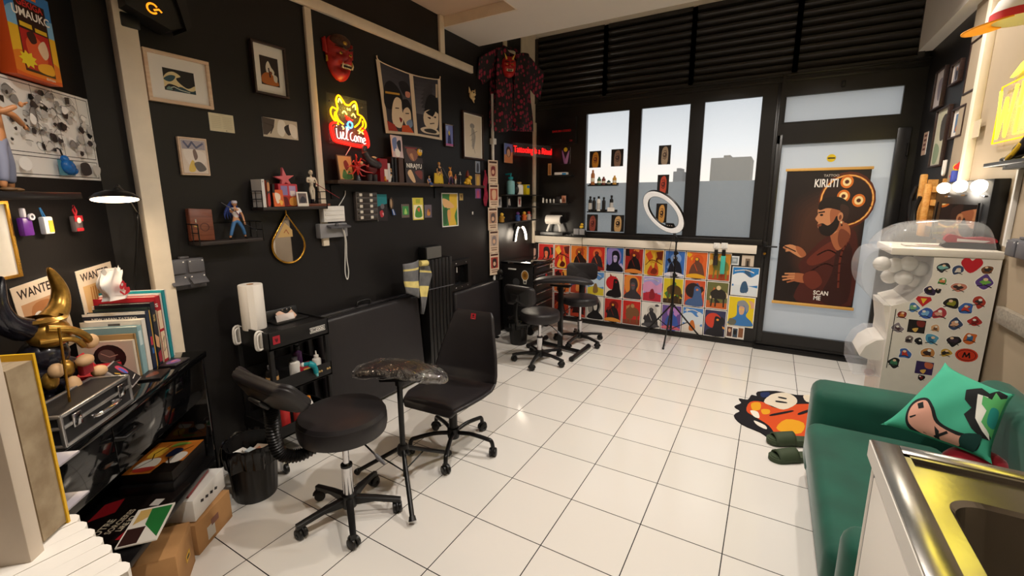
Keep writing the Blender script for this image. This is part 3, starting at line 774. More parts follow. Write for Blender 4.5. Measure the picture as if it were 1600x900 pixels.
t = thing('folded_pennant', 'grey and pale yellow folded cloth pennant hanging before the ribbed screen', 'cloth', (-1.30, 1.24, 0))
def leafm(pts, name, bend):
    A_ = [onx(u, v, -1.30)-Vector((-1.30, 1.24, 0)) for u, v in pts]
    m = MB(CLOTHG); n = 10
    def fn(a, c):
        k = c*(len(A_)//2-1); i = min(int(k), len(A_)//2-2); f = k-i
        l = A_[i].lerp(A_[i+1], f); r_ = A_[-1-i].lerp(A_[-2-i], f)
        p = l.lerp(r_, a); p = p+Vector((bend*math.sin(a*PI)*0.03+0.004*math.sin(c*9), 0, 0)); return tuple(p)
    m.grid(fn, n, 16); m.use(CLOTHY)
    o = m.build(name, t); o.data.materials.append(CLOTHY) if len(o.data.materials) < 2 else None
    for i, f in enumerate(o.data.polygons):
        j = i % 16
        if j in (9, 10, 11) or (j == 3): f.material_index = 1
    s_ = o.modifiers.new('thick', 'SOLIDIFY'); s_.thickness = 0.004
leafm([(629, 413), (630, 428), (632, 445), (634, 458), (655, 466), (655, 445), (654, 425), (654, 406)], 'flap', 1.0)
leafm([(655, 412), (655, 430), (656, 455), (660, 491), (662, 491), (669, 455), (675, 430), (670, 414)], 'flap', -1.0)
p = onx(662, 411, -1.29)-Vector((-1.30, 1.24, 0)); m = MB(CLOTHY); m.cyl(p+Vector((0, -0.045, 0.002)), p+Vector((0, 0.04, -0.004)), 0.024, n=16); m.use(PLAST).cyl(p+Vector((0, 0.038, -0.004)), p+Vector((0, 0.046, -0.004)), 0.026, n=16); m.build('roll', t)
# frame-like black holder on the wall
c_, w_, h_ = rect('L', ((702, 415), (733, 408), (739, 452), (709, 460)), 0.07)
c_.z += .03; t = thing('tablet_holder', 'black open-framed holder with small clips above the far massage couch', 'holder', (XL+0.001, c_.y, c_.z), PI/2)
m = MB(PLAST)
fr = 0.05
for x0, x1, z0, z1 in ((-w_/2, w_/2, h_/2-fr, h_/2), (-w_/2, w_/2, -h_/2, -h_/2+fr), (-w_/2, -w_/2+fr, -h_/2+fr, h_/2-fr), (w_/2-fr, w_/2, -h_/2+fr, h_/2-fr)):
    m.b2((x0, -0.07, z0), (x1, 0, z1))
m.build('frame', t); m = MB(GLOSSB); m.b2((-w_/2+fr, -0.02, -h_/2+fr), (w_/2-fr, -0.01, h_/2-fr)); m.build('back_plate', t)
for px_, pz_ in ((-0.08, 0.11), (0.07, 0.11), (-0.09, -0.11), (0.0, -0.11), (0.09, -0.11)):
    m = MB(CHROME); m.sph((px_*w_/0.3, -0.072, pz_*h_/0.27), 0.006, n=10); m.build('clip', t)
m = MB(WHITEP); m.cyl((-0.02, -0.03, 0.02), (-0.02, -0.03, 0.07), 0.004, n=8); m.build('pin', t)
c_ = onx(783, 436, -1.41)
t = thing('security_camera', 'small black dome camera on the top edge of the far couch', 'camera', (-1.41, c_.y-0.02, 0.66))
m = MB(PLAST); m.lathe([(0, -0.02), (0.035, -0.02), (0.037, 0.0), (0.02, 0.008), (0.018, 0.03), (0, 0.03)], n=18); m.sph((0, 0, 0.055), 0.034, n=16); m.build('body', t)
m = MB(GLOSSB); m.sph((0.022, -0.014, 0.055), 0.018, n=12); m.build('lens', t)

# black steel trolley
TX0, TX1, TY0, TY1, TZ = -1.465, -1.13, -0.262, 0.108, 0.815
t = thing('tool_trolley', 'black steel tool trolley carrying a paper roll, beside the waste bin', 'trolley', (-1.30, -0.075, 0))
o_ = Vector((-1.30, -0.075, 0))
STEEL = mat('black_powder_coat', '151415', 0.45, noise=0.1, nscale=60, bump=0.15, bscale=500)
def loc(x, y, z): return Vector((x, y, z))-o_
for (z0, z1, nm) in ((TZ-0.10, TZ, 'top_tray'), (0.46, 0.545, 'middle_tray'), (0.20, 0.27, 'bottom_tray')):
    m = MB(STEEL)
    m.b2(loc(TX0, TY0, z0), loc(TX1, TY1, z0+0.01)); m.b2(loc(TX0, TY0, z0), loc(TX0+0.008, TY1, z1)); m.b2(loc(TX1-0.008, TY0, z0), loc(TX1, TY1, z1), bev=0.002)
    m.b2(loc(TX0, TY0, z0), loc(TX1, TY0+0.008, z1)); m.b2(loc(TX0, TY1-0.008, z0), loc(TX1, TY1, z1))
    if nm == 'top_tray':
        m.b2(loc(TX0+0.006, TY0+0.006, z1-0.03), loc(TX1-0.006, TY1-0.006, z1-0.012))
        for k in range(7): m.b2(loc(TX1-0.14+k*0.018, TY0+0.02, z1-0.012), loc(TX1-0.134+k*0.018, TY0+0.10, z1-0.008))
    tr_ = m.build(nm, t)
    if nm == 'top_tray':
        b = MB(PAPER); draw(b, [('r', 'e9e6df', 0, 0, 1, 1), ('r', '1a1919', .02, .1, .98, .9), ('r', 'e9e6df', .05, .2, .95, .8), ('t', '1a1919', 'KEMNOOD', .5, .5, .62, 1.05)], 0.10, 0.032)
        b.build('name_plate', tr_, loc=loc(TX1+0.0012, TY1-0.075, TZ-0.05), rot=(0, 0, PI/2), fix=False)
        b = MB(PAPER); draw(b, [('r', 'a8202f', 0, 0, 1, 1), ('s', '58101a', [(.3, .5), (.3, .25), (.45, .4), (.5, .2), (.58, .4), (.72, .25), (.72, .6), (.5, .8)]), ], 0.04, 0.045)
        o = b.build('red_sticker', tr_, loc=loc(TX1+0.0012, TY0+0.045, TZ-0.045), rot=(0, 0, PI/2), fix=False)
    if nm == 'middle_tray':
        for yy in (0.02, 0.035, 0.075, 0.09):
            m = MB(mat('brass_stud', 'd9b77a', 0.3, metal=0.8)); m.sph(loc(TX1+0.001, yy, 0.505), 0.007, n=10); m.build('stud', tr_)
for x in (TX0+0.015, TX1-0.015):
    for y in (TY0+0.015, TY1-0.015):
        m = MB(STEEL); m.b2(loc(x-0.012, y-0.012, 0.085), loc(x+0.012, y+0.012, TZ-0.05), bev=0.002); pl_ = m.build('post', t)
        m = MB(CHROME); p = loc(x+0.012, y, 0); m.cyl(p+Vector((0, 0, 0.06)), p+Vector((0, 0, 0.09)), 0.012, n=12); m.box(p+Vector((0.004, -0.016, 0.05)), (0.03, 0.003, 0.05)); m.box(p+Vector((0.004, 0.016, 0.05)), (0.03, 0.003, 0.05)); m.box(p+Vector((0.004, 0, 0.073)), (0.03, 0.034, 0.003)); ca = m.build('caster_fork', pl_)
        m = MB(PLAST); m.lathe([(0.006, -0.011), (0.022, -0.011), (0.027, -0.008), (0.027, 0.008), (0.022, 0.011), (0.006, 0.011)], n=22, M=Matrix.Translation(p+Vector((0.012, 0, 0.027))) @ Matrix.Rotation(PI/2, 4, 'X')); m.use(CHROME).cyl(p+Vector((0.012, -0.014, 0.027)), p+Vector((0.012, 0.014, 0.027)), 0.007, n=12); m.build('wheel', pl_)
# paper roll standing on the trolley
pr_ = onz(393, 510, TZ)
t = thing('paper_towel_roll', 'tall white paper towel roll standing on the black trolley', 'paper roll', (-1.335, -0.21, TZ-0.012))
m = MB(mat('tissue', 'f1ebe2', 0.9, bump=0.3, bscale=160)); m.lathe([(0.018, 0.0), (0.058, 0.0), (0.060, 0.004), (0.060, 0.246), (0.058, 0.25), (0.018, 0.25), (0.018, 0.0)], n=40); m.box((0.052, -0.031, 0.125), (0.004, 0.03, 0.248), rot=(0, 0, -0.55)); m.build('roll', t)
m = MB(CARD); m.lathe([(0.0178, 0.251), (0.0165, 0.251), (0.0165, 0.002), (0.0178, 0.002)], n=24); m.build('core', t)
# clip hooks on its end, white
for (x_, w_, lb) in ((-1.40, 0.04, 'white plastic clip hook on the trolley end nearest the wall'), (-1.19, 0.04, 'white plastic clip hook on the trolley end at the front corner')):
    m = MB(WHITEP)
    m.tube(smooth_path([(0, 0.012, 0.0), (0, -0.004, 0.012), (0, -0.022, 0.006), (0, -0.03, -0.02), (0, -0.03, -0.075), (0, -0.018, -0.09), (0, -0.006, -0.085)], 5), 0.006)
    m.b2((-0.016, -0.006, -0.085), (0.016, 0.0, 0.006), bev=0.002)
    m.tube(smooth_path([(0.018, -0.004, -0.08), (0.018, -0.02, -0.085), (0.018, -0.028, -0.07), (0.018, -0.028, -0.01), (0.018, -0.012, 0.004)], 5), 0.005)
    tag(m.build('clip_hook', None, loc=(x_, TY0-0.002, TZ-0.005)), lb, 'hook')
t = thing('pen_tray', 'black accessory tray with silver studs and a paper slip on the trolley top', 'tray', (-1.33, -0.02, TZ-0.0115))
m = MB(PLAST); m.b2((-0.06, -0.10, 0.0), (0.06, 0.10, 0.012), bev=0.003); m.box((-0.055, 0, 0.035), (0.012, 0.2, 0.06), rot=(0, -0.2, 0), bev=0.004); m.build('body', t)
for k in range(3):
    m = MB(CHROME); m.sph((-0.045, 0.0+k*0.028, 0.056), 0.006, n=10); m.build('stud', t)
m = MB(mat('clear_acrylic', 'cfc8c4', 0.1, alpha=0.55)); m.box((0.03, -0.03, 0.03), (0.003, 0.11, 0.04), rot=(0, -0.25, 0)); m.build('clear_front', t)
m = MB(mat('pink_paper', 'e6c0a8', 0.8)); m.grid(lambda a, c: (0.02-c*0.05, -0.05+a*0.10, 0.015+0.03*c+0.012*math.sin(a*7)), 10, 4); o = m.build('paper_slip', t)
# bottles
def bottle(name, lb, cat, loc_, body, cap, r, h, neck=0.35, nozzle=False, group=None, liquid=None):
    t = thing(name, lb, cat, loc_, rnd.uniform(0, 6), group)
    m = MB(body); m.lathe([(0, 0), (r*0.92, 0), (r, r*0.1), (r, h*0.68), (r*0.9, h*0.76), (r*neck, h*0.82), (r*neck, h*0.86), (0, h*0.86)], n=20); bo = m.build('bottle_body', t)
    m = MB(cap)
    if nozzle: m.lathe([(0, h*0.85), (r*0.55, h*0.85), (r*0.55, h*0.93), (r*0.22, h*0.96), (r*0.12, h*1.15), (0, h*1.15)], n=16)
    else: m.lathe([(0, h*0.85), (r*0.62, h*0.85), (r*0.62, h*0.985), (r*0.5, h), (0, h)], n=16)
    m.build('cap', t)
    if liquid:
        m = MB(liquid); m.lathe([(r*1.01, h*0.12), (r*1.01, h*0.55)], n=20); m.build('label', bo)
    return t
SQ = mat('milky_squeeze_plastic', 'e8e4dc', 0.35); OR_ = mat('orange_cap', 'd98226', 0.4); TEAL = mat('teal_plastic', '128a94', 0.35)
z2, z3 = 0.472, 0.212
bottle('squeeze_bottle', 'white squeeze bottle with pointed nozzle at the right of the trolley middle tray', 'bottle', (-1.19, 0.05, z2), SQ, SQ, 0.026, 0.125, nozzle=True)
bottle('squeeze_bottle', 'milky squat bottle left of the red packet on the trolley middle tray', 'bottle', (-1.24, -0.06, z2), SQ, GREYP, 0.03, 0.13)
bottle('squeeze_bottle', 'purple tinted bottle behind the red packet on the trolley middle tray', 'bottle', (-1.33, 0.02, z2), mat('purple_tint', '5a3a62', 0.25), PLAST, 0.027, 0.16)
bottle('squeeze_bottle', 'dark bottle with amber label under the clip hook on the trolley', 'bottle', (-1.21, -0.215, z2), PLAST, GREYP, 0.032, 0.14, liquid=mat('amber_label', 'c99a5e', 0.5))
m = MB(ink('a3202c')); m.box((0, 0, 0.035), (0.05, 0.09, 0.07), bev=0.004); m.use(ink('d6b15e')).box((0.0256, 0, 0.04), (0.001, 0.05, 0.02)); tag(m.build('packet', None, loc=(-1.235, 0.0, z2+0.0005)), 'red cardboard packet among the bottles on the trolley', 'packet')
t = thing('spray_head', 'teal rotary tattoo machine lying over the trolley middle tray edge', 'machine', (-1.128, -0.03, 0.553))
m = MB(TEAL); m.tube(smooth_path([(-0.02, -0.03, 0.02), (0.0, -0.01, 0.022), (0.012, 0.012, 0.0), (0.014, 0.02, -0.04)], 6), [0.012]*6+[0.018]*6+[0.014]*7, n=14); m.build('grip', t)
m = MB(WHITEP); m.sph((-0.024, -0.034, 0.02), 0.014, n=12); m.build('end_cap', t); m = MB(mat('pale_teal', '7cd3d6', 0.3)); m.tube([(0.014, 0.02, -0.04), (0.016, 0.024, -0.062)], [0.012, 0.006], n=12); m.build('tip', t)
for k, (x, y, c, l, w_) in enumerate(((-1.20, -0.175, mat('amber_bottle', 'b5302f', 0.3), None, 'behind'), (-1.175, -0.105, mat('rust_liquid', 'a33a35', 0.3), None, 'in the middle of'), (-1.17, -0.045, SQ, mat('red_liquid', 'c04a42', 0.4), 'in front in'))):
    bottle('ink_bottle', ('dark red', 'rust red', 'white')[k]+' orange capped bottle '+w_+' the trolley bottom tray row', 'bottle', (x, y, z3), c, OR_, 0.029, 0.155, neck=0.7, liquid=l, group='orange capped bottles on the trolley')
# waste bins with liners
LINER = mat('black_bin_liner', '0b0b0c', 0.18, noise=0.1, bump=0.6, bscale=40)
def bin_(label, x, y, r, h, stuff):
    t = thing('waste_bin', label, 'bin', (x, y, 0))
    m = MB(PLAST); n = 48; prof = [(0, 0.004), (0.80, 0.0), (0.83, 0.012), (0.985, h*0.96/r*r), (1.0, h), (0.955, h), (0.80, 0.03), (0, 0.03)]
    def fn(a, c):
        q = 2*PI*a; k = c*(len(prof)-1); i = min(int(k), len(prof)-2); f = k-i
        rr = prof[i][0]*(1-f)+prof[i+1][0]*f; z = prof[i][1]*(1-f)+prof[i+1][1]*f
        if 0.02 < z < h*0.95 and c < 0.6: rr *= 1+0.012*math.cos(24*q)
        return (r*rr*math.cos(q), r*rr*math.sin(q), z)
    m.grid(fn, 96, 28, closed_u=True); m.build('body', t)
    m = MB(LINER); rg = random.Random(5)
    ph = [rg.uniform(0, 6) for _ in range(6)]
    def fl(a, c):
        q = 2*PI*a
        w_ = 0.06*math.sin(7*q+ph[0])+0.05*math.sin(13*q+ph[1])+0.03*math.sin(23*q+ph[2])
        if c < 0.35:
            f = c/0.35; rr = 1.06+0.05*f+w_*(1.1-f*0.6); z = h*(0.66+0.02*math.sin(5*q+ph[3]))*(1-f)+h*0.9*f
        elif c < 0.6:
            f = (c-0.35)/0.25; rr = 1.11-0.07*f+w_*0.5*(1-f*0.5); z = h*0.9+h*0.13*math.sin(f*PI/2)+0.006*math.sin(9*q+ph[4])
        else:
            f = (c-0.6)/0.4; rr = 1.02-0.16*f+w_*0.25; z = h*1.03-f*h*0.4+0.008*math.sin(9*q+ph[4])*(1-f)
        return (r*rr*math.cos(q), r*rr*math.sin(q), z)
    m.grid(fl, 96, 24, closed_u=True); m.build('bin_liner', t, sharp=70)
    m = MB(PAPER); rg = random.Random(9)
    for k in range(stuff):
        q = rg.uniform(0, 6); rr = rg.uniform(0, 0.5)*r; c = Vector((rr*math.cos(q), rr*math.sin(q), h*0.72+0.02*k/stuff))
        m.use((PAPER, ink('c9b7a6'), ink('c7d2d6'), ink('d08a6c'))[k % 4])
        m.box(c, (r*0.6, r*0.55, 0.006), rot=(rg.uniform(-.6, .6), rg.uniform(-.6, .6), rg.uniform(0, 3)))
    m.build('crumpled_tissue', t, fix=False)['kind'] = 'stuff'
bin_('round ribbed black waste bin with a loose black liner beside the desk', -1.10, -0.425, 0.12, 0.295, 7)
bin_('small black waste bin behind the far stool backrest', -1.10, 2.36, 0.105, 0.27, 6)

# tool chest in the corner
t = thing('tool_chest', 'black steel tool chest with drawers and a bulb sticker in the far corner', 'tool chest', (-1.25, 2.86, 0))
m = MB(STEEL); m.b2((-0.20, -0.25, 0.10), (0.18, 0.25, 0.80), bev=0.004); bd = m.build('body', t)
m = MB(GLOSSB); m.b2((-0.21, -0.262, 0.80), (0.205, 0.262, 0.822), bev=0.004); m.build('lid', t)
for k, (z0, z1) in enumerate(((0.70, 0.785), (0.60, 0.69), (0.50, 0.59), (0.38, 0.49), (0.14, 0.37))):
    m = MB(SATIN); m.b2((0.181, -0.235, z0), (0.196, 0.235, z1), bev=0.003); d_ = m.build('drawer', t)
    m = MB(CHROME); m.b2((0.197, -0.20, z1-0.018), (0.212, 0.20, z1-0.010), bev=0.002); m.build('handle', d_)
m = MB(WHITEP); m.b2((-0.12, -0.257, 0.735), (-0.02, -0.251, 0.75), bev=0.002); m.build('end_handle', t)
b = MB(PAPER); draw(b, [('e', 'e8e2d6', .5, .36, .46, .36), ('p', 'e8e2d6', [(.25, .6), (.75, .6), (.68, .95), (.32, .95)]), ('e', 'b07a24', .5, .36, .40, .31), ('e', '7a4e14', .5, .36, .2, .15), ('r', '555555', .36, .74, .64, .90)], 0.10, 0.16); b.build('bulb_sticker', t, loc=(0.09, -0.2515, 0.66), fix=False)
b = MB(PAPER); draw(b, [('e', '3a3a3c', .5, .5, .5, .5)], 0.09, 0.09); b.build('round_sticker', t, loc=(-0.02, -0.2515, 0.60), fix=False)
b = MB(PAPER); draw(b, [('r', 'd8c9b4', 0, 0, 1, 1), ('e', '9a5a4a', .5, .5, .3, .35)], 0.08, 0.05); b.build('card_sticker', t, loc=(0.2135, 0.16, 0.745), rot=(0, 0, PI/2), fix=False)
m = MB(ink('c42a2a')); m.lathe([(0, 0), (0.018, 0), (0.018, 0.006), (0, 0.006)], n=16, M=Matrix.Translation((0.198, 0.05, 0.65)) @ Matrix.Rotation(PI/2, 4, 'Y')); m.build('red_dot', t)
for x in (-0.15, 0.13):
    for y in (-0.2, 0.2):
        m = MB(PLAST); m.lathe([(0, -0.015), (0.05, -0.015), (0.05, 0.015), (0, 0.015)], n=20, M=Matrix.Translation((x, y, 0.05)) @ Matrix.Rotation(PI/2, 4, 'X')); m.build('caster', t)
# ================================================================ the black desk by the slanted wall, and what stands on it
RD = math.radians(132)
DT = 0.815
t = thing('console_desk', 'glossy black console desk loaded with books along the slanted wall', 'desk', tuple(O_D), RD)
def dl_(s, off, z): return (s, off, z)           # desk local: x along the wall (away), y into the wall
LD = -1.25
m = MB(GLOSSB); m.b2((LD, -0.005, DT-0.03), (0.02, 0.355, DT), bev=0.003); m.build('desk_top', t)
m = MB(GLOSSB); m.b2((LD, 0.325, 0.30), (-0.022, 0.345, DT-0.03)); m.build('back_panel', t)
m = MB(mat('black_shelf', '131213', 0.3, noise=0.1)); m.b2((LD, 0.0, 0.275), (-0.022, 0.325, 0.30), bev=0.002); m.build('lower_shelf', t)
for x0_, x1_ in ((-0.024, -0.61), (-0.614, LD+.036)):
    m = MB(GLOSSB); m.b2((x1_, 0.018, 0.60), (x0_, 0.034, DT-0.033), bev=0.0015); m.build('drawer_front', t)
m = MB(GLOSSB); m.b2((LD+.036, 0.034, 0.605), (-0.024, 0.324, DT-0.031)); m.build('drawer_body', t)
m = MB(GLOSSB); m.b2((-0.022, 0.0, 0), (0.0, 0.345, DT-0.03), bev=0.002); m.build('end_panel', t)
for x in (LD,):
    m = MB(GLOSSB); m.b2((x, 0.0, 0), (x+0.035, 0.03, DT-0.03), bev=0.002); m.build('leg', t)
    m = MB(GLOSSB); m.b2((x, 0.315, 0), (x+0.035, 0.345, DT-0.03), bev=0.002); m.build('leg', t)
m = MB(SATIN); m.tube([(-0.50, 0.018, DT-0.09), (-0.51, -0.006, DT-0.095), (-0.60, -0.006, DT-0.095), (-0.61, 0.018, DT-0.09)], 0.008); m.build('pull_handle', t)
def dworld(s, off, z): return tuple(dpt(s, off, z))
# books: far (right) to near (left); s, thickness, depth, height, cover, spine colour, extras
def book(label, s, th, dp, ht, cover, z0=DT, off=0.10, lean=0.0, shapes=None, spine=None, pages='efe6d4', group='books standing on the desk'):
    o = thing('book', label, 'book', dworld(s, off, z0), RD, group)
    o.rotation_euler = (0, lean, RD)
    c = ink(cover, 0.4)
    m = MB(c)
    m.b2((-th/2, 0, 0), (-th/2+0.003, dp, ht)); m.b2((th/2-0.003, 0, 0), (th/2, dp, ht)); m.b2((-th/2, 0, 0), (th/2, 0.004, ht))
    cv = m.build('cover', o)
    m = MB(ink(pages, 0.8)); m.b2((-th/2+0.003, 0.004, 0.004), (th/2-0.003, dp-0.004, ht-0.004)); m.build('pages', o)
    if shapes:
        b = MB(PAPER); draw(b, shapes, dp, ht, y=0, rough=0.4); b.build('cover_print', cv, loc=(-th/2-0.0002, dp/2, ht/2), rot=(0, 0, -PI/2), fix=False)
    if spine:
        b = MB(PAPER); draw(b, spine, th, ht, y=0, rough=0.4); b.build('spine_print', cv, loc=(0, -0.0002, ht/2), fix=False)
    return o
s_ = -0.012
bk = [('tall white thin book at the far end of the desk row', .012, .22, .305, 'e9e4dc', None, None),
      ('tall turquoise book second from the far end of the desk row', .024, .235, .305, '1c8f98', [('r', '1c8f98', 0, 0, 1, 1), ('r', '157a84', 0, .0, .06, 1)], None),
      ('white book behind the red one in the desk row', .012, .225, .297, 'ded9d2', None, None),
      ('thick red book with white lettering in the desk row', .036, .225, .29, 'b01f2c', [('r', 'b01f2c', 0, 0, 1, .2), ('r', 'e8cfae', 0, .2, 1, 1), ('t', 'f3ece4', 'DEMIER M LEGENDS', .5, .13, .075, 1.25)], [('r', 'e8cfae', .1, .22, .9, .50), ('r', 'e8cfae', .1, .54, .9, .97), ('l', '231614', [(.2, .7), (.7, .62), (.3, .85), (.8, .8)], .01)]),
      ('black book with a tan fox print in the desk row', .03, .20, .27, '191a22', [('r', '1b1c26', 0, 0, 1, 1), ('p', 'd9a97e', [(.05, .55), (.5, .62), (.45, .9), (.1, .98)])], [('r', '20242f', 0, 0, 1, 1), ('t', 'd2b46a', 'OEUVRE', .5, .25, .06, .5, PI/2), ('p', 'd9a97e', [(.0, .5), (.9, .58), (.7, .75), (0, .7)]), ('p', 'a23040', [(.1, .82), (.9, .78), (.9, .97), (.2, .97)])]),
      ('thin dark green book in the desk row', .012, .20, .255, '22332f', None, None),
      ('thick navy book with a coloured spine in the desk row', .032, .22, .245, '1c2436', [('r', '1c2436', 0, 0, 1, 1), ('r', 'e9e4dc', 0, 0, 1, .04), ('t', 'e9e4dc', 'NEW JAPAN TATTOO', .5, .10, .06, 1.1)], [('r', '222d45', 0, 0, 1, 1), ('r', 'c43b4a', .3, .45, .7, .6), ('r', '3b6cae', .3, .65, .7, .75), ('r', 'd0a13e', .8, 0, 1, 1)]),
      ('thick white book with a small barcode in the desk row', .03, .21, .22, 'e6e0d5', [('r', 'e6e0d5', 0, 0, 1, 1), ('r', '55504c', .45, .05, .65, .09)], None),
      ('pale blue book in the desk row', .03, .21, .20, '8fb3b8', [('r', '8fb3b8', 0, 0, 1, 1)], [('r', '8fb3b8', 0, 0, 1, 1), ('r', 'cfe0e0', .2, .1, .8, .4)]),
      ('tan kraft notebook in the desk row', .012, .18, .175, 'b3905f', None, None),
      ('cream book with a round black emblem at the near end of the row', .018, .185, .155, 'dccdb8', [('r', 'dccdb8', 0, 0, 1, 1), ('e', '221e1d', .55, .42, .30, .34), ('e', '6a625a', .5, .38, .16, .18), ('l', 'cfc0aa', [(.4, .3), (.55, .4), (.7, .35)], .015), ('l', '9a9086', [(.38, .5), (.55, .56), (.72, .5)], .02)], None)]
for lb, th, dp, ht, cv, shp, spn in bk:
    book(lb, s_-th/2, th-0.001, dp, ht, cv, lean=0.0, shapes=shp, spine=spn, off=0.105+(0.235-dp)*0.15)
    s_ -= th+0.002
S_END = s_
# things in front of the row
def flat(name, label, cat, s, off, z, w, d, h, col, rz=0.0, shapes=None, group=None, tilt=0.0):
    o = thing(name, label, cat, dworld(s, off, z), RD+rz, group); o.rotation_euler = (tilt, 0, RD+rz)
    m = MB(ink(col, 0.4)); m.b2((-w/2, -d/2, 0), (w/2, d/2, h), bev=min(0.002, h/3)); bo = m.build('body', o)
    if shapes:
        b = MB(PAPER); draw(b, shapes, w, d, rough=0.35); b.build('printed_top', o, loc=(0, 0, h+0.0002), rot=(-PI/2, 0, 0), fix=False)
    return o
flat('booklet', 'dark booklet lying at the foot of the book row, nearest the camera', 'booklet', -0.27, 0.06, DT+0.0005, 0.11, 0.075, 0.006, '1b1718', 0.15, [('r', '1c1516', 0, 0, 1, 1), ('s', '6a3a2a', [(.2, .3), (.5, .2), (.8, .4), (.5, .7)])])
flat('booklet', 'dark booklet with violet print under the red book', 'booklet', -0.13, 0.055, DT+0.0005, 0.10, 0.07, 0.006, '211a22', -0.1, [('r', '1e1822', 0, 0, 1, 1), ('s', '6f4a86', [(.2, .3), (.5, .15), (.85, .35), (.6, .8), (.3, .7)]), ('s', 'c46a7a', [(.4, .4), (.6, .3), (.7, .55)])])
flat('card_strip', 'strip of red and white playing cards on the desk edge', 'cards', -0.565, 0.045, DT+0.0005, 0.14, 0.05, 0.003, 'e9d9d4', 0.2, [('r', 'f2e4de', 0, 0, 1, 1)]+[('s', 'c23a4a', [(k*.2+.04, .2), (k*.2+.16, .15), (k*.2+.15, .75), (k*.2+.05, .85)]) for k in range(5)])
o = thing('card_box', 'open red cardboard card box standing on the desk', 'box', dworld(-0.365, 0.185, DT), RD+0.2)
m = MB(ink('b71f2b', 0.45)); m.b2((-0.07, -0.045, 0), (0.07, 0.045, 0.075), bev=0.002); bo = m.build('body', o)
b = MB(PAPER); draw(b, [('r', 'd9b8a6', .3, .35, .6, .6), ('r', '8c141f', 0, .9, 1, 1)], 0.14, 0.075); b.build('label', bo, loc=(0, -0.0455, 0.0375), fix=False)
m = MB(ink('c62a35', 0.45)); m.box((0.045, 0.05, 0.10), (0.05, 0.003, 0.06), rot=(-0.5, 0, 0)); m.build('flap', o)
o = thing('card_deck', 'clear cased card deck with a dark dragon print leaning on the red box', 'deck', dworld(-0.385, 0.065, DT+0.012), RD+0.25); o.rotation_euler = (-0.75, 0, RD+0.25)
m = MB(mat('clear_case', 'bdb7b4', 0.08, alpha=0.6)); m.b2((-0.055, -0.012, 0), (0.055, 0.014, 0.11), bev=0.002); m.build('case', o)
b = print_sheet('deck_front', 0.10, 0.10, [('r', '17151a', 0, 0, 1, 1), ('s', 'b23a55', [(.55, .15), (.8, .2), (.85, .5), (.65, .6), (.5, .4)]), ('s', '4c5fb0', [(.6, .25), (.75, .35), (.7, .6), (.55, .5)]), ('l', 'd8a83a', [(.15, .3), (.3, .42), (.2, .6), (.35, .75)], .05), ('l', 'c9c3bd', [(.5, .85), (.9, .8)], .03)], t=0.002, parent=o, loc=(0, -0.0125, 0.055))
# aluminium case
o = thing('equipment_case', 'black case with aluminium edges on the near part of the desk', 'case', dworld(-0.67, 0.058, DT+.006), RD)
CW, CD, CH = 0.30, 0.11, 0.09
m = MB(mat('case_black', '1a191b', 0.5, noise=0.1, bump=0.3, bscale=400)); m.b2((-CW/2, -CD/2, 0), (CW/2, CD/2, CH)); m.build('shell', o)
m = MB(mat('case_alu', 'c9c7c6', 0.3, metal=0.9)); e = 0.010
for z in (0.0, 0.055, CH):
    for y in (-CD/2, CD/2): m.box((0, y, z), (CW+0.004, e, e), bev=0.002)
    for x in (-CW/2, CW/2): m.box((x, 0, z), (e, CD+0.004, e), bev=0.002)
for x in (-CW/2, CW/2):
    for y in (-CD/2, CD/2): m.box((x, y, CH/2), (e, e, CH+0.004), bev=0.002)
m.build('edge_trim', o)
m = MB(CHROME); m.tube(smooth_path([(-0.05, -CD/2-0.005, 0.04), (-0.045, -CD/2-0.03, 0.045), (0.045, -CD/2-0.03, 0.045), (0.05, -CD/2-0.005, 0.04)], 6), 0.006); m.build('handle', o)
for x in (-0.1, 0.1):
    m = MB(CHROME); m.box((x, -CD/2-0.006, 0.06), (0.035, 0.006, 0.04), bev=0.002); m.build('latch', o)
# horned statuette (generic black and gold armoured beast)
BGOLD = mat('antique_gold_paint', 'b48a3e', 0.3, metal=0.7, noise=0.25, nscale=60); BDARK = mat('dark_armour', '1b1a24', 0.25, noise=0.2, nscale=30, coat=0.3); SKINF = mat('figure_cream', 'd9b184', 0.5)
fs = dworld(-0.555, 0.225, DT)
o = thing('horned_statuette', 'black and gold armoured statuette with two big upswept horns on the desk', 'statuette', fs, RD)
m = MB(BDARK); m.lathe([(0, 0), (0.11, 0), (0.115, 0.008), (0.10, 0.022), (0.06, 0.03), (0, 0.032)], n=28); m.build('base', o)
m = MB(BDARK); 
for c_, r_ in (((0, 0, 0.10), (.075, .07, .075)), ((-.06, -.02, .13), (.05, .05, .045)), ((.06, -.02, .13), (.05, .05, .045)), ((0, -0.02, .20), (.07, .06, .06)), ((-.05, -.03, .05), (.04, .05, .035)), ((.055, -.03, .05), (.04, .05, .035))): m.sph(c_, r_, n=16)
m.build('body', o)
m = MB(BGOLD)
m.sph((0.0, -0.045, 0.275), (0.06, 0.055, 0.05), n=20, rot=(0.3, 0, 0)); m.tube(smooth_path([(-0.05, -0.08, 0.30), (0.0, -0.11, 0.28), (0.06, -0.11, 0.235), (0.085, -0.09, 0.20)], 5), 0.012); m.tube(smooth_path([(-0.06, -0.06, 0.26), (0.0, -0.105, 0.25), (0.05, -0.10, 0.21)], 5), 0.009)
m.lathe([(0.055, 0), (0.066, 0.004), (0.055, 0.012)], o=(0, -0.03, 0.315), n=24)
for x in (-.07, .0, .07): m.sph((x, -0.075, 0.15-abs(x)*.2), (.024, .02, .03), n=12)
m.build('gold_helmet', o)
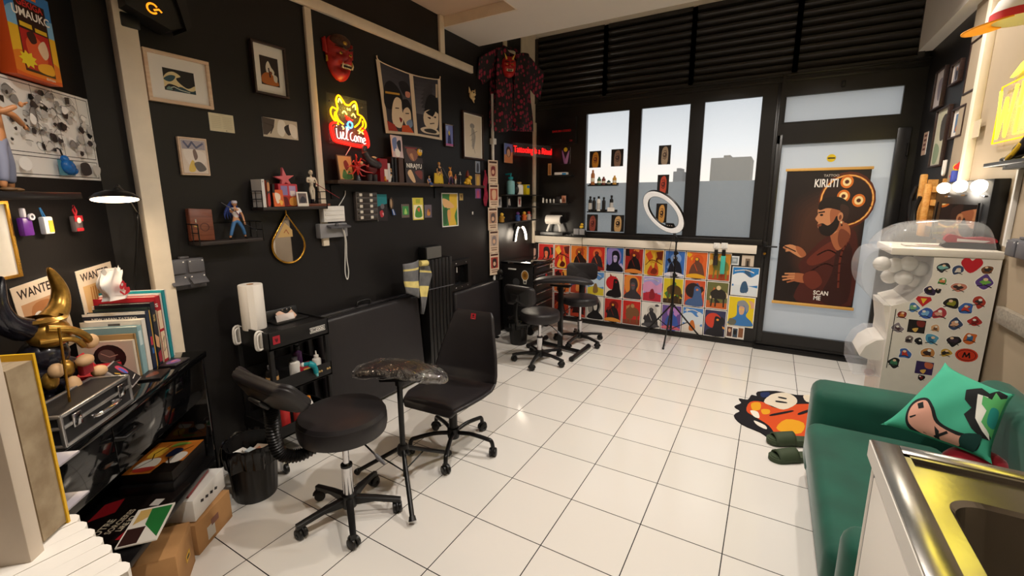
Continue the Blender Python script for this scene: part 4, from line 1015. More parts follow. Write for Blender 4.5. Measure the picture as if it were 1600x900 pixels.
for sg in (-1, 1):
    path = smooth_path([(sg*.045, -0.02, .30), (sg*.095, -0.02, .335), (sg*.115, -0.02, .39), (sg*.10, -0.02, .445), (sg*.085, -0.02, .475)], 6)
    rr = [0.035*(1-k/(len(path)))**0.8+0.002 for k in range(len(path))]
    m = MB(BDARK if sg < 0 else BGOLD); m.tube(path, rr, n=14)
    m.use(BDARK).tube([p+Vector((sg*.012, .006, 0)) for p in path], [r*0.86 for r in rr], n=14); m.build('horn', o)
m = MB(SKINF)
for c_, r_ in (((.085, -.10, .215), (.026, .022, .026)), ((.03, -.11, .165), (.03, .022, .02)), ((-.075, -.10, .17), (.022, .02, .024)), ((.10, -.10, .10), (.028, .022, .02)), ((-.02, -.10, .09), (.024, .02, .04))): m.sph(c_, r_, n=14)
m.build('claws', o)
m = MB(ink('a02632', 0.4)); m.box((.05, -.095, .13), (.05, .02, .04), bev=.006); m.build('red_sash', o)
m = MB(GOLD); pA = ond(92, 512, 0.05); pB = ond(109, 628, 0.05); z_ = Vector((0, 0, 0))
inv = (Matrix.Translation(fs) @ Matrix.Rotation(RD, 4, 'Z')).inverted()
m.tube([inv @ pA, inv @ pB], 0.0035, n=8); m.build('gold_rod', o)
# slim gooseneck lamp clipped to the post
c_ = ond(180, 312, 0.15); ft = dpt(0.007, 0.30, DT)
o = thing('gooseneck_lamp', 'lit black disc lamp on a thin bent stem over the desk', 'lamp', tuple(ft), RD)
inv = (Matrix.Translation(ft) @ Matrix.Rotation(RD, 4, 'Z')).inverted()
hc = inv @ c_
m = MB(SATIN); m.b2((-.010, -.02, 0), (.010, .02, .035), bev=.003); m.build('clamp', o)
k1 = inv @ ond(212, 330, 0.25); k2 = inv @ ond(210, 440, 0.30)
m = MB(SATIN); m.tube(smooth_path([(0, 0, 0.015), (k2.x, k2.y, k2.z), (k1.x+0.004, k1.y, k1.z-0.04), (k1.x, k1.y, k1.z), (hc.x+0.04, hc.y, hc.z+0.05), (hc.x, hc.y, hc.z+0.035)], 8), 0.004, n=8); m.build('stem', o)
tc_ = inv.to_3x3() @ (CAM-c_); tc_.z = 0; tc_.normalize(); LM = Matrix.Translation(hc) @ Vector((0, 0, -1)).rotation_difference(Vector((tc_.x*.17, tc_.y*.17, -1))).to_matrix().to_4x4()
m = MB(SATIN); m.lathe([(0, 0.036), (0.03, 0.034), (0.06, 0.022), (0.078, 0.004), (0.08, 0.0), (0.074, 0.0), (0.055, 0.016), (0, 0.022)], n=36, M=LM); sh = m.build('shade', o)
m = MB(glow('desk_lamp_diffuser', 'ffdfb4', 9)); m.lathe([(0, -0.001), (0.072, -0.001), (0.072, 0.004), (0, 0.004)], n=36, M=LM); m.build('diffuser', sh)
l = bpy.data.lights.new('desk_lamp', 'AREA'); l.shape = 'DISK'; l.size = 0.14; l.energy = 2.2; l.color = (1, 0.80, 0.56)
lo = bpy.data.objects.new('lamp_light', l); COL.objects.link(lo); lo.parent = o; lo.location = hc-Vector((0, 0, 0.006))

# lower shelf: magazines and boxes
ZS = 0.3005
def mag(label, s, off, z, w, d, h, rz, col, shapes, cat='magazine', name='magazine'):
    return flat(name, label, cat, s, off, z, w, d, h, col, rz, shapes)
mag('large black magazine with cream and red lettering on the desk shelf', -0.40, 0.15, ZS, 0.34, 0.25, 0.010, -0.12, '17120f',
    [('r', '17110f', 0, 0, 1, 1), ('p', 'a8202a', [(.35, .05), (.65, .0), (.75, .2), (.5, .3)]), ('t', 'efe3c8', 'VOTRE', .22, .40, .14, 1.0, PI/2*0), ('t', 'efe3c8', 'SORCIERES', .34, .54, .12, .9), ('t', 'efe3c8', 'LIRE ICI', .30, .66, .11, .9), ('p', 'a8202a', [(.05, .75), (.55, .80), (.6, .98), (.05, .97)]), ('p', 'd98a6a', [(.3, .82), (.5, .85), (.45, .95)]), ('r', 'c7c2bb', .58, .72, .70, .86)])
mag('white bordered comic with a green scene lying on the black magazine', -0.50, 0.035, ZS+0.0105, 0.21, 0.12, 0.006, 0.18, 'ece6da',
    [('r', 'f0eadf', 0, 0, 1, 1), ('r', '3a2420', .02, .04, .45, .5), ('p', '2d7a3c', [(.08, .95), (.5, .45), (.95, .4), (.95, .95)]), ('p', 'd9b46a', [(.55, .1), (.95, .1), (.95, .4), (.7, .42)])])
mag('thick paperback with colourful painted cover at the far end of the desk shelf', -0.16, 0.13, ZS+0.052, 0.25, 0.19, 0.045, -0.06, '1c1714',
    [('r', 'c7742a', 0, 0, 1, 1), ('p', '17120f', [(0, .55), (.3, .6), (.32, 1), (0, 1)]), ('s', 'e6b23c', [(.5, .1), (.8, .15), (.75, .4), (.5, .35)]), ('s', 'ece3d3', [(.15, .1), (.4, .15), (.45, .45), (.2, .5)]), ('s', '27304e', [(.5, .5), (.75, .55), (.7, .75), (.5, .7)]), ('s', 'e4dcd0', [(.3, .65), (.6, .75), (.55, .95), (.3, .9)]), ('s', '7a9a3c', [(.8, .4), (.95, .5), (.9, .8)]), ('s', 'b53a2e', [(.05, .2), (.15, .15), (.2, .5), (.08, .5)]), ('l', '2a1712', [(.1, .1), (.4, .3), (.6, .2), (.9, .35)], .02), ('l', '2a1712', [(.2, .8), (.45, .6), (.8, .9)], .02)])
flat('book', 'black hardback under the painted paperback on the desk shelf', 'book', -0.165, 0.135, ZS, 0.27, 0.2, 0.051, '141213', -0.02)
o = flat('carton', 'small white carton behind the painted paperback on the desk shelf', 'box', -0.09, 0.275, ZS, 0.09, 0.06, 0.055, 'd9d4cc', 0.0, None)
# boxes on the floor under the desk
m = MB(CARD); m.b2((-0.12, -0.105, 0), (0.12, 0.105, 0.145), bev=0.003); m.use(mat('packing_tape', 'c7a77c', 0.25)).b2((-0.1202, -0.02, 0.02), (0.1202, 0.02, 0.1502))
m.use(ink('d9d2c8')).box((-0.03, -0.1055, 0.05), (0.05, 0.001, 0.06)); m.use(ink('8a5a4a')).box((0.0, -0.106, 0.085), (0.05, 0.001, 0.03))
tag(m.build('cardboard_box', None, loc=dworld(-0.175, 0.06, 0), rot=(0, 0, RD-0.18)), 'brown taped cardboard box on the floor beside the bin', 'box')
m = MB(ink('e9e5de')); m.b2((-0.12, -0.09, 0), (0.12, 0.09, 0.10), bev=0.003); m.use(ink('2a2626')); 
for k in range(4): m.box((-0.06+k*0.035, -0.0905, 0.06-k*0.005), (0.02, 0.001, 0.012), rot=(0, 0.4, 0))
tag(m.build('white_box', None, loc=dworld(-0.165, 0.06, 0.1505), rot=(0, 0, RD-0.1)), 'white box with black marks on top of the brown carton', 'box')
m = MB(CARD); m.b2((-0.10, -0.07, 0), (0.10, 0.07, 0.19), bev=0.003); m.use(ink('e2b23a')).box((0.02, -0.0715, 0.09), (0.05, 0.001, 0.03)); m.use(ink('3a2a1a')).box((0.02, -0.0722, 0.09), (0.03, 0.0006, 0.012))
tag(m.build('cardboard_box', None, loc=dworld(-0.45, 0.03, 0), rot=(0, 0, RD+0.2)), 'cardboard box with a yellow label at the foot of the desk shelf', 'box')
flat('red_folder', 'red edged folder standing between the shelf and the white box', 'folder', -0.17, 0.02, 0.251, 0.2, 0.02, 0.022, '8c1f22', 0.02)
# ================================================================ left wall: pictures, masks, neon, shelves
def framed(pl, corners, label, wood_, shapes, name='framed_picture', cat='picture', fw_=0.014, dp=0.022, mount='efeae1', inner=None, glass=False, group=None):
    """frame, card mount and print; inner = print box in unit coords of the whole frame"""
    c, w, h = rect(pl, corners, dp)
    n = Vector((-math.sin(ROT[pl]), math.cos(ROT[pl]), 0))
    t = thing(name, label, cat, tuple(c+n*dp), ROT[pl], group)
    m = MB(wood_)
    for x0, x1, z0, z1 in ((-w/2, w/2, h/2-fw_, h/2), (-w/2, w/2, -h/2, -h/2+fw_), (-w/2, -w/2+fw_, -h/2+fw_, h/2-fw_), (w/2-fw_, w/2, -h/2+fw_, h/2-fw_)):
        m.b2((x0, -dp, z0), (x1, -0.0005, z1), bev=0.0015)
    m.build('frame', t)
    m = MB(ink(mount, 0.7)); m.b2((-w/2+fw_*.8, -dp*0.45, -h/2+fw_*.8), (w/2-fw_*.8, -0.001, h/2-fw_*.8)); m.build('mount', t)
    x0, y0, x1, y1 = inner or (0.25, 0.25, 0.75, 0.75)
    b = MB(PAPER); draw(b, shapes, (x1-x0)*w, (y1-y0)*h, x0=(x0-0.5)*w, z1=(0.5-y0)*h, y=-dp*0.45-0.0004); b.build('print', t, fix=False)
    return t
def card(pl, corners, label, shapes, name='postcard', cat='card', t=0.003, group=None, rough=0.5, back=None, rot=0.0, off=0.0):
    c, w, h = rect(pl, corners, t+off)
    n = Vector((-math.sin(ROT[pl]), math.cos(ROT[pl]), 0))
    o = print_sheet(name, w, h, shapes, t=t, rough=rough, back=back)
    o.location = c+n*t; o.rotation_euler = (0, rot, ROT[pl])
    return tag(o, label, cat, group)
LWOOD = wood('pale_ash_wood', 'd8b899', 'e6cdb0', 5, 0.5)
BWOOD = wood('dark_stained_wood', '2a1c17', '3a2620', 8, 0.4)
framed('L', ((223, 73), (328, 97), (333, 171), (233, 156)), 'pale wood frame with a wide white mount around a dark sea painting', LWOOD,
       [('r', '211d1b', 0, 0, 1, 1), ('s', 'e2cf9c', [(0, .45), (.15, .2), (.35, .12), (.55, .28), (.4, .4), (.5, .6), (.75, .78), (1, .6), (1, .8), (.7, .95), (.4, .75), (.15, .7), (0, .85)]), ('s', '33525a', [(0, .5), (.2, .3), (.38, .3), (.3, .5), (.15, .6)]), ('s', '27424c', [(.3, 1), (.5, .75), (.8, .88), (1, .85), (1, 1)]), ('l', 'd9e0d0', [(.1, .9), (.3, .8), (.5, .9), (.8, .95)], .03), ('s', '6d8a80', [(.05, .95), (.15, .8), (.25, .95)])], inner=(.26, .30, .74, .74), fw_=0.016)
framed('L', ((390, 57), (447, 77), (452, 153), (401, 146)), 'dark frame with a white mount around a brown and orange figure print', BWOOD,
       [('r', '2e211c', 0, 0, 1, 1), ('s', 'e5dccb', [(.3, .35), (.45, .15), (.6, .35), (.75, .5), (.6, .75), (.35, .6)]), ('s', 'b9692b', [(.05, .7), (.35, .55), (.7, .65), (.95, .95), (.1, .95)]), ('s', 'd9d0c2', [(.7, .6), (.9, .65), (.85, .85), (.7, .8)]), ('l', '1a1210', [(.45, .4), (.5, .7)], .05), ('e', '7a3d1c', .55, .55, .08, .06)], inner=(.24, .25, .77, .80), fw_=0.012, dp=0.03)
card('L', ((325, 176), (364, 180), (367, 208), (329, 204)), 'small cream printed text card under the sea picture', [('r', 'd9cfae', 0, 0, 1, 1), ('r', 'b8ad8c', .4, .06, .6, .08)]+[('r', 'bdb292', .08, .18+.1*k, .46, .20+.1*k) for k in range(7)]+[('r', 'bdb292', .54, .18+.1*k, .92, .20+.1*k) for k in range(7)]+[('e', '4a3a2a', .65, .93, .02, .025)])
card('L', ((409, 183), (464, 190), (466, 219), (412, 213)), 'long black and white comic strip card by the batten', [('r', 'cfc4ae', 0, 0, 1, 1), ('p', '4a4038', [(0, 0), (.35, .05), (.3, .5), (.1, .9), (0, .9)]), ('s', 'f0eadc', [(.45, .1), (.6, .05), (.65, .4), (.55, .9), (.4, .7)]), ('s', '2a2320', [(.6, .4), (.8, .2), (.85, .6), (.7, .8)]), ('s', 'efe8da', [(.75, .2), (.97, .3), (.95, .9), (.8, .8)]), ('l', '3a302a', [(.05, .3), (.3, .4), (.2, .8)], .06)])
c, w, h = rect('L', ((276, 216), (322, 214), (329, 273), (287, 275)), 0.02)
t = thing('framed_comic', 'sleeved comic issue in a thin gold frame under the sea picture', 'comic', tuple(c+Vector((-0.02, 0, 0))), PI/2)
m = MB(LWOOD); m.b2((-w/2, -0.02, -h/2), (w/2, -0.0005, h/2), bev=0.002); m.build('frame', t)
b = MB(PAPER); draw(b, [('r', 'b79a80', 0, 0, 1, 1), ('r', 'd8c6b4', .04, .03, .96, .97), ('r', '9a8f96', .06, .05, .94, .3), ('l', '38406a', [(.15, .1), (.3, .25), (.45, .1), (.6, .25), (.85, .12)], .05), ('s', 'e2d5c8', [(.1, .35), (.5, .3), (.9, .4), (.85, .7), (.3, .75)]), ('s', '6a4a3a', [(.45, .35), (.55, .3), (.62, .5), (.5, .6)]), ('s', 'd9b52a', [(.25, .8), (.4, .6), (.5, .75), (.45, .92), (.25, .93)]), ('s', '3a302c', [(.45, .7), (.7, .65), (.9, .85), (.6, .92)])], w*0.93, h*0.94, y=-0.0203); b.build('comic', t, fix=False)
m = MB(mat('glossy_sleeve', 'ffffff', 0.05, alpha=0.10)); m.face([(-w*.46, -0.024, -h*.47), (w*.46, -0.024, -h*.47), (w*.46, -0.024, h*.47), (-w*.46, -0.024, h*.47)]); m.build('clear_sleeve', t)
# wall speaker at the top
c_ = onx(231, 12, XL+0.08)
t = thing('wall_spotlight', 'black angular wall fitting with a glowing orange mark near the corner post', 'wall fitting', (XL+0.001, c_.y, c_.z), PI/2)
m = MB(PLAST); m.prism([(-0.10, 0.10), (0.09, 0.10), (0.11, -0.06), (0.06, -0.085), (-0.10, -0.03)], -0.13, -0.02, 'y'); m.build('housing', t)
m = MB(PLAST); m.b2((-0.05, -0.02, -0.05), (0.05, 0, 0.05)); m.b2((-0.10, -0.06, -0.10), (-0.03, -0.0005, -0.04), bev=0.006); m.build('bracket', t)
m = MB(PLAST); m.prism([(0.075, 0.11), (0.125, 0.11), (0.14, -0.05), (0.115, -0.075)], -0.15, -0.02, 'y'); m.build('side_wing', t)
m = MB(glow('orange_mark', 'ff9a1e', 1.2)); q = [( -0.005+0.02*math.cos(a), -0.132, -0.015+0.02*math.sin(a)) for a in [PI*(0.15+1.6*k/12) for k in range(13)]]; m.tube(q, 0.004, n=6); m.tube([(0.0, -0.132, -0.02), (0.02, -0.132, -0.012), (0.03, -0.132, -0.022)], 0.004, n=6); m.build('glowing_mark', t)
m = MB(PAPER); m.b2((-0.03, -0.132, 0.06), (0.03, -0.13, 0.11)); m.build('label', t)

# teardrop mirror
c_, w, h = rect('L', ((425, 334), (476, 334), (476, 411), (425, 411)), 0.02)
t = thing('teardrop_mirror', 'gold rimmed teardrop mirror hanging under the small shelves', 'mirror', (XL+0.001, c_.y, c_.z), PI/2)
R_ = w/2; zc = -h/2+R_; top = h/2; al = math.acos(R_/(top-zc))
out = [(0, top)]+[(R_*math.sin(a), zc+R_*math.cos(a)) for a in [al+(2*PI-2*al)*k/40 for k in range(41)]]
m = MB(GOLD); m.tube([(x, -0.012, z) for x, z in out], 0.007, n=10, closed=True); m.tube([(0, -0.012, top), (0, -0.012, top+0.02)], 0.005); m.build('rim', t)
m = MB(mat('mirror_glass', 'dedede', 0.02, metal=1.0)); m.prism([(x*.97, (z-zc)*.97+zc) for x, z in out], -0.014, -0.004, 'y'); m.build('glass', t)
b = MB(PAPER); draw(b, [('p', 'c9a468', [(0, 1), (.55, 0), (1, .55), (1, 1)]), ('l', '9a4a2a', [(.45, .7), (.6, .5), (.75, .8)], .05)], 0.10, 0.09); b.build('corner_card', t, loc=(-0.02, -0.0146, 0.055), fix=False)

# grey double socket boxes
def socket_box(pl, corners, label, rows, group=None):
    c, w, h = rect(pl, corners, 0.04)
    n = Vector((-math.sin(ROT[pl]), math.cos(ROT[pl]), 0))
    t = thing('socket_box', label, 'socket', tuple(c+n*0.0395), ROT[pl], group)
    m = MB(GREYP); m.b2((-w/2, -0.03, -h/2), (w/2, 0, h/2), bev=0.008); m.b2((-w*.12, -0.028, h/2), (w*.12, -0.004, h/2+0.012), bev=0.003); m.build('back_box', t)
    for i in range(2):
        for j in range(rows):
            x0 = -w/2+0.006+i*w/2; z0 = h/2-(j+1)*h/rows+0.006
            m = MB(GREYP)
            if j == rows-1 and rows > 1:
                m.box((x0+w/4-0.006, -0.048, z0+h/rows*0.52), (w/2-0.012, 0.008, h/rows*0.72), rot=(-0.9, 0, 0), bev=0.003); m.b2((x0, -0.038, z0), (x0+w/2-0.012, -0.03, z0+h/rows*0.4), bev=0.004)
            else: m.b2((x0, -0.042, z0), (x0+w/2-0.012, -0.03, z0+h/rows-0.012), bev=0.005)
            o = m.build('flap', t)
            m = MB(WHITEP)
            for q in (0.12, 0.88): m.box((x0+(w/2-0.012)*q, -0.0425, z0+(h/rows-0.012)*0.88), (0.006, 0.002, 0.006))
            m.build('screw_cap', o)
    return t
socket_box('L', ((257, 408), (318, 402), (328, 448), (268, 456)), 'grey twin wall socket box with hinged flaps beside the corner post', 2)
# white charger over grey box and its cables
c_, w, h = rect('L', ((499, 351), (541, 347), (545, 368), (502, 374)), 0.05)
t = thing('power_box', 'grey wall socket box with a white charger block and hanging white leads', 'socket', (XL+0.001, c_.y, c_.z), PI/2)
m = MB(mat('light_grey_plastic', '8f8e90', 0.4)); m.b2((-w/2, -0.05, -h/2), (w/2, 0, h/2), bev=0.006); m.build('box', t)
m = MB(GREYP); m.box((0.02, -0.075, h*.28), (w*.75, 0.05, 0.012), rot=(0.25, 0, 0), bev=0.004); m.sph((0.0, -0.08, h*.4), 0.014); m.build('flap', t)
m = MB(WHITEP); m.b2((-w*.35, -0.055, h*.6), (w*.42, -0.005, h*1.7), bev=0.005)
for k in range(3): m.b2((-w*.3, -0.058, h*(.8+k*.28)), (w*.38, -0.055, h*(.86+k*.28)))
m.build('charger', t)
p = [(0.06, -0.07, 0.0), (0.09, -0.05, -0.08), (0.10, -0.03, -0.2), (0.115, -0.02, -0.30), (0.10, -0.02, -0.355), (0.085, -0.02, -0.30), (0.09, -0.03, -0.16), (0.08, -0.05, -0.06), (0.05, -0.07, 0.01)]
m = MB(WHITEP); m.tube(smooth_path(p, 6), 0.0035, n=7); m.build('white_lead', t)
up_ = onx(540, 298, XL+0.01)-Vector((XL, c_.y, c_.z))
m = MB(WHITEP); m.tube(smooth_path([(w*.3, -0.03, h*1.7), (up_.y-0.01, -0.008, h*2.4), (up_.y, -0.006, up_.z)], 6), 0.003, n=7); m.build('neon_lead', t)

# ---- wire-ended small shelves
def wshelf(u0, u1, v0, v1, depth, label, th=0.018, rail=0.09):
    A_, B_ = onx(u0, v0, XL+depth), onx(u1, v1, XL+depth); z = (A_.z+B_.z)/2
    t = thing('wall_shelf', label, 'shelf', (XL+0.001, (A_.y+B_.y)/2, z), PI/2); L = B_.y-A_.y
    m = MB(mat('dark_shelf_board', '2c2421', 0.5, noise=0.15, nscale=20)); m.b2((-L/2, -depth, -th), (L/2, 0, 0), bev=0.002); m.build('board', t)
    for sx_ in (-1, 1):
        x = sx_*L/2
        m = MB(SATIN); m.tube([(x, -depth, -th), (x, -depth, rail), (x, -0.004, rail), (x, -0.004, -th)], 0.0035, n=6); m.tube([(x, -depth, rail*.5), (x, -0.004, rail*.5)], 0.0025, n=6)
        m.tube([(x, -depth*0.5, -th), (x, -depth*0.5, rail)], 0.0025, n=6); m.build('wire_end', t)
    m = MB(SATIN); m.tube([(-L/2, -0.004, rail), (L/2, -0.004, rail)], 0.0025, n=6); m.build('back_wire', t)
    return z, A_.y, B_.y
ZA, ya0, ya1 = wshelf(312, 412, 378, 372, 0.12, 'lower small dark shelf with wire ends holding a blue figurine')
ZB, yb0, yb1 = wshelf(411, 511, 325, 321, 0.12, 'upper small dark shelf with wire ends across the batten')
def atL(u, v, d=0.06): return onx(u, v, XL+d)
# skin-modifier bodies for the small figurines
def skin(name, verts, edges, rad, m_, parent, root=0, sub=1):
    me = bpy.data.meshes.new(name); me.from_pydata([tuple(v) for v in verts], edges, []); me.materials.append(m_)
    o = bpy.data.objects.new(name, me); COL.objects.link(o); o.parent = parent
    sk = o.modifiers.new('skin', 'SKIN'); sk.use_smooth_shade = True
    if not me.skin_vertices: 
        raise RuntimeError('no skin layer')
    for i, r in enumerate(rad):
        v = me.skin_vertices[0].data[i]; v.radius = (r, r) if not isinstance(r, tuple) else r; v.use_root = (i == root)
    s_ = o.modifiers.new('sub', 'SUBSURF'); s_.levels = sub; s_.render_levels = sub
    return o
def mesh_skin_ok(me): return True
def figurine(name, label, loc, rz, h, skinc, top, pants, hair, shoes, pose='stand', base=None, extra=None, group=None, arms=None, bulk=1.0, legs=None):
    """a small human figure facing local -y; units scaled so that it is h tall"""
    t = thing(name, label, 'figurine', loc, rz, group)
    k = h
    hip, chest, neck = Vector((0, 0, .50)), Vector((0, 0, .72)), Vector((0, 0, .84))
    lg = legs or {'stand': (((-.07, 0, .26), (-.08, .01, .03)), ((.07, 0, .26), (.08, .01, .03))), 'wide': (((-.14, -.02, .27), (-.21, .0, .03)), ((.15, -.02, .27), (.22, .01, .03))), 'sit': (((-.07, -.2, .50), (-.08, -.2, .26)), ((.07, -.2, .50), (.08, -.2, .26)))}[pose]
    ar = arms or (((-.15, .02, .62), (-.17, -.04, .46)), ((.15, .02, .62), (.17, -.04, .46)))
    V = [hip, Vector((0, 0, .60)), chest, neck, Vector((-.11, 0, .78)), Vector(ar[0][0]), Vector(ar[0][1]), Vector((.11, 0, .78)), Vector(ar[1][0]), Vector(ar[1][1]), Vector((-.055, 0, .47)), Vector(lg[0][0]), Vector(lg[0][1]), Vector((.055, 0, .47)), Vector(lg[1][0]), Vector(lg[1][1]), Vector((0, 0, .875))]
    E = [(0, 1), (1, 2), (2, 3), (2, 4), (4, 5), (5, 6), (2, 7), (7, 8), (8, 9), (0, 10), (10, 11), (11, 12), (0, 13), (13, 14), (14, 15), (3, 16)]
    r_ = [.065, .058, .08, .03, .038, .03, .022, .038, .03, .022, .05, .036, .026, .05, .036, .026, .03]
    sk = ink(skinc, 0.45)
    bo = skin('body', [v*k for v in V], E, [q*k*bulk for q in r_], sk, t)
    m = MB(sk); m.sph((0, -.005*k, .925*k), (.058*k, .062*k, .072*k), n=16); m.use(ink('1a1414')).sph((-.022*k, -.062*k, .93*k), (.009*k, .004*k, .011*k), n=8); m.sph((.022*k, -.062*k, .93*k), (.009*k, .004*k, .011*k), n=8)
    m.use(sk).sph((0, -.066*k, .912*k), (.010*k, .012*k, .012*k), n=8); m.use(ink('7a2f2a')).sph((0, -.06*k, .888*k), (.018*k, .006*k, .005*k), n=8); m.use(sk)
    for sg in (-1, 1): m.sph((sg*.058*k, 0, .92*k), (.01*k, .014*k, .02*k), n=8)
    m.build('head', t)
    for sg, a in ((-1, ar[0]), (1, ar[1])):
        d = (Vector(a[1])-Vector(a[0])).normalized(); p = Vector(a[1])+d*.03
        m = MB(sk); m.sph(p*k, (.024*k, .018*k, .026*k), n=10)
        for f_ in range(4): m.tube([p*k+Vector(((-.012+.008*f_)*k, 0, 0))+d*.015*k, p*k+Vector(((-.012+.008*f_)*k, -.008*k, 0))+d*.045*k], .005*k, n=6)
        m.tube([p*k, p*k+Vector((-sg*.02*k, -.02*k, 0))+d*.012*k], .006*k, n=6); m.build('hand', t)
    if top:
        skin('top', [V[0]*k+Vector((0, 0, .03*k)), V[1]*k, V[2]*k, V[4]*k, (V[4].lerp(V[5], .55))*k, V[7]*k, (V[7].lerp(V[8], .55))*k], [(0, 1), (1, 2), (2, 3), (3, 4), (2, 5), (5, 6)], [q*k*bulk for q in (.071, .066, .088, .046, .040, .046, .040)], ink(top, 0.6), t)
    if pants:
        skin('trousers', [V[0]*k+Vector((0, 0, .03*k)), V[0]*k, V[10]*k, V[11]*k, V[11].lerp(V[12], .8)*k, V[13]*k, V[14]*k, V[14].lerp(V[15], .8)*k], [(0, 1), (1, 2), (2, 3), (3, 4), (1, 5), (5, 6), (6, 7)], [q*k*bulk for q in (.068, .072, .058, .045, .042, .058, .045, .042)], ink(pants, 0.6), t)
    for a in (lg[0][1], lg[1][1]):
        m = MB(ink(shoes, 0.5)); m.sph((a[0]*k, (a[1]-.03)*k, max(a[2]-.008, .022)*k), (.034*k, .062*k, .024*k), n=12); m.build('shoe', t)
    if hair:
        m = MB(ink(hair[0], 0.5)); m.sph((0, .012*k, .945*k), (.066*k, .068*k, .068*k), n=16)
        if hair[1] == 'spiky':
            for i in range(9):
                a = 2*PI*i/9; m.tube([(.04*k*math.cos(a), .04*k*math.sin(a)+.01*k, .97*k), (.10*k*math.cos(a), .10*k*math.sin(a)+.02*k, (1.03+.02*(i % 3))*k)], [.03*k, .002*k], n=7)
        if hair[1] == 'long':
            for i in range(7):
                x = (-.075+.025*i)*k; m.tube(smooth_path([(x*.6, .05*k, .98*k), (x*1.4, .10*k, .86*k), (x*2.6, .13*k, .66*k), (x*3.0+.03*k, .13*k, .52*k)], 4), [.03*k]*4+[.034*k]*4+[.028*k, .02*k, .012*k, .006*k, .003*k], n=8)
        m.build('hair', t)
    if base:
        m = MB(ink(base, 0.4)); m.lathe([(0, 0), (.17*k, 0), (.18*k, .008*k), (.17*k, .016*k), (0, .016*k)], n=24); m.build('base', t)
    if extra: extra(t, k)
    return t
# lower shelf A: wooden case + blue figurine
p = atL(325, 372, 0.06)
t = thing('wooden_box', 'reddish brown wooden cigar box leaning upright on the lower small shelf', 'box', (XL+0.035, (ya0+p.y)/2-0.005+0.02, ZA), PI/2); t.rotation_euler = (-0.12, 0.06, PI/2)
RW = wood('red_brown_wood', '5a2c1e', '74402c', 7, 0.45)
m = MB(RW); m.b2((-0.055, -0.022, 0.0), (0.055, 0.012, 0.165), bev=0.003); m.build('body', t)
m = MB(wood('red_brown_wood_lid', '64341f', '7d4630', 7, 0.4)); m.b2((-0.053, -0.026, 0.002), (0.053, -0.022, 0.163), bev=0.0015); m.use(ink('4a2216')).lathe([(0.018, 0), (0.022, 0), (0.022, 0.0006), (0.018, 0.0006)], n=24, M=Matrix.Translation((0.01, -0.0262, 0.07)) @ Matrix.Rotation(PI/2, 4, 'X')); m.build('lid', t)
m = MB(CHROME); m.box((-0.03, -0.028, 0.10), (0.006, 0.004, 0.02), bev=0.001); m.tube([(-0.04, -0.028, 0.075), (-0.02, -0.028, 0.068)], 0.0015, n=6); m.build('clasp', t)
def gun(t, k):
    m = MB(GREYP); m.tube([(-.44*k, -.16*k, .96*k), (-.10*k, -.16*k, .74*k)], [.010*k, .018*k], n=8); m.box((-.14*k, -.16*k, .76*k), (.12*k, .02*k, .05*k), rot=(0, .55, 0)); m.build('long_rifle', t); m = MB(BDARK); m.tube([(.16*k, -.1*k, .40*k), (.45*k, -.12*k, .20*k)], .009*k, n=8); m.use(CHROME).sph((.45*k, -.12*k, .20*k), .014*k, n=8); m.build('spear_end', t)
    m = MB(ink('c9c2cf')); m.lathe([(0.066*k, .935*k), (0.071*k, .94*k), (0.07*k, .985*k), (0.05*k, 1.005*k)], n=20); m.build('headband', t)
    m = MB(ink('7a2030')); m.tube([(-.09*k, -.085*k, .80*k), (.06*k, -.09*k, .58*k)], .012*k, n=8); m.build('strap', t)
pf = atL(372, 370, 0.065)
figurine('action_figurine', 'figurine with long blue hair, white vest and blue jeans striding on the lower shelf', (pf.x, pf.y, ZA), PI/2+0.1, 0.205, 'c9916a', 'e9e2e4', '3f6fa3', ('2b3f86', 'long'), '161616', 'wide', extra=gun, arms=(((-.17, -.08, .70), (-.14, -.16, .75)), ((.18, -.02, .60), (.17, -.08, .44))))
# upper shelf B
def slabbook(label, u, v, d, th, dp, ht, col, Z, lean=0.0, shapes=None, spine=None, cat='book', name='book', X=None, group=None, pages='e5dccb'):
    p = atL(u, v, d)
    o = thing(name, label, cat, (p.x, p.y, Z), PI/2, group); o.rotation_euler = (0, lean, PI/2)
    c = ink(col, 0.4); m = MB(c)
    m.b2((-th/2, 0, 0), (-th/2+0.002, dp, ht)); m.b2((th/2-0.002, 0, 0), (th/2, dp, ht)); m.b2((-th/2, 0, 0), (th/2, 0.003, ht)); cv = m.build('cover', o)
    m = MB(ink(pages, 0.8)); m.b2((-th/2+0.002, 0.003, 0.003), (th/2-0.002, dp-0.003, ht-0.003)); m.build('pages', o)
    if spine:
        b = MB(PAPER); draw(b, spine, th, ht, y=0, rough=0.4); b.build('spine_print', cv, loc=(0, -0.0002, ht/2), fix=False)
    if shapes:
        b = MB(PAPER); draw(b, shapes, dp, ht, y=0, rough=0.4); b.build('cover_print', cv, loc=(-th/2-0.0002, dp/2, ht/2), rot=(0, 0, -PI/2), fix=False)
    return o
G = 'paperbacks on the upper small shelf'
slabbook('white spined paperback at the left end of the upper small shelf', 414, 320, 0.11, 0.018, 0.10, 0.155, 'd9d4cf', ZB, 0.0, spine=[('r', 'dcd7d2', 0, 0, 1, 1), ('t', '2a2626', 'III', .5, .08, .06, 1)], group=G)
slabbook('colourful paperback second on the upper small shelf', 421, 320, 0.115, 0.018, 0.10, 0.15, 'b5563a', ZB, 0.03, spine=[('r', '3a3230', 0, 0, 1, 1), ('s', 'd08a5a', [(.2, .1), (.8, .1), (.9, .35), (.2, .4)]), ('s', 'c23a32', [(.2, .55), (.8, .5), (.9, .9), (.2, .95)])], group=G)
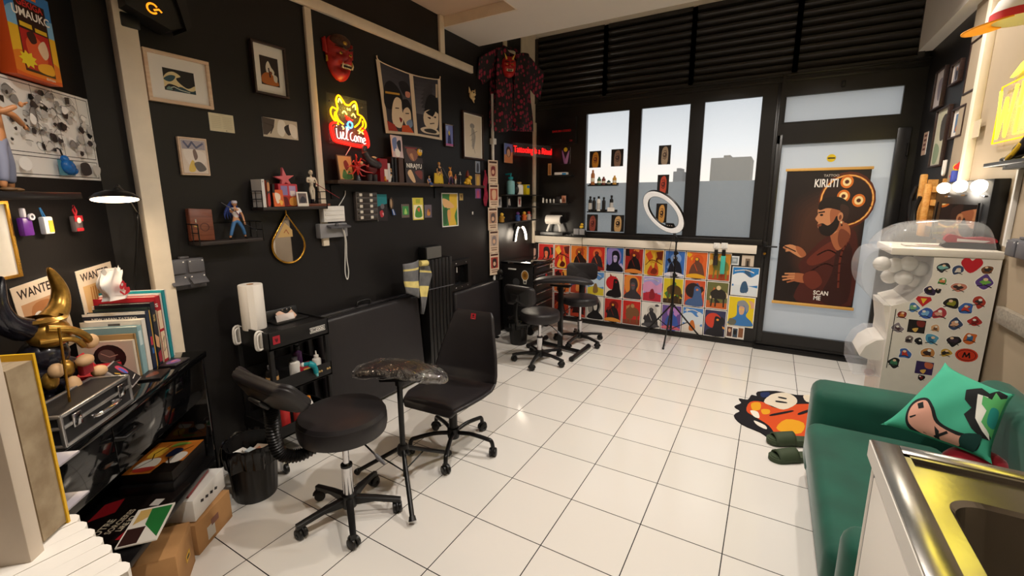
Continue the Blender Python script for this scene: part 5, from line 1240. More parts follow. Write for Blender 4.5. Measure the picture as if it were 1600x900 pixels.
slabbook('black backed paperback leaning third on the upper small shelf', 428, 320, 0.112, 0.016, 0.09, 0.13, '1f1b1d', ZB, 0.06, group=G)
def cardstand(label, u0, u1, v0, v1, d, Z, col, shapes, name='art_card', cat='card', lean=-0.18, t_=0.012, group=None):
    A_, B_ = atL(u0, v1, d), atL(u1, v1, d); w = B_.y-A_.y; h = max(atL((u0+u1)/2, v0, d).z-Z, 0.02)
    o = print_sheet(name, w, h, shapes, t=t_, back=ink(col, 0.4))
    o.location = (A_.x-t_, (A_.y+B_.y)/2, Z+h/2*math.cos(lean)+t_*abs(math.sin(lean))); o.rotation_euler = (lean, 0, PI/2)
    return tag(o, label, cat, group)
cardstand('orange and white card box standing on the upper small shelf', 428, 444, 297, 319, 0.115, ZB+.0005, 'd2682e', [('r', 'd9622a', 0, 0, 1, 1), ('s', 'f0d9c0', [(.2, .2), (.7, .3), (.6, .7), (.3, .8)]), ('s', 'f2b04a', [(.5, .6), (.9, .7), (.7, .95)])], lean=-0.1)
cardstand('small brown photo card with a white border on the upper small shelf', 465, 482, 300, 319, 0.105, ZB+.0005, 'e0d8cc', [('r', 'e4dccf', 0, 0, 1, 1), ('r', '6a5a58', .12, .1, .88, .8), ('s', '2e2a33', [(.2, .7), (.5, .3), (.8, .5), (.7, .75)])], lean=-0.1, t_=0.006)
p = atL(449, 318, 0.05)
t = thing('capsule_box', 'red clear-fronted toy box topped with a pink star on the upper small shelf', 'box', (p.x-0.01, p.y, ZB), PI/2)
m = MB(ink('b5202c', 0.35)); m.b2((-0.062, -0.03, 0), (0.062, 0.035, 0.135), bev=0.006); m.build('box', t)
b = MB(PAPER); draw(b, [('r', 'c8404a', 0, 0, 1, 1), ('r', '8f7fb0', .12, .08, .46, .5), ('r', 'b59ac0', .55, .08, .9, .5), ('r', 'e9d9d4', .6, .3, .85, .55), ('r', 'b5301f', 0, .55, 1, 1), ('s', 'e8a04a', [(.55, .65), (.9, .6), (.92, .95), (.55, .95)]), ('s', '6a1a1a', [(.1, .62), (.4, .6), (.45, .95), (.12, .95)])], 0.12, 0.13); b.build('front_print', t, loc=(0, -0.0305, 0.068), fix=False)
st = []
for k in range(10):
    a = PI/2+k*PI/5+0.12; r = 0.068 if k % 2 == 0 else 0.022
    st.append((r*math.cos(a)*(1.0 if k else 1.15), 0.165+r*math.sin(a)*(0.75 if k in (2, 8) else 1.0)))
m = MB(ink('d96a72', 0.4)); m.prism(st, -0.012, 0.012, 'y'); o = m.build('pink_star', t); bv = o.modifiers.new('soft', 'BEVEL'); bv.width = 0.004; bv.segments = 2
def sword(t, k):
    m = MB(ink('8f1f22', 0.3)); m.tube([(.05*k, -.12*k, .62*k), (.75*k, -.2*k, .22*k)], [.012*k, .006*k], n=8); m.build('red_sword', t)
    m = MB(RW); m.b2((-.28*k, -.2*k, -0.0), (.42*k, .18*k, .07*k), bev=0.002); m.build('wood_plinth', t)
    m = MB(BDARK); m.tube([(.0, .02*k, .07*k), (0, .0, .2*k)], .05*k, n=10); m.build('support', t)
pf = atL(489, 317, 0.06)
figurine('action_figurine', 'white skeletal figurine holding a thin red sword on the upper shelf', (pf.x, pf.y, ZB), PI/2, 0.225, 'e0d2b8', 'e6dcc8', 'd8cdb8', None, '1c1a18', 'stand', extra=sword, bulk=0.75, arms=(((-.16, -.04, .66), (-.04, -.14, .66)), ((.16, -.02, .66), (.07, -.12, .58))), legs=(((-.02, -.01, .28), (-.01, 0, .1)), ((.05, 0, .28), (.04, .01, .1))))

# ---- red demon mask
def mask(label, c, rz, s, red, kind):
    t = thing('demon_mask', label, 'mask', tuple(c), rz)
    M = mat('mask_paint_'+red, red, 0.38, noise=0.3, nscale=25); DK = ink('2a0d0c', 0.4); GD = mat('mask_gold', 'c79a3e', 0.3, metal=0.6); BONE = ink('e6d3a8', 0.4)
    m = MB(M)
    def fn(a, cc):
        q = PI*(a-0.0); p = cc*2-1
        wd = (1-abs(p)**2.6)**0.5*(0.80+0.14*p if p < 0 else 0.80+0.10*p)
        x = -math.cos(q)*wd; z = p*1.15; y = -math.sin(q)*wd*0.75
        br = 0.16*math.exp(-((z-0.32)/0.13)**2)*math.exp(-(x/0.6)**2); nose = 0.34*math.exp(-((z+0.02)/0.2)**2-(x/0.17)**2); ck = 0.16*math.exp(-((z+0.12)/0.2)**2-((abs(x)-0.42)/0.2)**2); ch = 0.14*math.exp(-((z+0.85)/0.2)**2-(x/0.3)**2); mo = -0.20*math.exp(-((z+0.48)/0.13)**2-(x/0.36)**2); ey = -0.12*math.exp(-((z-0.14)/0.09)**2-((abs(x)-0.3)/0.14)**2)
        return (x*s, (y-br-nose-ck-ch-mo-ey)*s*0.8, z*s)
    m.grid(fn, 36, 40); m.build('face', t, sharp=75)
    for sg in (-1, 1):
        m = MB(GD); m.sph((sg*.30*s, -.62*s, .14*s), (.10*s, .05*s, .075*s), n=14); m.use(ink('120808')).sph((sg*.29*s, -.67*s, .135*s), (.04*s, .02*s, .04*s), n=10); m.build('eye', t)
        m = MB(DK); m.tube([(sg*.08*s, -.82*s, .30*s), (sg*.3*s, -.80*s, .38*s), (sg*.58*s, -.5*s, .46*s)], [.05*s, .06*s, .02*s], n=8); m.build('brow', t)
    m = MB(ink('180606')); m.sph((0, -.60*s, -.48*s), (.36*s, .10*s, .13*s), n=18); mo_ = m.build('mouth', t)
    m = MB(BONE)
    for k in range(7):
        x = (-.27+.09*k)*s; m.box((x, -.70*s+abs(x)*.25, -.40*s), (.07*s, .04*s, .08*s), bev=.01*s)
    for k in range(6):
        x = (-.22+.09*k)*s; m.box((x, -.70*s+abs(x)*.25, -.565*s), (.07*s, .04*s, .06*s), bev=.01*s)
    m.build('teeth', mo_)
    m = MB(BONE)
    for sg in (-1, 1):
        m.tube([(sg*.30*s, -.66*s, -.58*s), (sg*.33*s, -.74*s, -.42*s), (sg*.31*s, -.76*s, -.30*s)], [.05*s, .04*s, .005*s], n=8)
    m.build('tusks', mo_)
    for sg in (-1, 1):
        if kind == 'eared':
            m = MB(M); m.grid(lambda a, b_: (sg*(.66+.30*a*(1-b_*.3)+.10*b_)*s, (-.02-.16*math.sin(a*PI))*s, (.05+.85*b_*(1-.25*a)+.10*a)*s), 8, 10); o = m.build('ear', t, sharp=70); so = o.modifiers.new('th', 'SOLIDIFY'); so.thickness = .06*s
            m = MB(GD); m.tube([(sg*.80*s, -.10*s, -.02*s), (sg*.80*s, -.10*s, -.30*s)], .06*s, n=12); m.build('ear_ring', t)
        else:
            m = MB(mat('mask_horn', 'd8b04a', 0.35, noise=0.2)); m.tube(smooth_path([(sg*.34*s, -.45*s, .72*s), (sg*.48*s, -.62*s, 1.0*s), (sg*.62*s, -.74*s, 1.28*s)], 5), [.12*s, .115*s, .105*s, .095*s, .085*s, .07*s, .055*s, .04*s, .028*s, .015*s, .003*s], n=12); m.build('horn', t)
    if kind == 'eared':
        m = MB(mat('mask_hair', '4a2a18', 0.6, noise=0.4, nscale=60)); m.sph((0, -.22*s, .78*s), (.62*s, .40*s, .38*s), n=20); m.build('hair_cap', t)
        m = MB(GD); m.sph((0, -.62*s, .66*s), (.14*s, .06*s, .10*s), n=12); m.build('crest', t)
    return t
c_ = onx(528, 91, XL)
mask('red carved demon mask with pointed ears and open mouth, above the cat sign', (XL+0.002, c_.y, c_.z-0.005), PI/2+0.0, 0.125, 'a3231f', 'eared')
c_ = onx(737, 148, XL+0.01)
t = thing('fox_mask', 'small cream carved skull charm beside the tall framed drawing', 'mask', (XL+0.001, c_.y, c_.z), PI/2)
m = MB(ink('d9bf8e', 0.5)); m.sph((0.012, -0.02, 0.012), (0.034, 0.02, 0.028), n=16); m.sph((-0.022, -0.018, -0.012), (0.022, 0.016, 0.03), n=14); m.sph((0.005, -0.02, -0.032), (0.03, 0.016, 0.018), n=14); m.build('skull', t)
m = MB(ink('d9bf8e', 0.5)); m.tube([(-0.035, -0.015, 0.01), (-0.05, -0.015, 0.06)], [0.014, 0.002], n=8); m.tube([(0.035, -0.015, 0.025), (0.05, -0.015, 0.055)], [0.012, 0.002], n=8); m.tube([(0.01, -0.015, -0.04), (0.03, -0.015, -0.07)], [0.012, 0.003], n=8); m.build('horns', t)
m = MB(ink('20140c')); m.sph((-0.004, -0.038, 0.016), (0.009, 0.006, 0.008), n=10); m.sph((0.026, -0.036, 0.014), (0.009, 0.006, 0.008), n=10); m.build('eye_sockets', t)
m = MB(PLAST); m.tube([(0.0, -0.006, 0.04), (0.0, -0.004, 0.085)], 0.0025, n=6); m.build('cord', t)

# ---- neon cat sign
YEL = glow('neon_yellow', 'ffb80a', 1.9); YELC = glow('neon_yellow_core', 'ffe070', 2.2); RED = glow('neon_red', 'ff1a12', 1.8); PINKW = glow('neon_white_pink', 'ffd9d0', 1.6); BLUE = glow('neon_blue', '4ab4ff', 2.0)
CL = mat('clear_backing', 'ffffff', 0.05, alpha=0.025)
c_, w, h = rect('L', ((512, 149), (571, 152), (580, 229), (516, 227)), 0.03)
t = thing('neon_sign', 'lit neon sign of a yellow waving cat over a red welcome plate', 'neon sign', (XL+0.001, c_.y, c_.z), PI/2)
def NP(x, y): return ((x-0.5)*w, -0.03, (0.5-y)*h)
def neon(name, paths, m_, r=0.0055, closed=False):
    m = MB(m_)
    for p in paths:
        q = smooth_path([NP(*k) for k in p], 5) if len(p) > 2 else [NP(*k) for k in p]
        m.tube(q, r, n=8, closed=False)
    return m.build(name, t)
m = MB(CL); m.b2((-w/2, -0.022, -h/2), (w/2, -0.017, h/2)); m.build('clear_back_plate', t)
m = MB(GREYP)
for x in (-.4, .4):
    for z in (-.42, .35): m.cyl((x*w, -0.017, z*h), (x*w, 0, z*h), 0.005, n=10)
m.build('stand_off', t)
neon('cat_outline', [[(.22, .60), (.10, .50), (.05, .38), (.10, .28), (.22, .30), (.20, .12), (.27, .02), (.36, .10), (.42, .17), (.52, .17), (.60, .10), (.68, .08), (.72, .20), (.72, .32)],
                     [(.22, .30), (.18, .40), (.24, .52), (.34, .58)], [(.72, .32), (.84, .36), (.92, .48), (.90, .58), (.80, .66)], [(.80, .38), (.74, .50), (.62, .60)], [(.16, .36), (.14, .46), (.22, .56)], [(.84, .44), (.84, .54), (.74, .64)]], YEL)
neon('cat_ears', [[(.25, .16), (.28, .08), (.34, .16)], [(.60, .20), (.66, .14), (.67, .24)]], YELC, 0.004)
neon('cat_face', [[(.33, .36), (.38, .31), (.44, .37)], [(.56, .38), (.61, .33), (.66, .40)], [(.46, .24), (.48, .28)], [(.52, .24), (.53, .28)]], YELC, 0.004)
neon('cat_nose', [[(.42, .44), (.46, .48), (.50, .45), (.54, .48), (.58, .46)], [(.40, .40), (.50, .44)]], RED, 0.005)
neon('blue_coin', [[(.50, .50), (.56, .54), (.55, .61), (.49, .63), (.44, .57), (.48, .51)], [(.40, .62), (.46, .68)]], BLUE, 0.0055)
neon('paws', [[(.30, .62), (.34, .66), (.32, .68)], [(.70, .66), (.76, .68), (.72, .72)], [(.80, .68), (.84, .72)]], YELC, 0.004)
neon('red_plate', [[(.18, .56), (.06, .60), (.02, .68), (.05, .86), (.10, .94), (.30, .97), (.70, 1.0), (.92, .99), (.97, .90), (.93, .72), (.86, .62), (.78, .60)]], RED, 0.008)
neon('plate_inner', [[(.12, .64), (.08, .70), (.11, .86), (.16, .91), (.5, .95), (.88, .95), (.91, .88), (.88, .74), (.84, .66)]], RED, 0.004)
neon('welcome_lettering', [[(.16, .68), (.17, .86), (.24, .86), (.25, .74)], [(.17, .62), (.17, .64)], [(.25, .74), (.27, .88), (.33, .78), (.31, .74), (.30, .84), (.35, .88), (.38, .84)], [(.38, .84), (.44, .66), (.41, .64), (.40, .86), (.44, .88)], [(.55, .72), (.50, .76), (.50, .86), (.55, .89), (.58, .85)], [(.60, .80), (.64, .78), (.65, .88), (.60, .89), (.60, .80)], [(.69, .90), (.69, .79), (.74, .80), (.74, .90)], [(.74, .80), (.79, .81), (.79, .91)], [(.82, .87), (.88, .85), (.86, .80), (.82, .84), (.84, .92), (.89, .91)]], PINKW, 0.0032)
p1_ = NP(.52, 1.0); p2_ = onx(541, 243, XL+0.02); m = MB(WHITEP); m.tube([(p1_[0], -0.02, p1_[2]), (p2_.y-c_.y, -0.012, p2_.z-c_.z)], 0.003, n=7); m.build('supply_lead', t)
for col, pw, dz in (((1, .72, .1), 1.2, .25*h), ((1, .08, .05), 1.5, -.3*h)):
    l = bpy.data.lights.new('neon_glow', 'POINT'); l.energy = pw; l.color = col; l.shadow_soft_size = 0.06
    o = bpy.data.objects.new('neon_light', l); COL.objects.link(o); o.parent = t; o.location = (0, -0.07, dz)

# ---- cloth wall hanging with two printed panels (generic faces)
cs = ((588, 92), (688, 124), (691, 219), (604, 208))
P = [onx(u, v, XL+0.02) for u, v in cs]
cc = sum(P, Vector())/4
t = thing('wall_hanging', 'printed cloth hanging with pale faces in two dark panels, strung from its corners', 'wall hanging', (XL+0.001, cc.y, cc.z), PI/2)
Q = [Vector((p.y-cc.y, 0, p.z-cc.z)) for p in P]
def hang(a, b_, lift=0.0):
    p = Q[0].lerp(Q[1], a).lerp(Q[3].lerp(Q[2], a), b_)
    sag = -0.035*math.sin(PI*a)*(1-b_)+0.01*math.sin(PI*a)*b_
    return (p.x+0.008*math.sin(b_*6+a), -0.012-0.0012*math.sin(a*9+b_*3)-lift*1.6, p.z+sag)
CLB = mat('hanging_cloth', '3c3a42', 0.9, noise=0.25, nscale=6)
m = MB(CLB); m.grid(lambda a, b_: hang(a, b_), 40, 30); m.build('cloth', t, sharp=80)['label'] = 'dark grey printed cloth'
def cl(b, col, pts, lift, sm=True):
    b.use(ink(col, 0.9)); b.face([hang(x, y, lift) for x, y in (smooth_loop(pts) if sm else pts)])
b = MB(CLB); L = .0006
for k in range(9): cl(b, '%02x%02x%02x' % (58+k*5, 57+k*5, 66+k*5), [(.05, .02+k*.07), (.47, .02+k*.07), (.47, .62), (.05, .62)], L+.00005*k, False); cl(b, '%02x%02x%02x' % (58+k*5, 57+k*5, 66+k*5), [(.53, .02+k*.07), (.95, .02+k*.07), (.95, .62), (.53, .62)], L+.00005*k, False)
L = .0014
cl(b, 'e2cdb4', [(.47, 0), (.53, 0), (.53, 1), (.47, 1)], L, False); cl(b, 'd9c6b0', [(0, 0), (.05, 0), (.05, 1), (0, 1)], L, False); cl(b, 'd9c6b0', [(.95, 0), (1, 0), (1, 1), (.95, 1)], L, False); cl(b, 'd9c6b0', [(.05, .96), (.47, .96), (.47, 1), (.05, 1)], L, False); cl(b, 'd9c6b0', [(.53, .96), (.95, .96), (.95, 1), (.53, 1)], L, False)
L = .0018
cl(b, '1b1a20', [(.05, .35), (.15, .22), (.28, .3), (.33, .5), (.2, .62), (.05, .62)], L); cl(b, '1b1a20', [(.28, .5), (.40, .42), (.47, .55), (.46, .72), (.36, .66)], L); cl(b, '201f26', [(.28, .2), (.38, .14), (.45, .22), (.44, .36), (.34, .36)], L)
L = .0022
cl(b, 'e6d2b8', [(.16, .58), (.22, .44), (.30, .46), (.31, .62), (.33, .72), (.26, .9), (.14, .84)], L); cl(b, 'e2cbb0', [(.33, .62), (.40, .55), (.45, .62), (.44, .78), (.36, .86), (.32, .76)], L); cl(b, 'cf8a78', [(.38, .3), (.45, .3), (.44, .38), (.38, .38)], L)
L = .0026
cl(b, 'c99a3e', [(.06, .40), (.28, .36), (.28, .39), (.06, .43)], L, False); cl(b, 'a33a30', [(.05, .82), (.16, .86), (.2, .96), (.05, .96)], L, False); cl(b, 'c9552f', [(.28, .86), (.40, .84), (.46, .96), (.26, .96)], L, False); cl(b, '7a1f24', [(.255, .74), (.30, .76), (.27, .82)], L); cl(b, '7b8fae', [(.36, .8), (.45, .74), (.46, .84), (.40, .88)], L)
for x0, y0 in ((.2, .60), (.36, .65)): cl(b, '241a1a', [(x0, y0), (x0+.06, y0-.01), (x0+.06, y0+.005), (x0, y0+.015)], .003, False)
L = .0022
cl(b, '18181d', [(.72, .40), (.80, .26), (.94, .34), (.94, .62), (.72, .58)], L); cl(b, 'e6d2b8', [(.70, .56), (.94, .52), (.93, .80), (.80, .84), (.68, .78)], L); cl(b, 'e0cdb6', [(.60, .86), (.80, .80), (.94, .86), (.92, .92), (.66, .93)], L); cl(b, '3a3634', [(.66, .87), (.8, .84), (.9, .87), (.86, .91), (.7, .91)], .0028)
cl(b, '241a1a', [(.74, .65), (.80, .65), (.79, .68)], .0028); cl(b, '241a1a', [(.86, .63), (.91, .62), (.9, .65)], .0028); cl(b, '241a1a', [(.78, .75), (.87, .73), (.87, .745), (.78, .765)], .0028, False)
cl(b, 'c9b79c', [(.90, .08), (.935, .08), (.935, .30), (.90, .30)], .0028, False)
b.build('printed_panels', t, fix=False)
m = MB(ink('d9c6b0', 0.8)); m.tube(smooth_path([(Q[0].x+0.01, -0.015, Q[0].z+0.03), hang(.05, 0), hang(.3, -.01), hang(.6, -.01), hang(.95, 0), (Q[1].x+0.005, -0.015, Q[1].z+0.025)], 6), 0.0045, n=7); m.build('hem_cord', t)
for q in (Q[0], Q[1]):
    m = MB(SATIN); m.cyl((q.x+0.008, -0.022, q.z+0.03), (q.x+0.008, 0, q.z+0.03), 0.005, n=10); m.build('pin', t)

# ---- frames to the right
PURP = ink('6a4a86', 0.4)
framed('L', ((695, 194), (709, 193), (711, 230), (697, 229)), 'small violet framed print beside the wall hanging', BWOOD, [('r', '7a86c8', 0, 0, 1, 1), ('s', '2a2a5a', [(.3, .95), (.4, .4), (.6, .35), (.75, .95)]), ('s', 'd9c04a', [(.4, .4), (.5, .25), (.6, .35), (.55, .5)]), ('r', 'c86aa8', 0, .9, 1, 1), ('s', '9fb6ea', [(.1, .1), (.4, .05), (.3, .3)])], inner=(.1, .05, .95, .95), fw_=0.006)
framed('L', ((724, 173), (755, 179), (757, 250), (724, 248)), 'tall narrow black frame with a faint grey line drawing on cream', BWOOD, [('r', 'ddd0bd', 0, 0, 1, 1), ('e', '8f8a86', .45, .25, .14, .06), ('s', 'a8a29a', [(.4, .3), (.55, .32), (.65, .5), (.55, .75), (.45, .8), (.4, .55)]), ('l', '77716c', [(.45, .3), (.6, .5), (.5, .7), (.6, .9)], .012), ('l', '77716c', [(.3, .5), (.5, .42), (.75, .35)], .012), ('l', '8a847e', [(.35, .6), (.5, .55), (.4, .75)], .012)], inner=(.12, .06, .9, .95), fw_=0.016)

# ---- long shelf C
DC = 0.13
A_, B_ = onx(530, 288, XL+DC), onx(757, 292, XL+DC); ZC = 1.632
t = thing('long_shelf', 'long dark shelf crowded with books and figurines under the cat sign', 'shelf', (XL+0.001, (A_.y+B_.y)/2, ZC), PI/2); LC = B_.y-A_.y+0.02
m = MB(wood('walnut_shelf', '3a281d', '4a3425', 5, 0.5)); m.b2((-LC/2, -DC, -0.022), (LC/2, 0, 0), bev=0.002); m.build('board', t)
for x in (-LC*.47, LC*.15):
    m = MB(SATIN); m.b2((x-0.012, -DC*.8, -0.03), (x+0.012, 0, -0.022)); m.b2((x-0.012, -0.008, -0.12), (x+0.012, 0, -0.022)); m.build('bracket', t)
def C(u, d=0.06): return onx(u, 286, XL+d)
cardstand('framed orange print with green leaves at the left end of the long shelf', 530, 553, 243, 285, 0.07, ZC+.0005, '6a4a34', [('r', 'd9a866', .06, .04, .94, .96), ('s', '8a2a1c', [(.4, .3), (.6, .2), (.75, .45), (.5, .6)]), ('s', '4a7a3a', [(.2, .9), (.4, .55), (.6, .95)]), ('s', '3a6a30', [(.5, .95), (.7, .6), (.9, .9)])], name='framed_picture', cat='picture', lean=-0.12)
# spiky red creature with dark base
p = C(559, 0.095)
t = thing('creature_model', 'spiky red insect-like model on the left of the long shelf', 'model', (p.x, p.y, ZC), PI/2)
m = MB(BDARK); m.lathe([(0, 0), (0.03, 0), (0.026, 0.012), (0.014, 0.05), (0, 0.055)], n=16); m.build('base', t)
RDP = ink('c4281f', 0.35); m = MB(RDP); m.sph((0, 0, .085), (.026, .022, .026), n=14); m.sph((0.012, -0.01, .115), (.018, .016, .016), n=12); m.build('body', t)
for k in range(9):
    a = 2*PI*k/9+.3; r1 = .085+.02*(k % 3)
    m = MB(RDP); m.tube([(0, 0, .09), (r1*.6*math.cos(a), -.02+.01*math.sin(k), .095+r1*.65*math.sin(a)), (r1*math.cos(a), -.03, .085+r1*.55*math.sin(a))], [.007, .005, .0015], n=7); m.build('limb', t)
m = MB(SKINF); m.sph((.022, -.024, .12), .012, n=10); m.build('pale_face', t)
# black tentacle sculpture with red torso
p = C(582, 0.09)
t = thing('creature_model', 'dark horned model with a big curling arm and red torso on the long shelf', 'model', (p.x, p.y, ZC), PI/2)
DKG = mat('dark_rubber', '3a3436', 0.35, noise=0.2, nscale=40)
m = MB(ink('5a1618', 0.4)); m.sph((0, 0, .085), (.045, .032, .042), n=16); m.sph((0, 0, .14), (.032, .026, .026), n=14); m.build('torso', t)
m = MB(DKG); m.tube(smooth_path([(.05, -.02, .115), (0, -.035, .125), (-.05, -.03, .15), (-.075, -.02, .20), (-.065, -.015, .235), (-.045, -.015, .225)], 6), [.026]*6+[.028]*6+[.024]*6+[.017]*6+[.010]*6+[.006], n=12); m.build('curling_arm', t)
for sg in (-1, 1):
    m = MB(DKG); m.tube([(sg*.022, 0, .05), (sg*.026, 0, .0)], [.022, .018], n=12); m.build('leg', t)
m = MB(DKG); m.tube([(-.02, 0, .155), (-.03, 0, .20)], [.010, .002], n=8); m.tube([(.03, 0, .15), (.06, -.005, .175)], [.010, .002], n=8); m.build('horns', t)
m = MB(ink('d9b48a')); m.sph((0.0, -.03, .165), (.024, .01, .008), n=12); m.build('pale_crest', t)
G = 'books on the long shelf'
for lb, u, th, dp, ht, col, spn in (('thick red-topped book behind the dark model on the long shelf', 601, .075, .11, .165, '9c1a22', [('r', '8a1520', 0, 0, 1, 1), ('r', 'd8c9c0', .55, .45, 1, .9)]), ('white ruled pad beside the red-topped book on the long shelf', 609, .022, .11, .135, 'cfc6c2', [('r', 'd9d2cf', 0, 0, 1, 1)]+[('r', '8a8084', .3, .25+.08*k, .7, .28+.08*k) for k in range(8)]), ('first black spined book on the long shelf', 615, .020, .11, .185, '141214', [('r', '161416', 0, 0, 1, 1), ('r', '5a5048', .4, .1, .6, .3)]), ('second black spined book on the long shelf', 620, .020, .11, .185, '1c191b', [('r', '1d1a1c', 0, 0, 1, 1)]), ('wide brown blank box book on the long shelf', 628, .05, .11, .185, '4a3328', [('r', '4c342a', 0, 0, 1, 1)])):
    slabbook(lb, u, 286, 0.112, th, dp, ht, col, ZC, 0.0, spine=spn, group=G)
cardstand('dark comic with white lettering standing face out on the long shelf', 634, 662, 229, 286, 0.075, ZC+.0005, '2c2422', [('r', '3a3032', 0, 0, 1, 1), ('s', '8a5a4a', [(.15, .1), (.5, .05), (.8, .2), (.55, .4), (.3, .35)]), ('s', 'c08a62', [(.3, .25), (.45, .2), (.5, .4)]), ('r', '14100f', 0, .45, 1, .63), ('t', 'efe9e2', 'NIRAJYU', .5, .54, .17, .95), ('s', 'd9b48a', [(.1, .75), (.3, .65), (.5, .95), (.35, .98)]), ('s', '7a3a34', [(.5, .7), (.9, .66), (.85, .9)]), ('l', '8a2a34', [(.1, .06), (.7, .05)], .03)], name='comic', cat='comic', lean=-0.06, t_=0.016)
figurine('action_figurine', 'tiny black and white figurine before the black books on the long shelf', (XL+0.105, C(612, .105).y, ZC), PI/2, 0.10, 'd9a878', '1a1a1e', 'e2dcd2', ('d98a3a', 'cap'), '1a1a1a', 'stand')
c_ = C(602, .11); m = MB(ink('d98a2a')); m.sph((0, 0, .014), (.013, .01, .014), n=12); m.sph((.004, -.004, .032), (.009, .008, .009), n=10); tag(m.build('toy', None, loc=(c_.x, c_.y, ZC)), 'tiny orange toy blob at the foot of the white pad', 'toy')
zt = ZC+0.186
cardstand('small comic card standing on top of the black books', 612, 629, 212, 228, 0.06, zt+.0005, 'd9c9c4', [('r', 'd9c2c4', 0, 0, 1, 1), ('s', '6f7fae', [(.1, .2), (.5, .1), (.4, .6), (.15, .7)]), ('s', '2a2a33', [(.5, .3), (.85, .2), (.8, .7), (.6, .6)]), ('s', 'f2ece6', [(.3, .6), (.7, .7), (.6, .95), (.3, .9)])], lean=-0.08, t_=0.006)
m = MB(ink('c98a6a')); m.sph((0, 0, .02), (.018, .016, .02), n=14); m.use(ink('8a2a24')).sph((0, 0, .034), (.014, .013, .01), n=12); q = onx(632, 226, XL+.05); tag(m.build('toy_bust', None, loc=(q.x, q.y, zt)), 'small tan toy head with red cap on top of the books', 'toy')
q = onx(653, 226, XL+.055)
t = thing('ball_toy', 'round yellow toy with two white eyes on top of the face-out comic', 'toy', (XL+0.052, q.y, ZC+0.211), PI/2)
m = MB(ink('e8b422', 0.3)); m.sph((0, 0, .034), (.034, .032, .034), n=24); m.build('ball', t)
for sg in (-1, 1):
    m = MB(ink('f5f1ea', 0.3)); m.sph((sg*.012, -.028, .045), (.010, .006, .011), n=12); m.use(ink('1a1414')).sph((sg*.012, -.034, .044), (.004, .002, .005), n=8); m.build('eye', t)
m = MB(SATIN); m.b2((-0.03, -0.03, -0.005), (0.03, 0.03, 0.001)); m.build('stand', t)
# figurine cluster
figurine('action_figurine', 'small blue clad figurine sitting on the shelf edge with dangling legs', (XL+0.125, C(670, .12).y, ZC-0.052), PI/2, 0.115, 'd9a878', '3a66b0', '2f58a0', ('3a302c', 'cap'), 'd9b84a', 'sit')
def cape(t, k):
    m = MB(ink('d9b32a', 0.6)); m.grid(lambda a, b_: ((-.30+.60*a)*k*(1+.2*b_), (.05-.10*math.sin(a*PI))*k, (.50-.48*b_)*k), 10, 8); o = m.build('yellow_cape', t); s_ = o.modifiers.new('th', 'SOLIDIFY'); s_.thickness = .002
    m = MB(GREYP); m.tube([(.1*k, -.12*k, .75*k), (.55*k, -.12*k, .22*k)], .012*k, n=7); m.build('staff', t)
figurine('action_figurine', 'standing figurine with wide yellow cape and dark top on the long shelf', (XL+0.07, C(687, .07).y, ZC), PI/2, 0.185, 'c99a6a', '22242c', '2a2a30', ('c78a3a', 'cap'), '1a1a1a', 'stand', extra=cape)
figurine('action_figurine', 'orange haired figurine leaning forward next to the yellow cape', (XL+0.075, C(704, .075).y, ZC), PI/2, 0.145, 'd99a5a', 'c9852e', '5a3a6a', ('e0962a', 'spiky'), 'b0452e', 'wide')
def poleitem(t, k):
    m = MB(BDARK); m.tube(smooth_path([(.0, -.1*k, .9*k), (.12*k, -.14*k, .45*k), (.2*k, -.15*k, .02*k)], 5), .03*k, n=8); m.build('dark_tail', t)
figurine('action_figurine', 'thin figurine in red and white with a dark tail on the long shelf', (XL+0.09, C(712, .09).y, ZC), PI/2, 0.095, 'd8a070', 'b03a32', 'd9d2c6', ('2a2020', 'cap'), '1a1a1a', 'stand', extra=poleitem)
p = C(719, .05); m = MB(ink('d9d2c4')); m.sph((0, 0, .095), (.012, .02, .006), n=12); m.sph((0, 0, .108), (.006, .006, .014), n=10); m.use(BDARK).lathe([(0, 0), (.014, 0), (.010, .01), (.006, .09), (0, .095)], n=12); tag(m.build('candle_holder', None, loc=(p.x, p.y, ZC)), 'slim candle on a small dark stand on the long shelf', 'candle')
p = C(731, .075)
t = thing('creature_model', 'squat yellow lizard toy with a dark red crest on the long shelf', 'model', (p.x, p.y, ZC), PI/2)
m = MB(ink('d9a826', 0.4)); m.sph((0, 0, .035), (.035, .028, .033), n=16); m.sph((.012, -.016, .068), (.024, .022, .02), n=14); m.sph((-.04, 0, .02), (.02, .012, .014), n=10); m.build('body', t)
m = MB(ink('6a2a1c', 0.5)); m.tube([(0, .004, .075), (.01, .01, .12), (.02, .01, .14)], [.022, .012, .002], n=10); m.build('crest', t)
for sg in (-1, 1):
    m = MB(ink('d9a826', 0.4)); m.tube([(sg*.02, -.01, .02), (sg*.026, -.016, 0.002)], [.011, .012], n=10); m.build('leg', t)
for lb, cs_, cols in (('small blue grey photo card above the right end of the long shelf', ((743, 252), (750, 252), (750, 270), (743, 270)), ('8a93a3', '3a3a42')), ('small tan figure card over the right end of the long shelf', ((743, 272), (750, 272), (751, 291), (743, 291)), ('a8845a', 'c9a24a')), ('small violet pink card under the right end of the long shelf', ((743, 295), (751, 295), (751, 310), (743, 310)), ('7a4a86', 'b54a6a'))):
    card('L', cs_, lb, [('r', cols[0], 0, 0, 1, 1), ('s', cols[1], [(.25, .9), (.3, .3), (.6, .15), (.75, .5), (.7, .9)])])
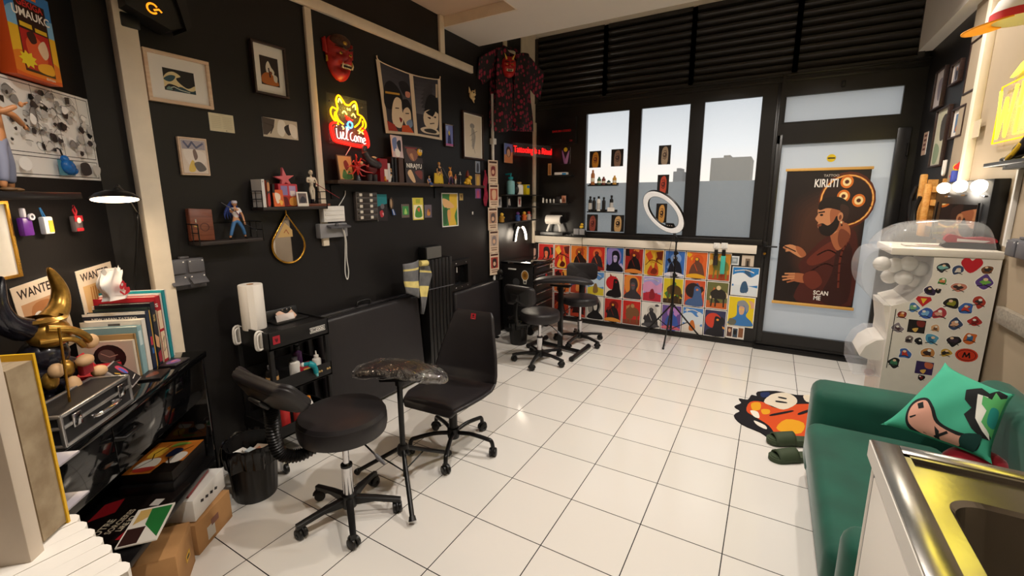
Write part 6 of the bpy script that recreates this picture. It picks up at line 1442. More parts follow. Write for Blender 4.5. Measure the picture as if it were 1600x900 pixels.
# ---- under the long shelf
c_, w, h = rect('L', ((556, 300), (589, 300), (591, 343), (558, 345)), 0.03)
t = thing('specimen_box', 'grey wall case with five rows of small white labels', 'case', (XL+0.001, c_.y, c_.z), PI/2)
m = MB(mat('warm_grey_case', '5c5450', 0.4)); m.b2((-w/2, -0.03, -h/2), (w/2, 0, h/2), bev=0.003); m.build('case', t)
for k in range(5):
    z = h/2-(k+.5)*h/5
    m = MB(mat('smoked_tray', '3b3633', 0.2)); m.b2((-w/2+.008, -0.034, z-h*.075), (w/2-.008, -0.03, z+h*.075), bev=0.001); d_ = m.build('tray', t)
    m = MB(ink('d8cfc0'))
    for x in (-.36, .12): m.b2(((x)*w, -0.0345, z-h*.05), ((x+.13)*w, -0.034, z+h*.05))
    m.build('label', d_)
card('L', ((590, 304), (604, 303), (606, 345), (590, 346)), 'dark print with teal sky and red figure beside the grey case', [('r', '241d20', 0, 0, 1, 1), ('p', '1f7f86', [(0, 0), (1, 0), (1, .35), (0, .45)]), ('e', '6a6468', .5, .45, .2, .1), ('s', 'b5303a', [(.2, .65), (.5, .6), (.6, .8), (.3, .85)]), ('s', 'd9a0a0', [(.45, .7), (.6, .7), (.55, .8)])], name='print', cat='print', t=0.006)
q = onx(611, 318, XL+.01)
t = thing('charm', 'oval wooden charm with blue and white tassels hanging under the shelf', 'charm', (XL+0.012, q.y, q.z), PI/2)
m = MB(ink('4a3a30')); m.tube([(.018*math.cos(a), 0, .042*math.sin(a)) for a in [2*PI*k/24 for k in range(24)]], .005, n=8, closed=True); m.build('hoop', t)
m = MB(ink('a98a6a')); m.sph((0, .002, 0), (.015, .003, .036), n=14); m.build('leaf', t)
for k, cl_ in enumerate(('3f66b0', 'd9dce4', '2f4f90')):
    m = MB(ink(cl_)); m.tube([(.004+.008*k, 0, -.045), (.012+.012*k, -.003, -.09)], [.003, .005], n=7); m.build('tassel', t)
card('L', ((628, 319), (639, 319), (640, 340), (628, 340)), 'small green trading card left of the yellow bordered card', [('r', '6a5a52', 0, 0, 1, 1), ('r', '3a8a4a', .1, .15, .9, .8), ('s', '9fc86a', [(.3, .7), (.5, .3), (.7, .7)])])
card('L', ((644, 309), (660, 309), (663, 343), (646, 344)), 'yellow bordered card with a green creature, largest of the small cards', [('r', 'd9c84a', 0, 0, 1, 1), ('r', 'efe4c0', .08, .32, .92, .95), ('s', '4a8a3a', [(.2, .85), (.35, .45), (.7, .4), (.85, .85)]), ('s', 'd9653a', [(.4, .5), (.65, .45), (.6, .65)]), ('r', 'a8b03a', .3, .06, .7, .25)], t=0.006)
card('L', ((664, 320), (674, 320), (675, 340), (664, 340)), 'small dusky card right of the yellow bordered card', [('r', '6a5f6a', 0, 0, 1, 1), ('s', 'c9853a', [(.3, .8), (.4, .4), (.7, .35), (.75, .8)]), ('s', '7a4a3a', [(.5, .3), (.8, .4), (.6, .6)])])
framed('L', ((690, 302), (715, 301), (717, 353), (692, 355)), 'narrow white framed green and gold leaf print', WHITEP, [('r', '3f7a3e', 0, 0, 1, 1), ('s', 'd9b23a', [(.5, .0), (1, 0), (1, .4), (.8, .7), (.9, 1), (.4, 1), (.5, .6)]), ('s', 'e0b078', [(.0, .15), (.4, .2), (.8, .4), (.5, .45), (.1, .4)]), ('s', 'd9a060', [(.3, .55), (.5, .5), (.55, .7), (.4, .95)]), ('s', '2a5a34', [(.05, .5), (.3, .45), (.25, .9), (.05, .9)])], inner=(.05, .03, .96, .97), fw_=0.004, dp=0.01)
card('L', ((718, 302), (723, 302), (724, 313), (718, 313)), 'tiny gold tag right of the green and gold print', [('r', 'b59a5a', 0, 0, 1, 1), ('s', '6a4a2a', [(.3, .3), (.7, .3), (.6, .8)])])
m = MB(WHITEP); q = onx(738, 333, XL); m.b2((-.009, -.006, -.014), (.009, 0, .014), bev=.002); m.use(ink('cfcac2')).b2((-.004, -.008, -.008), (.004, -.006, .006), bev=.001); tag(m.build('wall_switch', None, loc=(XL+.001, q.y, q.z), rot=(0, 0, PI/2)), 'tiny white wall switch below the right end of the long shelf', 'switch')
# ================================================================ slanted wall and the near bookcase
def atD(u, v, off=0.02): return ond(u, v, OFF_D-off)
c_, w, h = rect('D', ((7, -8), (73, -8), (94, 127), (27, 106)), 0.05)
c_ = (atD(4, -12, .05)+atD(75, 0, .05)+atD(93, 126, .05)+atD(26, 106, .05))/4
t = thing('display_book', 'thick orange and blue art book with a spiked yellow burst mounted on the slanted wall', 'book', tuple(c_+N_D*0.05), RD)
w, h = 0.20, 0.30
m = MB(ink('d8541f', 0.35)); m.b2((-w/2, -0.05, -h/2), (w/2, -0.001, h/2), bev=0.002); m.build('cover', t)
b = MB(PAPER); draw(b, [('r', 'd8541f', 0, 0, 1, 1), ('r', '2f76b8', 0, 0, 1, .42), ('s', '7db2d8', [(0, .3), (.3, .2), (.6, .34), (1, .25), (1, .5), (0, .5)]), ('r', 'e8b42a', 0, .45, 1, .78), ('s', 'e07a22', [(0, .75), (.5, .7), (1, .78), (1, .95), (0, .95)]),
    ('r', '2a1414', .2, .12, .86, .93), ('r', 'b3211f', .22, .46, .84, .9), ('r', 'e0701f', .5, .03, .7, .09), ('t', 'c42a2a', 'GEKIGA', .53, .17, .10, 1.05), ('t', 'f3ece2', 'UMAUKC', .53, .28, .13, .98), ('r', 'e0b52a', .24, .385, .5, .435), ('r', 'e0b52a', .56, .40, .82, .445), ('s', 'd9582f', [(.3, .6), (.5, .5), (.72, .6), (.7, .8), (.4, .82)]), ('s', 'e6c7a4', [(.55, .62), (.72, .52), (.78, .66), (.66, .74)]), ('s', '3a1a1a', [(.35, .5), (.5, .46), (.55, .56), (.42, .6)]),
    ('p', 'e8cf2a', [(.28+(.20 if k % 2 else .13)*math.cos(k*PI/9), .80+(.10 if k % 2 else .065)*math.sin(k*PI/9)) for k in range(18)]), ('s', 'e8a82a', [(.5, .82), (.8, .78), (.82, .9), (.5, .9)]), ('t', 'f3ece2', 'EDITION', .72, .965, .035, 1)], w, h, y=-0.0502, rough=0.35); b.build('cover_print', t, fix=False)
def P2(l): return l
sh = [('r', 'e9e6e1', 0, 0, 1, 1), ('l', '2a2a2c', [(.02, .03), (.98, .03), (.98, .74), (.02, .74), (.02, .03)], .008), ('l', '2a2a2c', [(.02, .78), (.98, .78), (.98, .97), (.02, .97), (.02, .78)], .008)]
rg = random.Random(11)
for k in range(95):
    x, y = rg.uniform(.06, .94), rg.uniform(.07, .70); r1 = rg.uniform(.012, .05)
    col = rg.choice(('1c1c1e', 'b9b6b2', '8a8886', 'f6f4f0', '2c2c2e', 'd2cfca'))
    sh.append(('s' if k % 3 == 0 else 'p', col, [(x+r1*rg.uniform(.6, 1.3)*math.cos(a), y+r1*1.2*rg.uniform(.6, 1.3)*math.sin(a)) for a in [2*PI*q/6 for q in range(6)]]))
    if k % 2: sh.append(('l', '1c1c1e', [(x-r1, y+r1*rg.uniform(-1, 1)), (x+r1*rg.uniform(-.5, .5), y-r1), (x+r1*1.4, y+r1*rg.uniform(-1, 1))], .005, 1))
for x in (.3, .52, .78): sh.append(('l', '2a2a2c', [(x, .03), (x+.03, .74)], .006))
sh += [('r', '4f8594', .44, .79, .62, .965), ('s', '2a2a2c', [(.7, .82), (.8, .80), (.83, .92), (.72, .95)]), ('s', 'c2bfba', [(.86, .82), (.95, .84), (.93, .93), (.87, .92)]), ('e', 'f4f2ee', .12, .87, .06, .07)]
card('D', ((-4, 113), (135, 156), (159, 282), (-4, 274)), 'large white poster of black and white comic panels on the slanted wall', sh, name='comic_poster', cat='poster', t=0.006)
q = atD(101, 259, .015)
t = thing('sculpted_bag_charm', 'glossy blue sculpted bundle hung over the comic poster', 'charm', tuple(q), RD)
BLU = mat('glossy_blue', '1766b4', 0.2, noise=0.3, nscale=40, bump=0.5, bscale=60)
m = MB(BLU); m.sph((0, -.012, -.005), (.034, .018, .028), n=18, rot=(0, .5, 0)); m.sph((-.012, -.012, .022), (.016, .013, .018), n=14); m.sph((.02, -.012, -.018), (.022, .014, .016), n=14); m.build('bundle', t)
m = MB(PLAST); m.tube([(-.014, -.008, .035), (-.018, -.006, .06), (-.03, -.005, .064)], .003, n=7); m.build('loop', t)
for (u, v, lb, c1, c2, kind) in ((38, 350, 'purple key tag with a white round clip, leftmost of three on the slanted wall', '6a2f94', 'e9e4ee', 0), (71, 348, 'white and yellow key tag on a blue cord, middle of three on the slanted wall', 'd8dade', 'e2b43a', 1), (118, 346, 'red and grey key tag on a red cord, rightmost of three on the slanted wall', '5a5052', 'b3202c', 2)):
    q = atD(u, v, .02); t = thing('key_tag', lb, 'key tag', tuple(q), RD)
    m = MB(ink(c1, 0.3)); m.b2((-.021, -.012, -.042), (.021, .008, .022), bev=.005); m.build('tag_body', t)
    m = MB(ink(c2, 0.35))
    if kind == 0: m.lathe([(.006, 0), (.012, 0), (.012, .006), (.006, .006)], n=18, M=Matrix.Translation((.014, -.018, .024)) @ Matrix.Rotation(-PI/2, 4, 'X')); m.b2((-.012, -.013, .022), (0, .002, .055), bev=.004)
    elif kind == 1: m.b2((-.004, -.0135, -.035), (.016, -.012, .008)); m.use(ink('2f7fc0')).tube([(-.012, -.004, .022), (-.018, -.002, .055), (-.014, -.002, .055), (-.002, -.004, .022)], .002, n=6)
    else:
        m.b2((-.022, -.0135, .0), (.022, -.012, .023)); m.b2((-.018, -.0135, -.038), (.018, -.012, -.026)); m.use(ink('e9e4de')).sph((0, -.013, .004), (.012, .003, .012), n=12); m.use(ink(c2)).tube([(.0, -.004, .022), (-.012, -.004, .045), (.0, -.002, .062), (.008, -.004, .04), (0, -.004, .024)], .0035, n=7)
    m.build('clip', t)
for lb, cs_, fc in (('pale WANTED poster with big staring eyes, left of two behind the statuette', ((22, 446), (94, 428), (108, 500), (30, 560)), 0), ('pale WANTED poster partly behind the crumpled bag', ((115, 424), (178, 408), (190, 480), (128, 490)), 1)):
    c_, w, h = rect('D', cs_, .003); w, h = 0.215, 0.29
    z_ = atD(*cs_[0], .003); z2_ = atD(*cs_[1], .003); top = (z_.z+z2_.z)/2; mid = (z_+z2_)/2
    sh = [('r', 'e6d3bd', 0, 0, 1, 1), ('t', '2a1a14', 'WANTED', .5, .12, .16, .86), ('r', 'c99a72' if not fc else 'd8b07a', .1, .24, .9, .8)]
    sh += [('s', 'b5794a', [(.3, .3), (.7, .3), (.75, .6), (.5, .78), (.25, .6)]), ('e', 'f5efe6', .38, .45, .10, .07), ('e', 'f5efe6', .64, .44, .10, .07), ('e', '1a1210', .40, .45, .035, .03), ('e', '1a1210', .63, .44, .035, .03)] if not fc else [('l', 'b5722a', [(.3+.06*k, .28), (.25+.08*k, .78)], .02) for k in range(7)]
    sh += [('r', '4a3428', .14, .84, .86, .875), ('r', '4a3428', .2, .91, .8, .96)]
    o = print_sheet('wanted_poster', w, h, sh, t=0.002); o.location = Vector((mid.x, mid.y, top-h/2))+N_D*0.002; o.rotation_euler = (0, -0.06 if fc else -0.1, RD); tag(o, lb, 'poster')
# crumpled bag and small carton on the book tops
q = ond(176, 450, 0.20)
t = thing('paper_bag', 'crumpled white paper bag with red lettering on top of the books', 'bag', (q.x, q.y, DT+0.306), RD)
rg = random.Random(4); ph = [rg.uniform(0, 6) for _ in range(8)]
m = MB(mat('crumpled_paper', 'd9d4d0', 0.6))
def bagf(a, c):
    q_ = 2*PI*a; z = c*0.115; f = 1-0.45*c**2
    x = 0.058*math.cos(q_)*(1+.12*math.sin(5*q_+ph[0]+c*4))*(1-.15*c)+0.012*math.sin(c*7+ph[1]); y = 0.032*math.sin(q_)*f*(1+.2*math.sin(4*q_+ph[2]-c*5))
    return (x, y, z+0.010*math.sin(3*q_+ph[3])*c**2+0.006*math.sin(7*q_+ph[4])*c)
m.grid(bagf, 40, 18, closed_u=True); o = m.build('bag_body', t, sharp=25)
b = MB(PAPER); draw(b, [('s', 'cf2533', [(.05, .3), (.3, .05), (.5, .25), (.35, .55), (.1, .5)]), ('e', 'd9d4d0', .26, .28, .09, .09), ('s', 'cf2533', [(.45, .3), (.6, .25), (.65, .5), (.9, .55), (.95, .85), (.5, .95), (.6, .7), (.45, .6)]), ('l', 'cf2533', [(.1, .65), (.45, .9)], .1)], 0.07, 0.07); b.build('red_print', o, loc=(0.0, -0.042, 0.045), rot=(0.15, 0, 0), fix=False)
flat('carton', 'small red and white carton behind the crumpled bag', 'box', 0.035-0.06, 0.30, DT+0.306, 0.06, 0.05, 0.10, 'e4dcd6')
# comic figure striking out in front of the poster: generic fighter on a wire stand
q = ond(25, 205, 0.10)
figurine('action_figurine', 'large grey haired bare-armed fighter figurine punching across the comic poster', tuple(ond(14, 300, 0.13)), RD+0.5, 0.30, 'c98a5a', None, '8b8fa6', ('8d8aa2', 'spiky'), '7a5a3a', 'wide', bulk=1.05, arms=(((-.16, -.06, .70), (-.12, -.18, .78)), ((.22, -.10, .74), (.40, -.14, .66))))
zt_ = ond(14, 300, 0.13).z
b = MB(BLACKFRAME); b.b2((-0.30, -0.12, -0.02), (0.09, 0.23, 0.0), bev=0.002); c_ = ond(14, 300, 0.13); o = tag(b.build('wall_shelf', None, loc=(c_.x, c_.y, zt_-0.0005), rot=(0, 0, RD)), 'narrow black shelf under the punching figurine at the picture edge', 'shelf')
t = thing('framed_picture', 'slim gold framed white picture edge under the key tags at the left border', 'picture', tuple(ond(12, 375, OFF_D-.012)+N_D*.011), RD)
m = MB(GOLD); 
for x0, x1, z0, z1 in ((-.25, .03, .12, .13), (-.25, .03, -.13, -.12), (.02, .03, -.12, .12)): m.b2((x0, -.012, z0), (x1, 0, z1))
m.build('frame', t); m = MB(PAPER); m.b2((-.25, -.006, -.12), (.02, -.001, .12)); m.build('mount', t)

# nearest bookcase at the left border: cream side panel, scalloped white shelf, thick book on it
NO = -0.50
def nd(u, v): return ond(u, v, NO)
pe = nd(80, 900); sE = (pe-O_D).dot(E_D)
t = thing('bookcase', 'cream bookcase upright with a scalloped white shelf at the left picture border', 'bookcase', dworld(sE, NO, 0), RD)
def bl(dx, u, v):
    p = hit(dpt(sE+dx, NO), E_D, u, v); d = p-O_D; return (d.dot(N_D)-NO, p.z)
def bz(z, u, v):
    d = onz(u, v, z)-O_D; return (d.dot(E_D)-sE, d.dot(N_D)-NO)
zs = bl(.055, 110, 815)[1]
m = MB(mat('bookcase_cream', 'c9bbaa', 0.5, noise=0.03)); m.b2((-0.022, 0, 0), (0.0, 0.17, bl(0, 10, 540)[1]+.25), bev=0.002); m.build('side_panel', t)
m = MB(mat('white_slatted_board', 'ebe6dd', 0.55, noise=0.02)); A_, B_ = bz(zs, 120, 815), bz(zs, 200, 893)
for k in range(7):
    f0, f1 = k/6-.17, (k+1)/6-.17; x1, y1 = A_[0]+(B_[0]-A_[0])*f0, A_[1]+(B_[1]-A_[1])*f0; x2, y2 = A_[0]+(B_[0]-A_[0])*f1, A_[1]+(B_[1]-A_[1])*f1
    ex, ey = (B_[1]-A_[1]), -(B_[0]-A_[0]); L_ = math.hypot(ex, ey); ex, ey = ex/L_, ey/L_
    if ex*1+ey*-1 < 0: ex, ey = -ex, -ey
    bulge = [(x1+(x2-x1)*q+ex*.007*math.sin(q*PI), y1+(y2-y1)*q+ey*.007*math.sin(q*PI)) for q in (.02, .25, .5, .75, .98)]
    m.prism(bulge+[(x2-ex*.28, y2-ey*.28), (x1+.002-ex*.28, y1-ey*.28)], zs-.018, zs-.0004*(k % 2), 'z')
m.build('scalloped_shelf', t)
o = thing('book', 'very thick paperback with yellowed page edges and yellow cover, standing at the left border', 'book', dworld(sE, NO, zs+0.0005), RD)
pg = wood('yellowed_page_edges', '8d7a60', 'a8977c', 30, 0.85, (1, 40, 1)); hb = bl(.055, 60, 552)[1]-zs; yb = bl(.052, 77, 690)[0]; yc = bl(.056, 84, 690)[0]
m = MB(pg); m.b2((0.012, yb, 0.003), (0.052, yb+.16, hb*.965)); m.build('pages', o)
m = MB(ink('e2b21a', 0.4)); m.b2((0.052, yc, 0), (0.056, yb+.165, hb)); m.b2((0.008, yb+.16, 0), (0.056, yb+.165, hb)); cv = m.build('cover', o)
b = MB(PAPER); draw(b, [('s', 'b5281f', [(.0, .45), (.6, .5), (.8, .62), (.3, .7), (.0, .62)]), ('s', '1c1410', [(0, .66), (.5, .7), (.7, .82), (.2, .86), (0, .8)]), ('s', 'c23a2a', [(.1, .87), (.5, .86), (.4, .95)])], yb-yc+.16, hb); b.build('cover_print', cv, loc=(0.0519, (yc+yb+.16)/2, hb/2), rot=(0, 0, -PI/2), fix=False)
for u, v in ((118, 712), (134, 775)):
    q = bl(.12, u, v); m = MB(ink('9d98a0', .3)); m.b2((.06, q[0], q[1]), (.13, q[0]+.12, q[1]+.004), bev=.001); m.build('tray_plate', t)
m = MB(PLAST); m.b2((.06, bl(.12, 100, 740)[0]+.02, zs), (.064, bl(.12, 100, 740)[0]+.14, bl(.12, 118, 700)[1]+.01)); m.build('tray_back', t)

# ================================================================ corner by the window: shirt, shelves, signs
t = thing('poster_strip', 'long strip of pale WANTED sheets hanging one under another on the white pipe', 'poster strip', tuple(onx(770, 250, XL+0.045)), PI/2-0.25)
o_ = t.location.copy(); zb_ = onx(770, 430, XL+0.045).z; wst = 0.135
hh = (o_.z-zb_)/5
for k in range(5):
    sh = [('r', 'dcc3a8', 0, 0, 1, 1), ('r', '4a2a20', .1, .05, .9, .13), ('r', ('c9a488', 'a8503c', 'b58a70', 'c2a896', 'a3392e')[k], .12, .2, .88, .7), ('s', ('7a2a2a', 'd9b08a', '5a4a48', '8a7a78', '2a1a1a')[k], [(.3, .3), (.7, .28), (.7, .62), (.35, .65)]), ('e', 'd9b090', .5, .5, .14, .1), ('r', '8a6a58', .15, .76, .85, .80), ('r', '8a6a58', .2, .85, .8, .9)]
    print_sheet('wanted_sheet', wst-.004*k*0, hh*.985, sh, t=0.002, parent=t, loc=(0.01*math.sin(k*2.2), -0.002*k*0, -hh*(k+.5)))
qp = onx(767, 200, XL+0.02)
m = MB(WHITEP); m.cyl((XL+0.02, qp.y+0.03, 0.62), (XL+0.02, qp.y+0.03, 2.55), 0.016, n=14); m.b2((XL+0.001, qp.y, qp.z-.16), (XL+0.05, qp.y+.06, qp.z-.10), bev=.006); tag(m.build('wall_pipe'), 'white vertical wall pipe behind the strip of WANTED sheets', 'pipe')
q = onx(759, 266, XL+.03)
m = MB(mat('crimson_cloth', '8a1430', 0.8, noise=0.3, nscale=30)); 
m.grid(lambda a, c: ((.02+.008*math.sin(c*13+a*5)), (-.03+.06*a)*(.6+.5*math.sin(c*2.6)), -.36*c), 10, 24); o = m.build('scarf', None, loc=(XL, q.y, q.z)); so = o.modifiers.new('th', 'SOLIDIFY'); so.thickness = .006; tag(o, 'crimson cloth strip hanging left of the WANTED strip', 'cloth')
# patterned shirt across the corner, on a hanger
pa, pb = onx(741, 78, XL+0.10), ony(834, 130, YW-0.12)
ax_ = Vector((pb.x-pa.x, pb.y-pa.y, 0)); Ls = 0.86; az = math.atan2(1.02, 0.40)
cen = (onx(790, 140, XL+0.12)); cen = Vector((XL+0.13, 2.64, cen.z+.06))
t = thing('patterned_shirt', 'black short-sleeved shirt patterned with crimson leaves hanging in the corner', 'shirt', tuple(cen), az)
SH = bpy.data.materials.new('leaf_print_cloth'); SH.use_nodes = True; tr = SH.node_tree; pb_ = tr.nodes['Principled BSDF']; pb_.inputs['Roughness'].default_value = 0.85
g_ = tr.nodes.new('ShaderNodeTexCoord'); mp_ = tr.nodes.new('ShaderNodeMapping'); mp_.inputs['Scale'].default_value = (30, 1, 19); mp_.inputs['Rotation'].default_value = (0, 0.35, 0)
vo = tr.nodes.new('ShaderNodeTexVoronoi'); vo.inputs['Scale'].default_value = 1.0; vo.inputs['Randomness'].default_value = 0.45
rp_ = tr.nodes.new('ShaderNodeValToRGB'); rp_.color_ramp.elements[0].position = .36; rp_.color_ramp.elements[0].color = (*hexc('8e1f3a'), 1); rp_.color_ramp.elements[1].position = .44; rp_.color_ramp.elements[1].color = (*hexc('1c1519'), 1)
tr.links.new(g_.outputs['Object'], mp_.inputs[0]); tr.links.new(mp_.outputs[0], vo.inputs['Vector']); tr.links.new(vo.outputs['Distance'], rp_.inputs[0]); tr.links.new(rp_.outputs[0], pb_.inputs['Base Color'])
cs = [('torso', [(-.21, .30), (-.10, .335), (.10, .335), (.21, .30), (.23, .02), (.235, -.42), (.06, -.47), (.03, -.36), (0, -.36), (-.04, -.50), (-.235, -.44), (-.225, .02)])]
def shirt(pts, name, dpt_, par):
    m = MB(SH)
    N_ = len(pts); front = []; 
    poly = [(x, z) for x, z in pts]
    m.prism(poly, -dpt_, dpt_, 'y'); o = m.build(name, par); return o
def cloth(fn, name, par, nu=20, nv=24, th=.006):
    m = MB(SH); m.grid(fn, nu, nv); o = m.build(name, par, sharp=80); s_ = o.modifiers.new('th', 'SOLIDIFY'); s_.thickness = th; return o
def lerp(a, b_, f): return a*(1-f)+b_*f
for sg, hem in ((-1, -.49), (1, -.45)):
    cloth(lambda a, c, sg=sg, hem=hem: (sg*lerp(.012+.02*(1-c)**6*2, lerp(.21, .25, c)+.006*math.sin(c*9), a), -.055-.03*math.sin(a*PI*.8)-.012*math.sin(a*9+c*4+sg), lerp(.335-.045*a**1.5-(.06*(1-a)**3), hem-.03*a*(1-a)+(.09*(1-a)**4), c)), 'front_panel', t)
    cloth(lambda a, c, sg=sg: (sg*(lerp(.20, .42, a)+.02*c*(1-a)), -.05*math.sin(c*PI)*0-.03-.05*math.cos(c*PI)*.6-.006*math.sin(a*8), lerp(lerp(.30, .17, a), lerp(.03, -.10, a), c)), 'sleeve', t)
cloth(lambda a, c: ((a-.5)*lerp(.42, .48, c), .04+.02*math.sin(a*PI), lerp(.33-.05*abs(2*a-1)**2, -.44, c)), 'back_panel', t)
m = MB(SH); m.tube(smooth_path([(-.055, -.05, .28), (-.08, -.0, .345), (0, .045, .36), (.08, 0, .345), (.055, -.05, .28)], 6), .014, n=8); m.build('collar', t)
m = MB(SATIN); m.tube(smooth_path([(-.22, 0, .27), (0, 0, .35), (.22, 0, .27)], 6), .006, n=8); m.tube(smooth_path([(0, 0, .35), (0, 0, .41), (.02, 0, .43), (.03, 0, .41)], 5), .003, n=6); m.build('hanger', t)
q = ony(795, 105, 2.52); mask('red demon mask with a yellow horn hung over the patterned shirt', (q.x, 2.52, q.z), az-0.45, 0.088, 'b01f1c', 'horned')
m = MB(PLAST); m.tube([(q.x-.02, 2.54, q.z+.08), (-1.40, 2.70, 2.94)], .004, n=6); m.tube([(q.x+.03, 2.53, q.z+.08), (-1.39, 2.70, 2.94)], .004, n=6); tag(m.build('mask_strap'), 'black straps holding the horned demon mask above the shirt', 'strap')
# neon lettering (red) across the corner
pA, pB = onx(803, 233, XL+0.06), ony(862, 238, YW-0.05)
d = pB-pA; t = thing('neon_sign', 'thin red glowing sign reading Tattooing is a Ritual across the corner', 'neon sign', tuple((pA+pB)/2), math.atan2(d.y, d.x))
m = MB(glow('neon_red_letters', 'ff1a1a', 1.6)); Lw = math.hypot(d.x, d.y)
m.text('Tattooing is a Ritual', 0.10, TF, ext=0.003, bold=0.0, sx=Lw/1.32); lt = m.build('lettering', t, fix=False); bb = [v.co.x for v in lt.data.vertices]; k_ = Lw/(max(bb)-min(bb))
for v in lt.data.vertices: v.co.x *= k_
m = MB(CL); m.b2((-Lw/2-.01, .006, -.07), (Lw/2+.01, .010, .07)); m.build('clear_back_plate', t)
m = MB(GREYP); m.cyl((-Lw*.45, .01, 0), (-Lw*.45, .04, 0), .004, n=8); m.cyl((Lw*.45, .01, 0), (Lw*.45, .04, 0), .004, n=8); m.build('stand_off', t)
# corner wire shelves on the left wall
def shelf_box(label, ya, yb, z, dep, th=.012):
    m = MB(BLACKFRAME); m.b2((XL+.001, ya, z-th), (XL+dep, yb, z), bev=.002); m.b2((XL+.001, ya+.02, z-.05), (XL+.012, ya+.04, z-th)); m.b2((XL+.001, yb-.04, z-.05), (XL+.012, yb-.02, z-th)); return tag(m.build('corner_shelf'), label, 'shelf')
y0 = onx(785, 303, XL+.1).y
Z1 = onx(800, 304, XL+.1).z; Z2 = onx(800, 324, XL+.1).z; Z3 = onx(800, 346, XL+.1).z
shelf_box('top corner shelf carrying the teal pump bottle', y0, 3.40, Z1, .14); shelf_box('middle corner shelf with a row of photo cards', y0, 3.36, Z2, .12); shelf_box('lowest corner shelf with orange and blue toys', y0, 3.36, Z3, .12)
q = onx(798, 300, XL+.08)
t = bottle('pump_bottle', 'teal pump bottle on the top corner shelf', 'bottle', (XL+.08, q.y, Z1), mat('pale_teal_bottle', '7fb5b8', 0.35), TEAL, .045, .19)
m = MB(TEAL); m.cyl((0, 0, .18), (0, 0, .22), .008, n=10); m.tube([(-.01, 0, .222), (.07, 0, .218)], .008, n=8); o = m.build('pump_head', t)
bottle('squeeze_bottle', 'white round bottle right of the teal pump bottle', 'bottle', (XL+.08, q.y+.18, Z1), SQ, mat('tan_cap', 'c9a070', .5), .05, .14)
m = MB(ink('e3c81e', .4)); m.b2((-.04, -.04, 0), (.04, .04, .115), bev=.004); m.use(ink('2f7fc0')).box((.041, 0, .09), (.001, .06, .03)); tag(m.build('carton', None, loc=(XL+.075, q.y+.34, Z1)), 'yellow carton at the right end of the top corner shelf', 'box')
m = MB(PLAST); m.sph((0, 0, .05), (.03, .03, .05), n=14); m.sph((0, 0, .11), (.02, .02, .02), n=12); m.tube([(0, 0, .12), (.01, .02, .19), (0, .05, .18)], .004, n=6); tag(m.build('desk_toy', None, loc=(XL+.10, q.y+.09, Z1)), 'black round toy with a thin curl beside the teal bottle', 'toy')
for k, (u, cols) in enumerate(((784, ('b9b3ad', '3a3a40')), (799, ('1c1a1c', 'd8cfc6')), (815, ('e3dad0', 'b0302f')))):
    q = onx(u, 316, XL+.08); b = print_sheet('photo_card', .075, Z1-Z2-.025, [('r', cols[0], 0, 0, 1, 1), ('s', cols[1], [(.3, .2), (.6, .3), (.5, .8), (.25, .7)]), ('l', cols[1], [(.6, .2), (.8, .8)], .08)], t=.004)
    b.location = (XL+.05, q.y, Z2+.0005+(Z1-Z2-.025)/2); b.rotation_euler = (0, 0, PI/2); tag(b, ('grey', 'black', 'white and red')[k]+' photo card standing on the middle corner shelf', 'card')
for k, (u, c1, c2, lb) in enumerate(((784, 'a87a2a', 'e0b23a', 'tall ochre idol toy'), (809, '34518f', '6a3a7a', 'blue and violet toy'), (819, 'd9652a', 'e8b03a', 'orange toy with yellow head'), (826, 'c9b7ae', 'b03a32', 'pale toy with red cap'))):
    q = onx(u, 345, XL+.07); m = MB(ink(c1)); m.lathe([(0, 0), (.03, 0), (.026, .03), (.03, .055), (.012, .07), (0, .07)], n=14); m.use(ink(c2)).sph((0, 0, .08), (.022, .02, .02), n=12); m.tube([(-.035, 0, .03), (.035, 0, .05)], .008, n=6); tag(m.build('toy', None, loc=(XL+.07, q.y, Z3)), lb+' on the lowest corner shelf', 'toy')
# wall light with two lit petals
q = onx(811, 362, XL+.05)
t = thing('petal_lamp', 'lit black wall lamp with two bent glowing arms above the tool chest', 'lamp', (XL+.002, q.y, q.z), PI/2)
m = MB(PLAST); m.lathe([(0, 0), (.045, 0), (.045, .02), (0, .025)], n=20, M=Matrix.Translation((-.01, 0, .05)) @ Matrix.Rotation(PI/2, 4, 'X')); m.build('base', t)
GL = glow('petal_diffuser', 'fff0dc', 7)
for sg in (-1, 1):
    path = smooth_path([(0, -.04, .05), (sg*.07, -.055, .05), (sg*.12, -.06, -.02), (sg*.14, -.06, -.10)], 6)
    m = MB(PLAST); m.tube(path, .017, n=10); ar = m.build('arm', t)
    m = MB(GL); m.tube([p+Vector((-sg*.008, -.012, -.004)) for p in path[4:]], [.004]+[.013]*(len(path)-6)+[.004], n=10); m.build('diffuser', ar)
l = bpy.data.lights.new('petal_glow', 'POINT'); l.energy = 5; l.color = (1, .86, .68); l.shadow_soft_size = .08; o = bpy.data.objects.new('lamp_light', l); COL.objects.link(o); o.parent = t; o.location = (0, -.13, -.03)
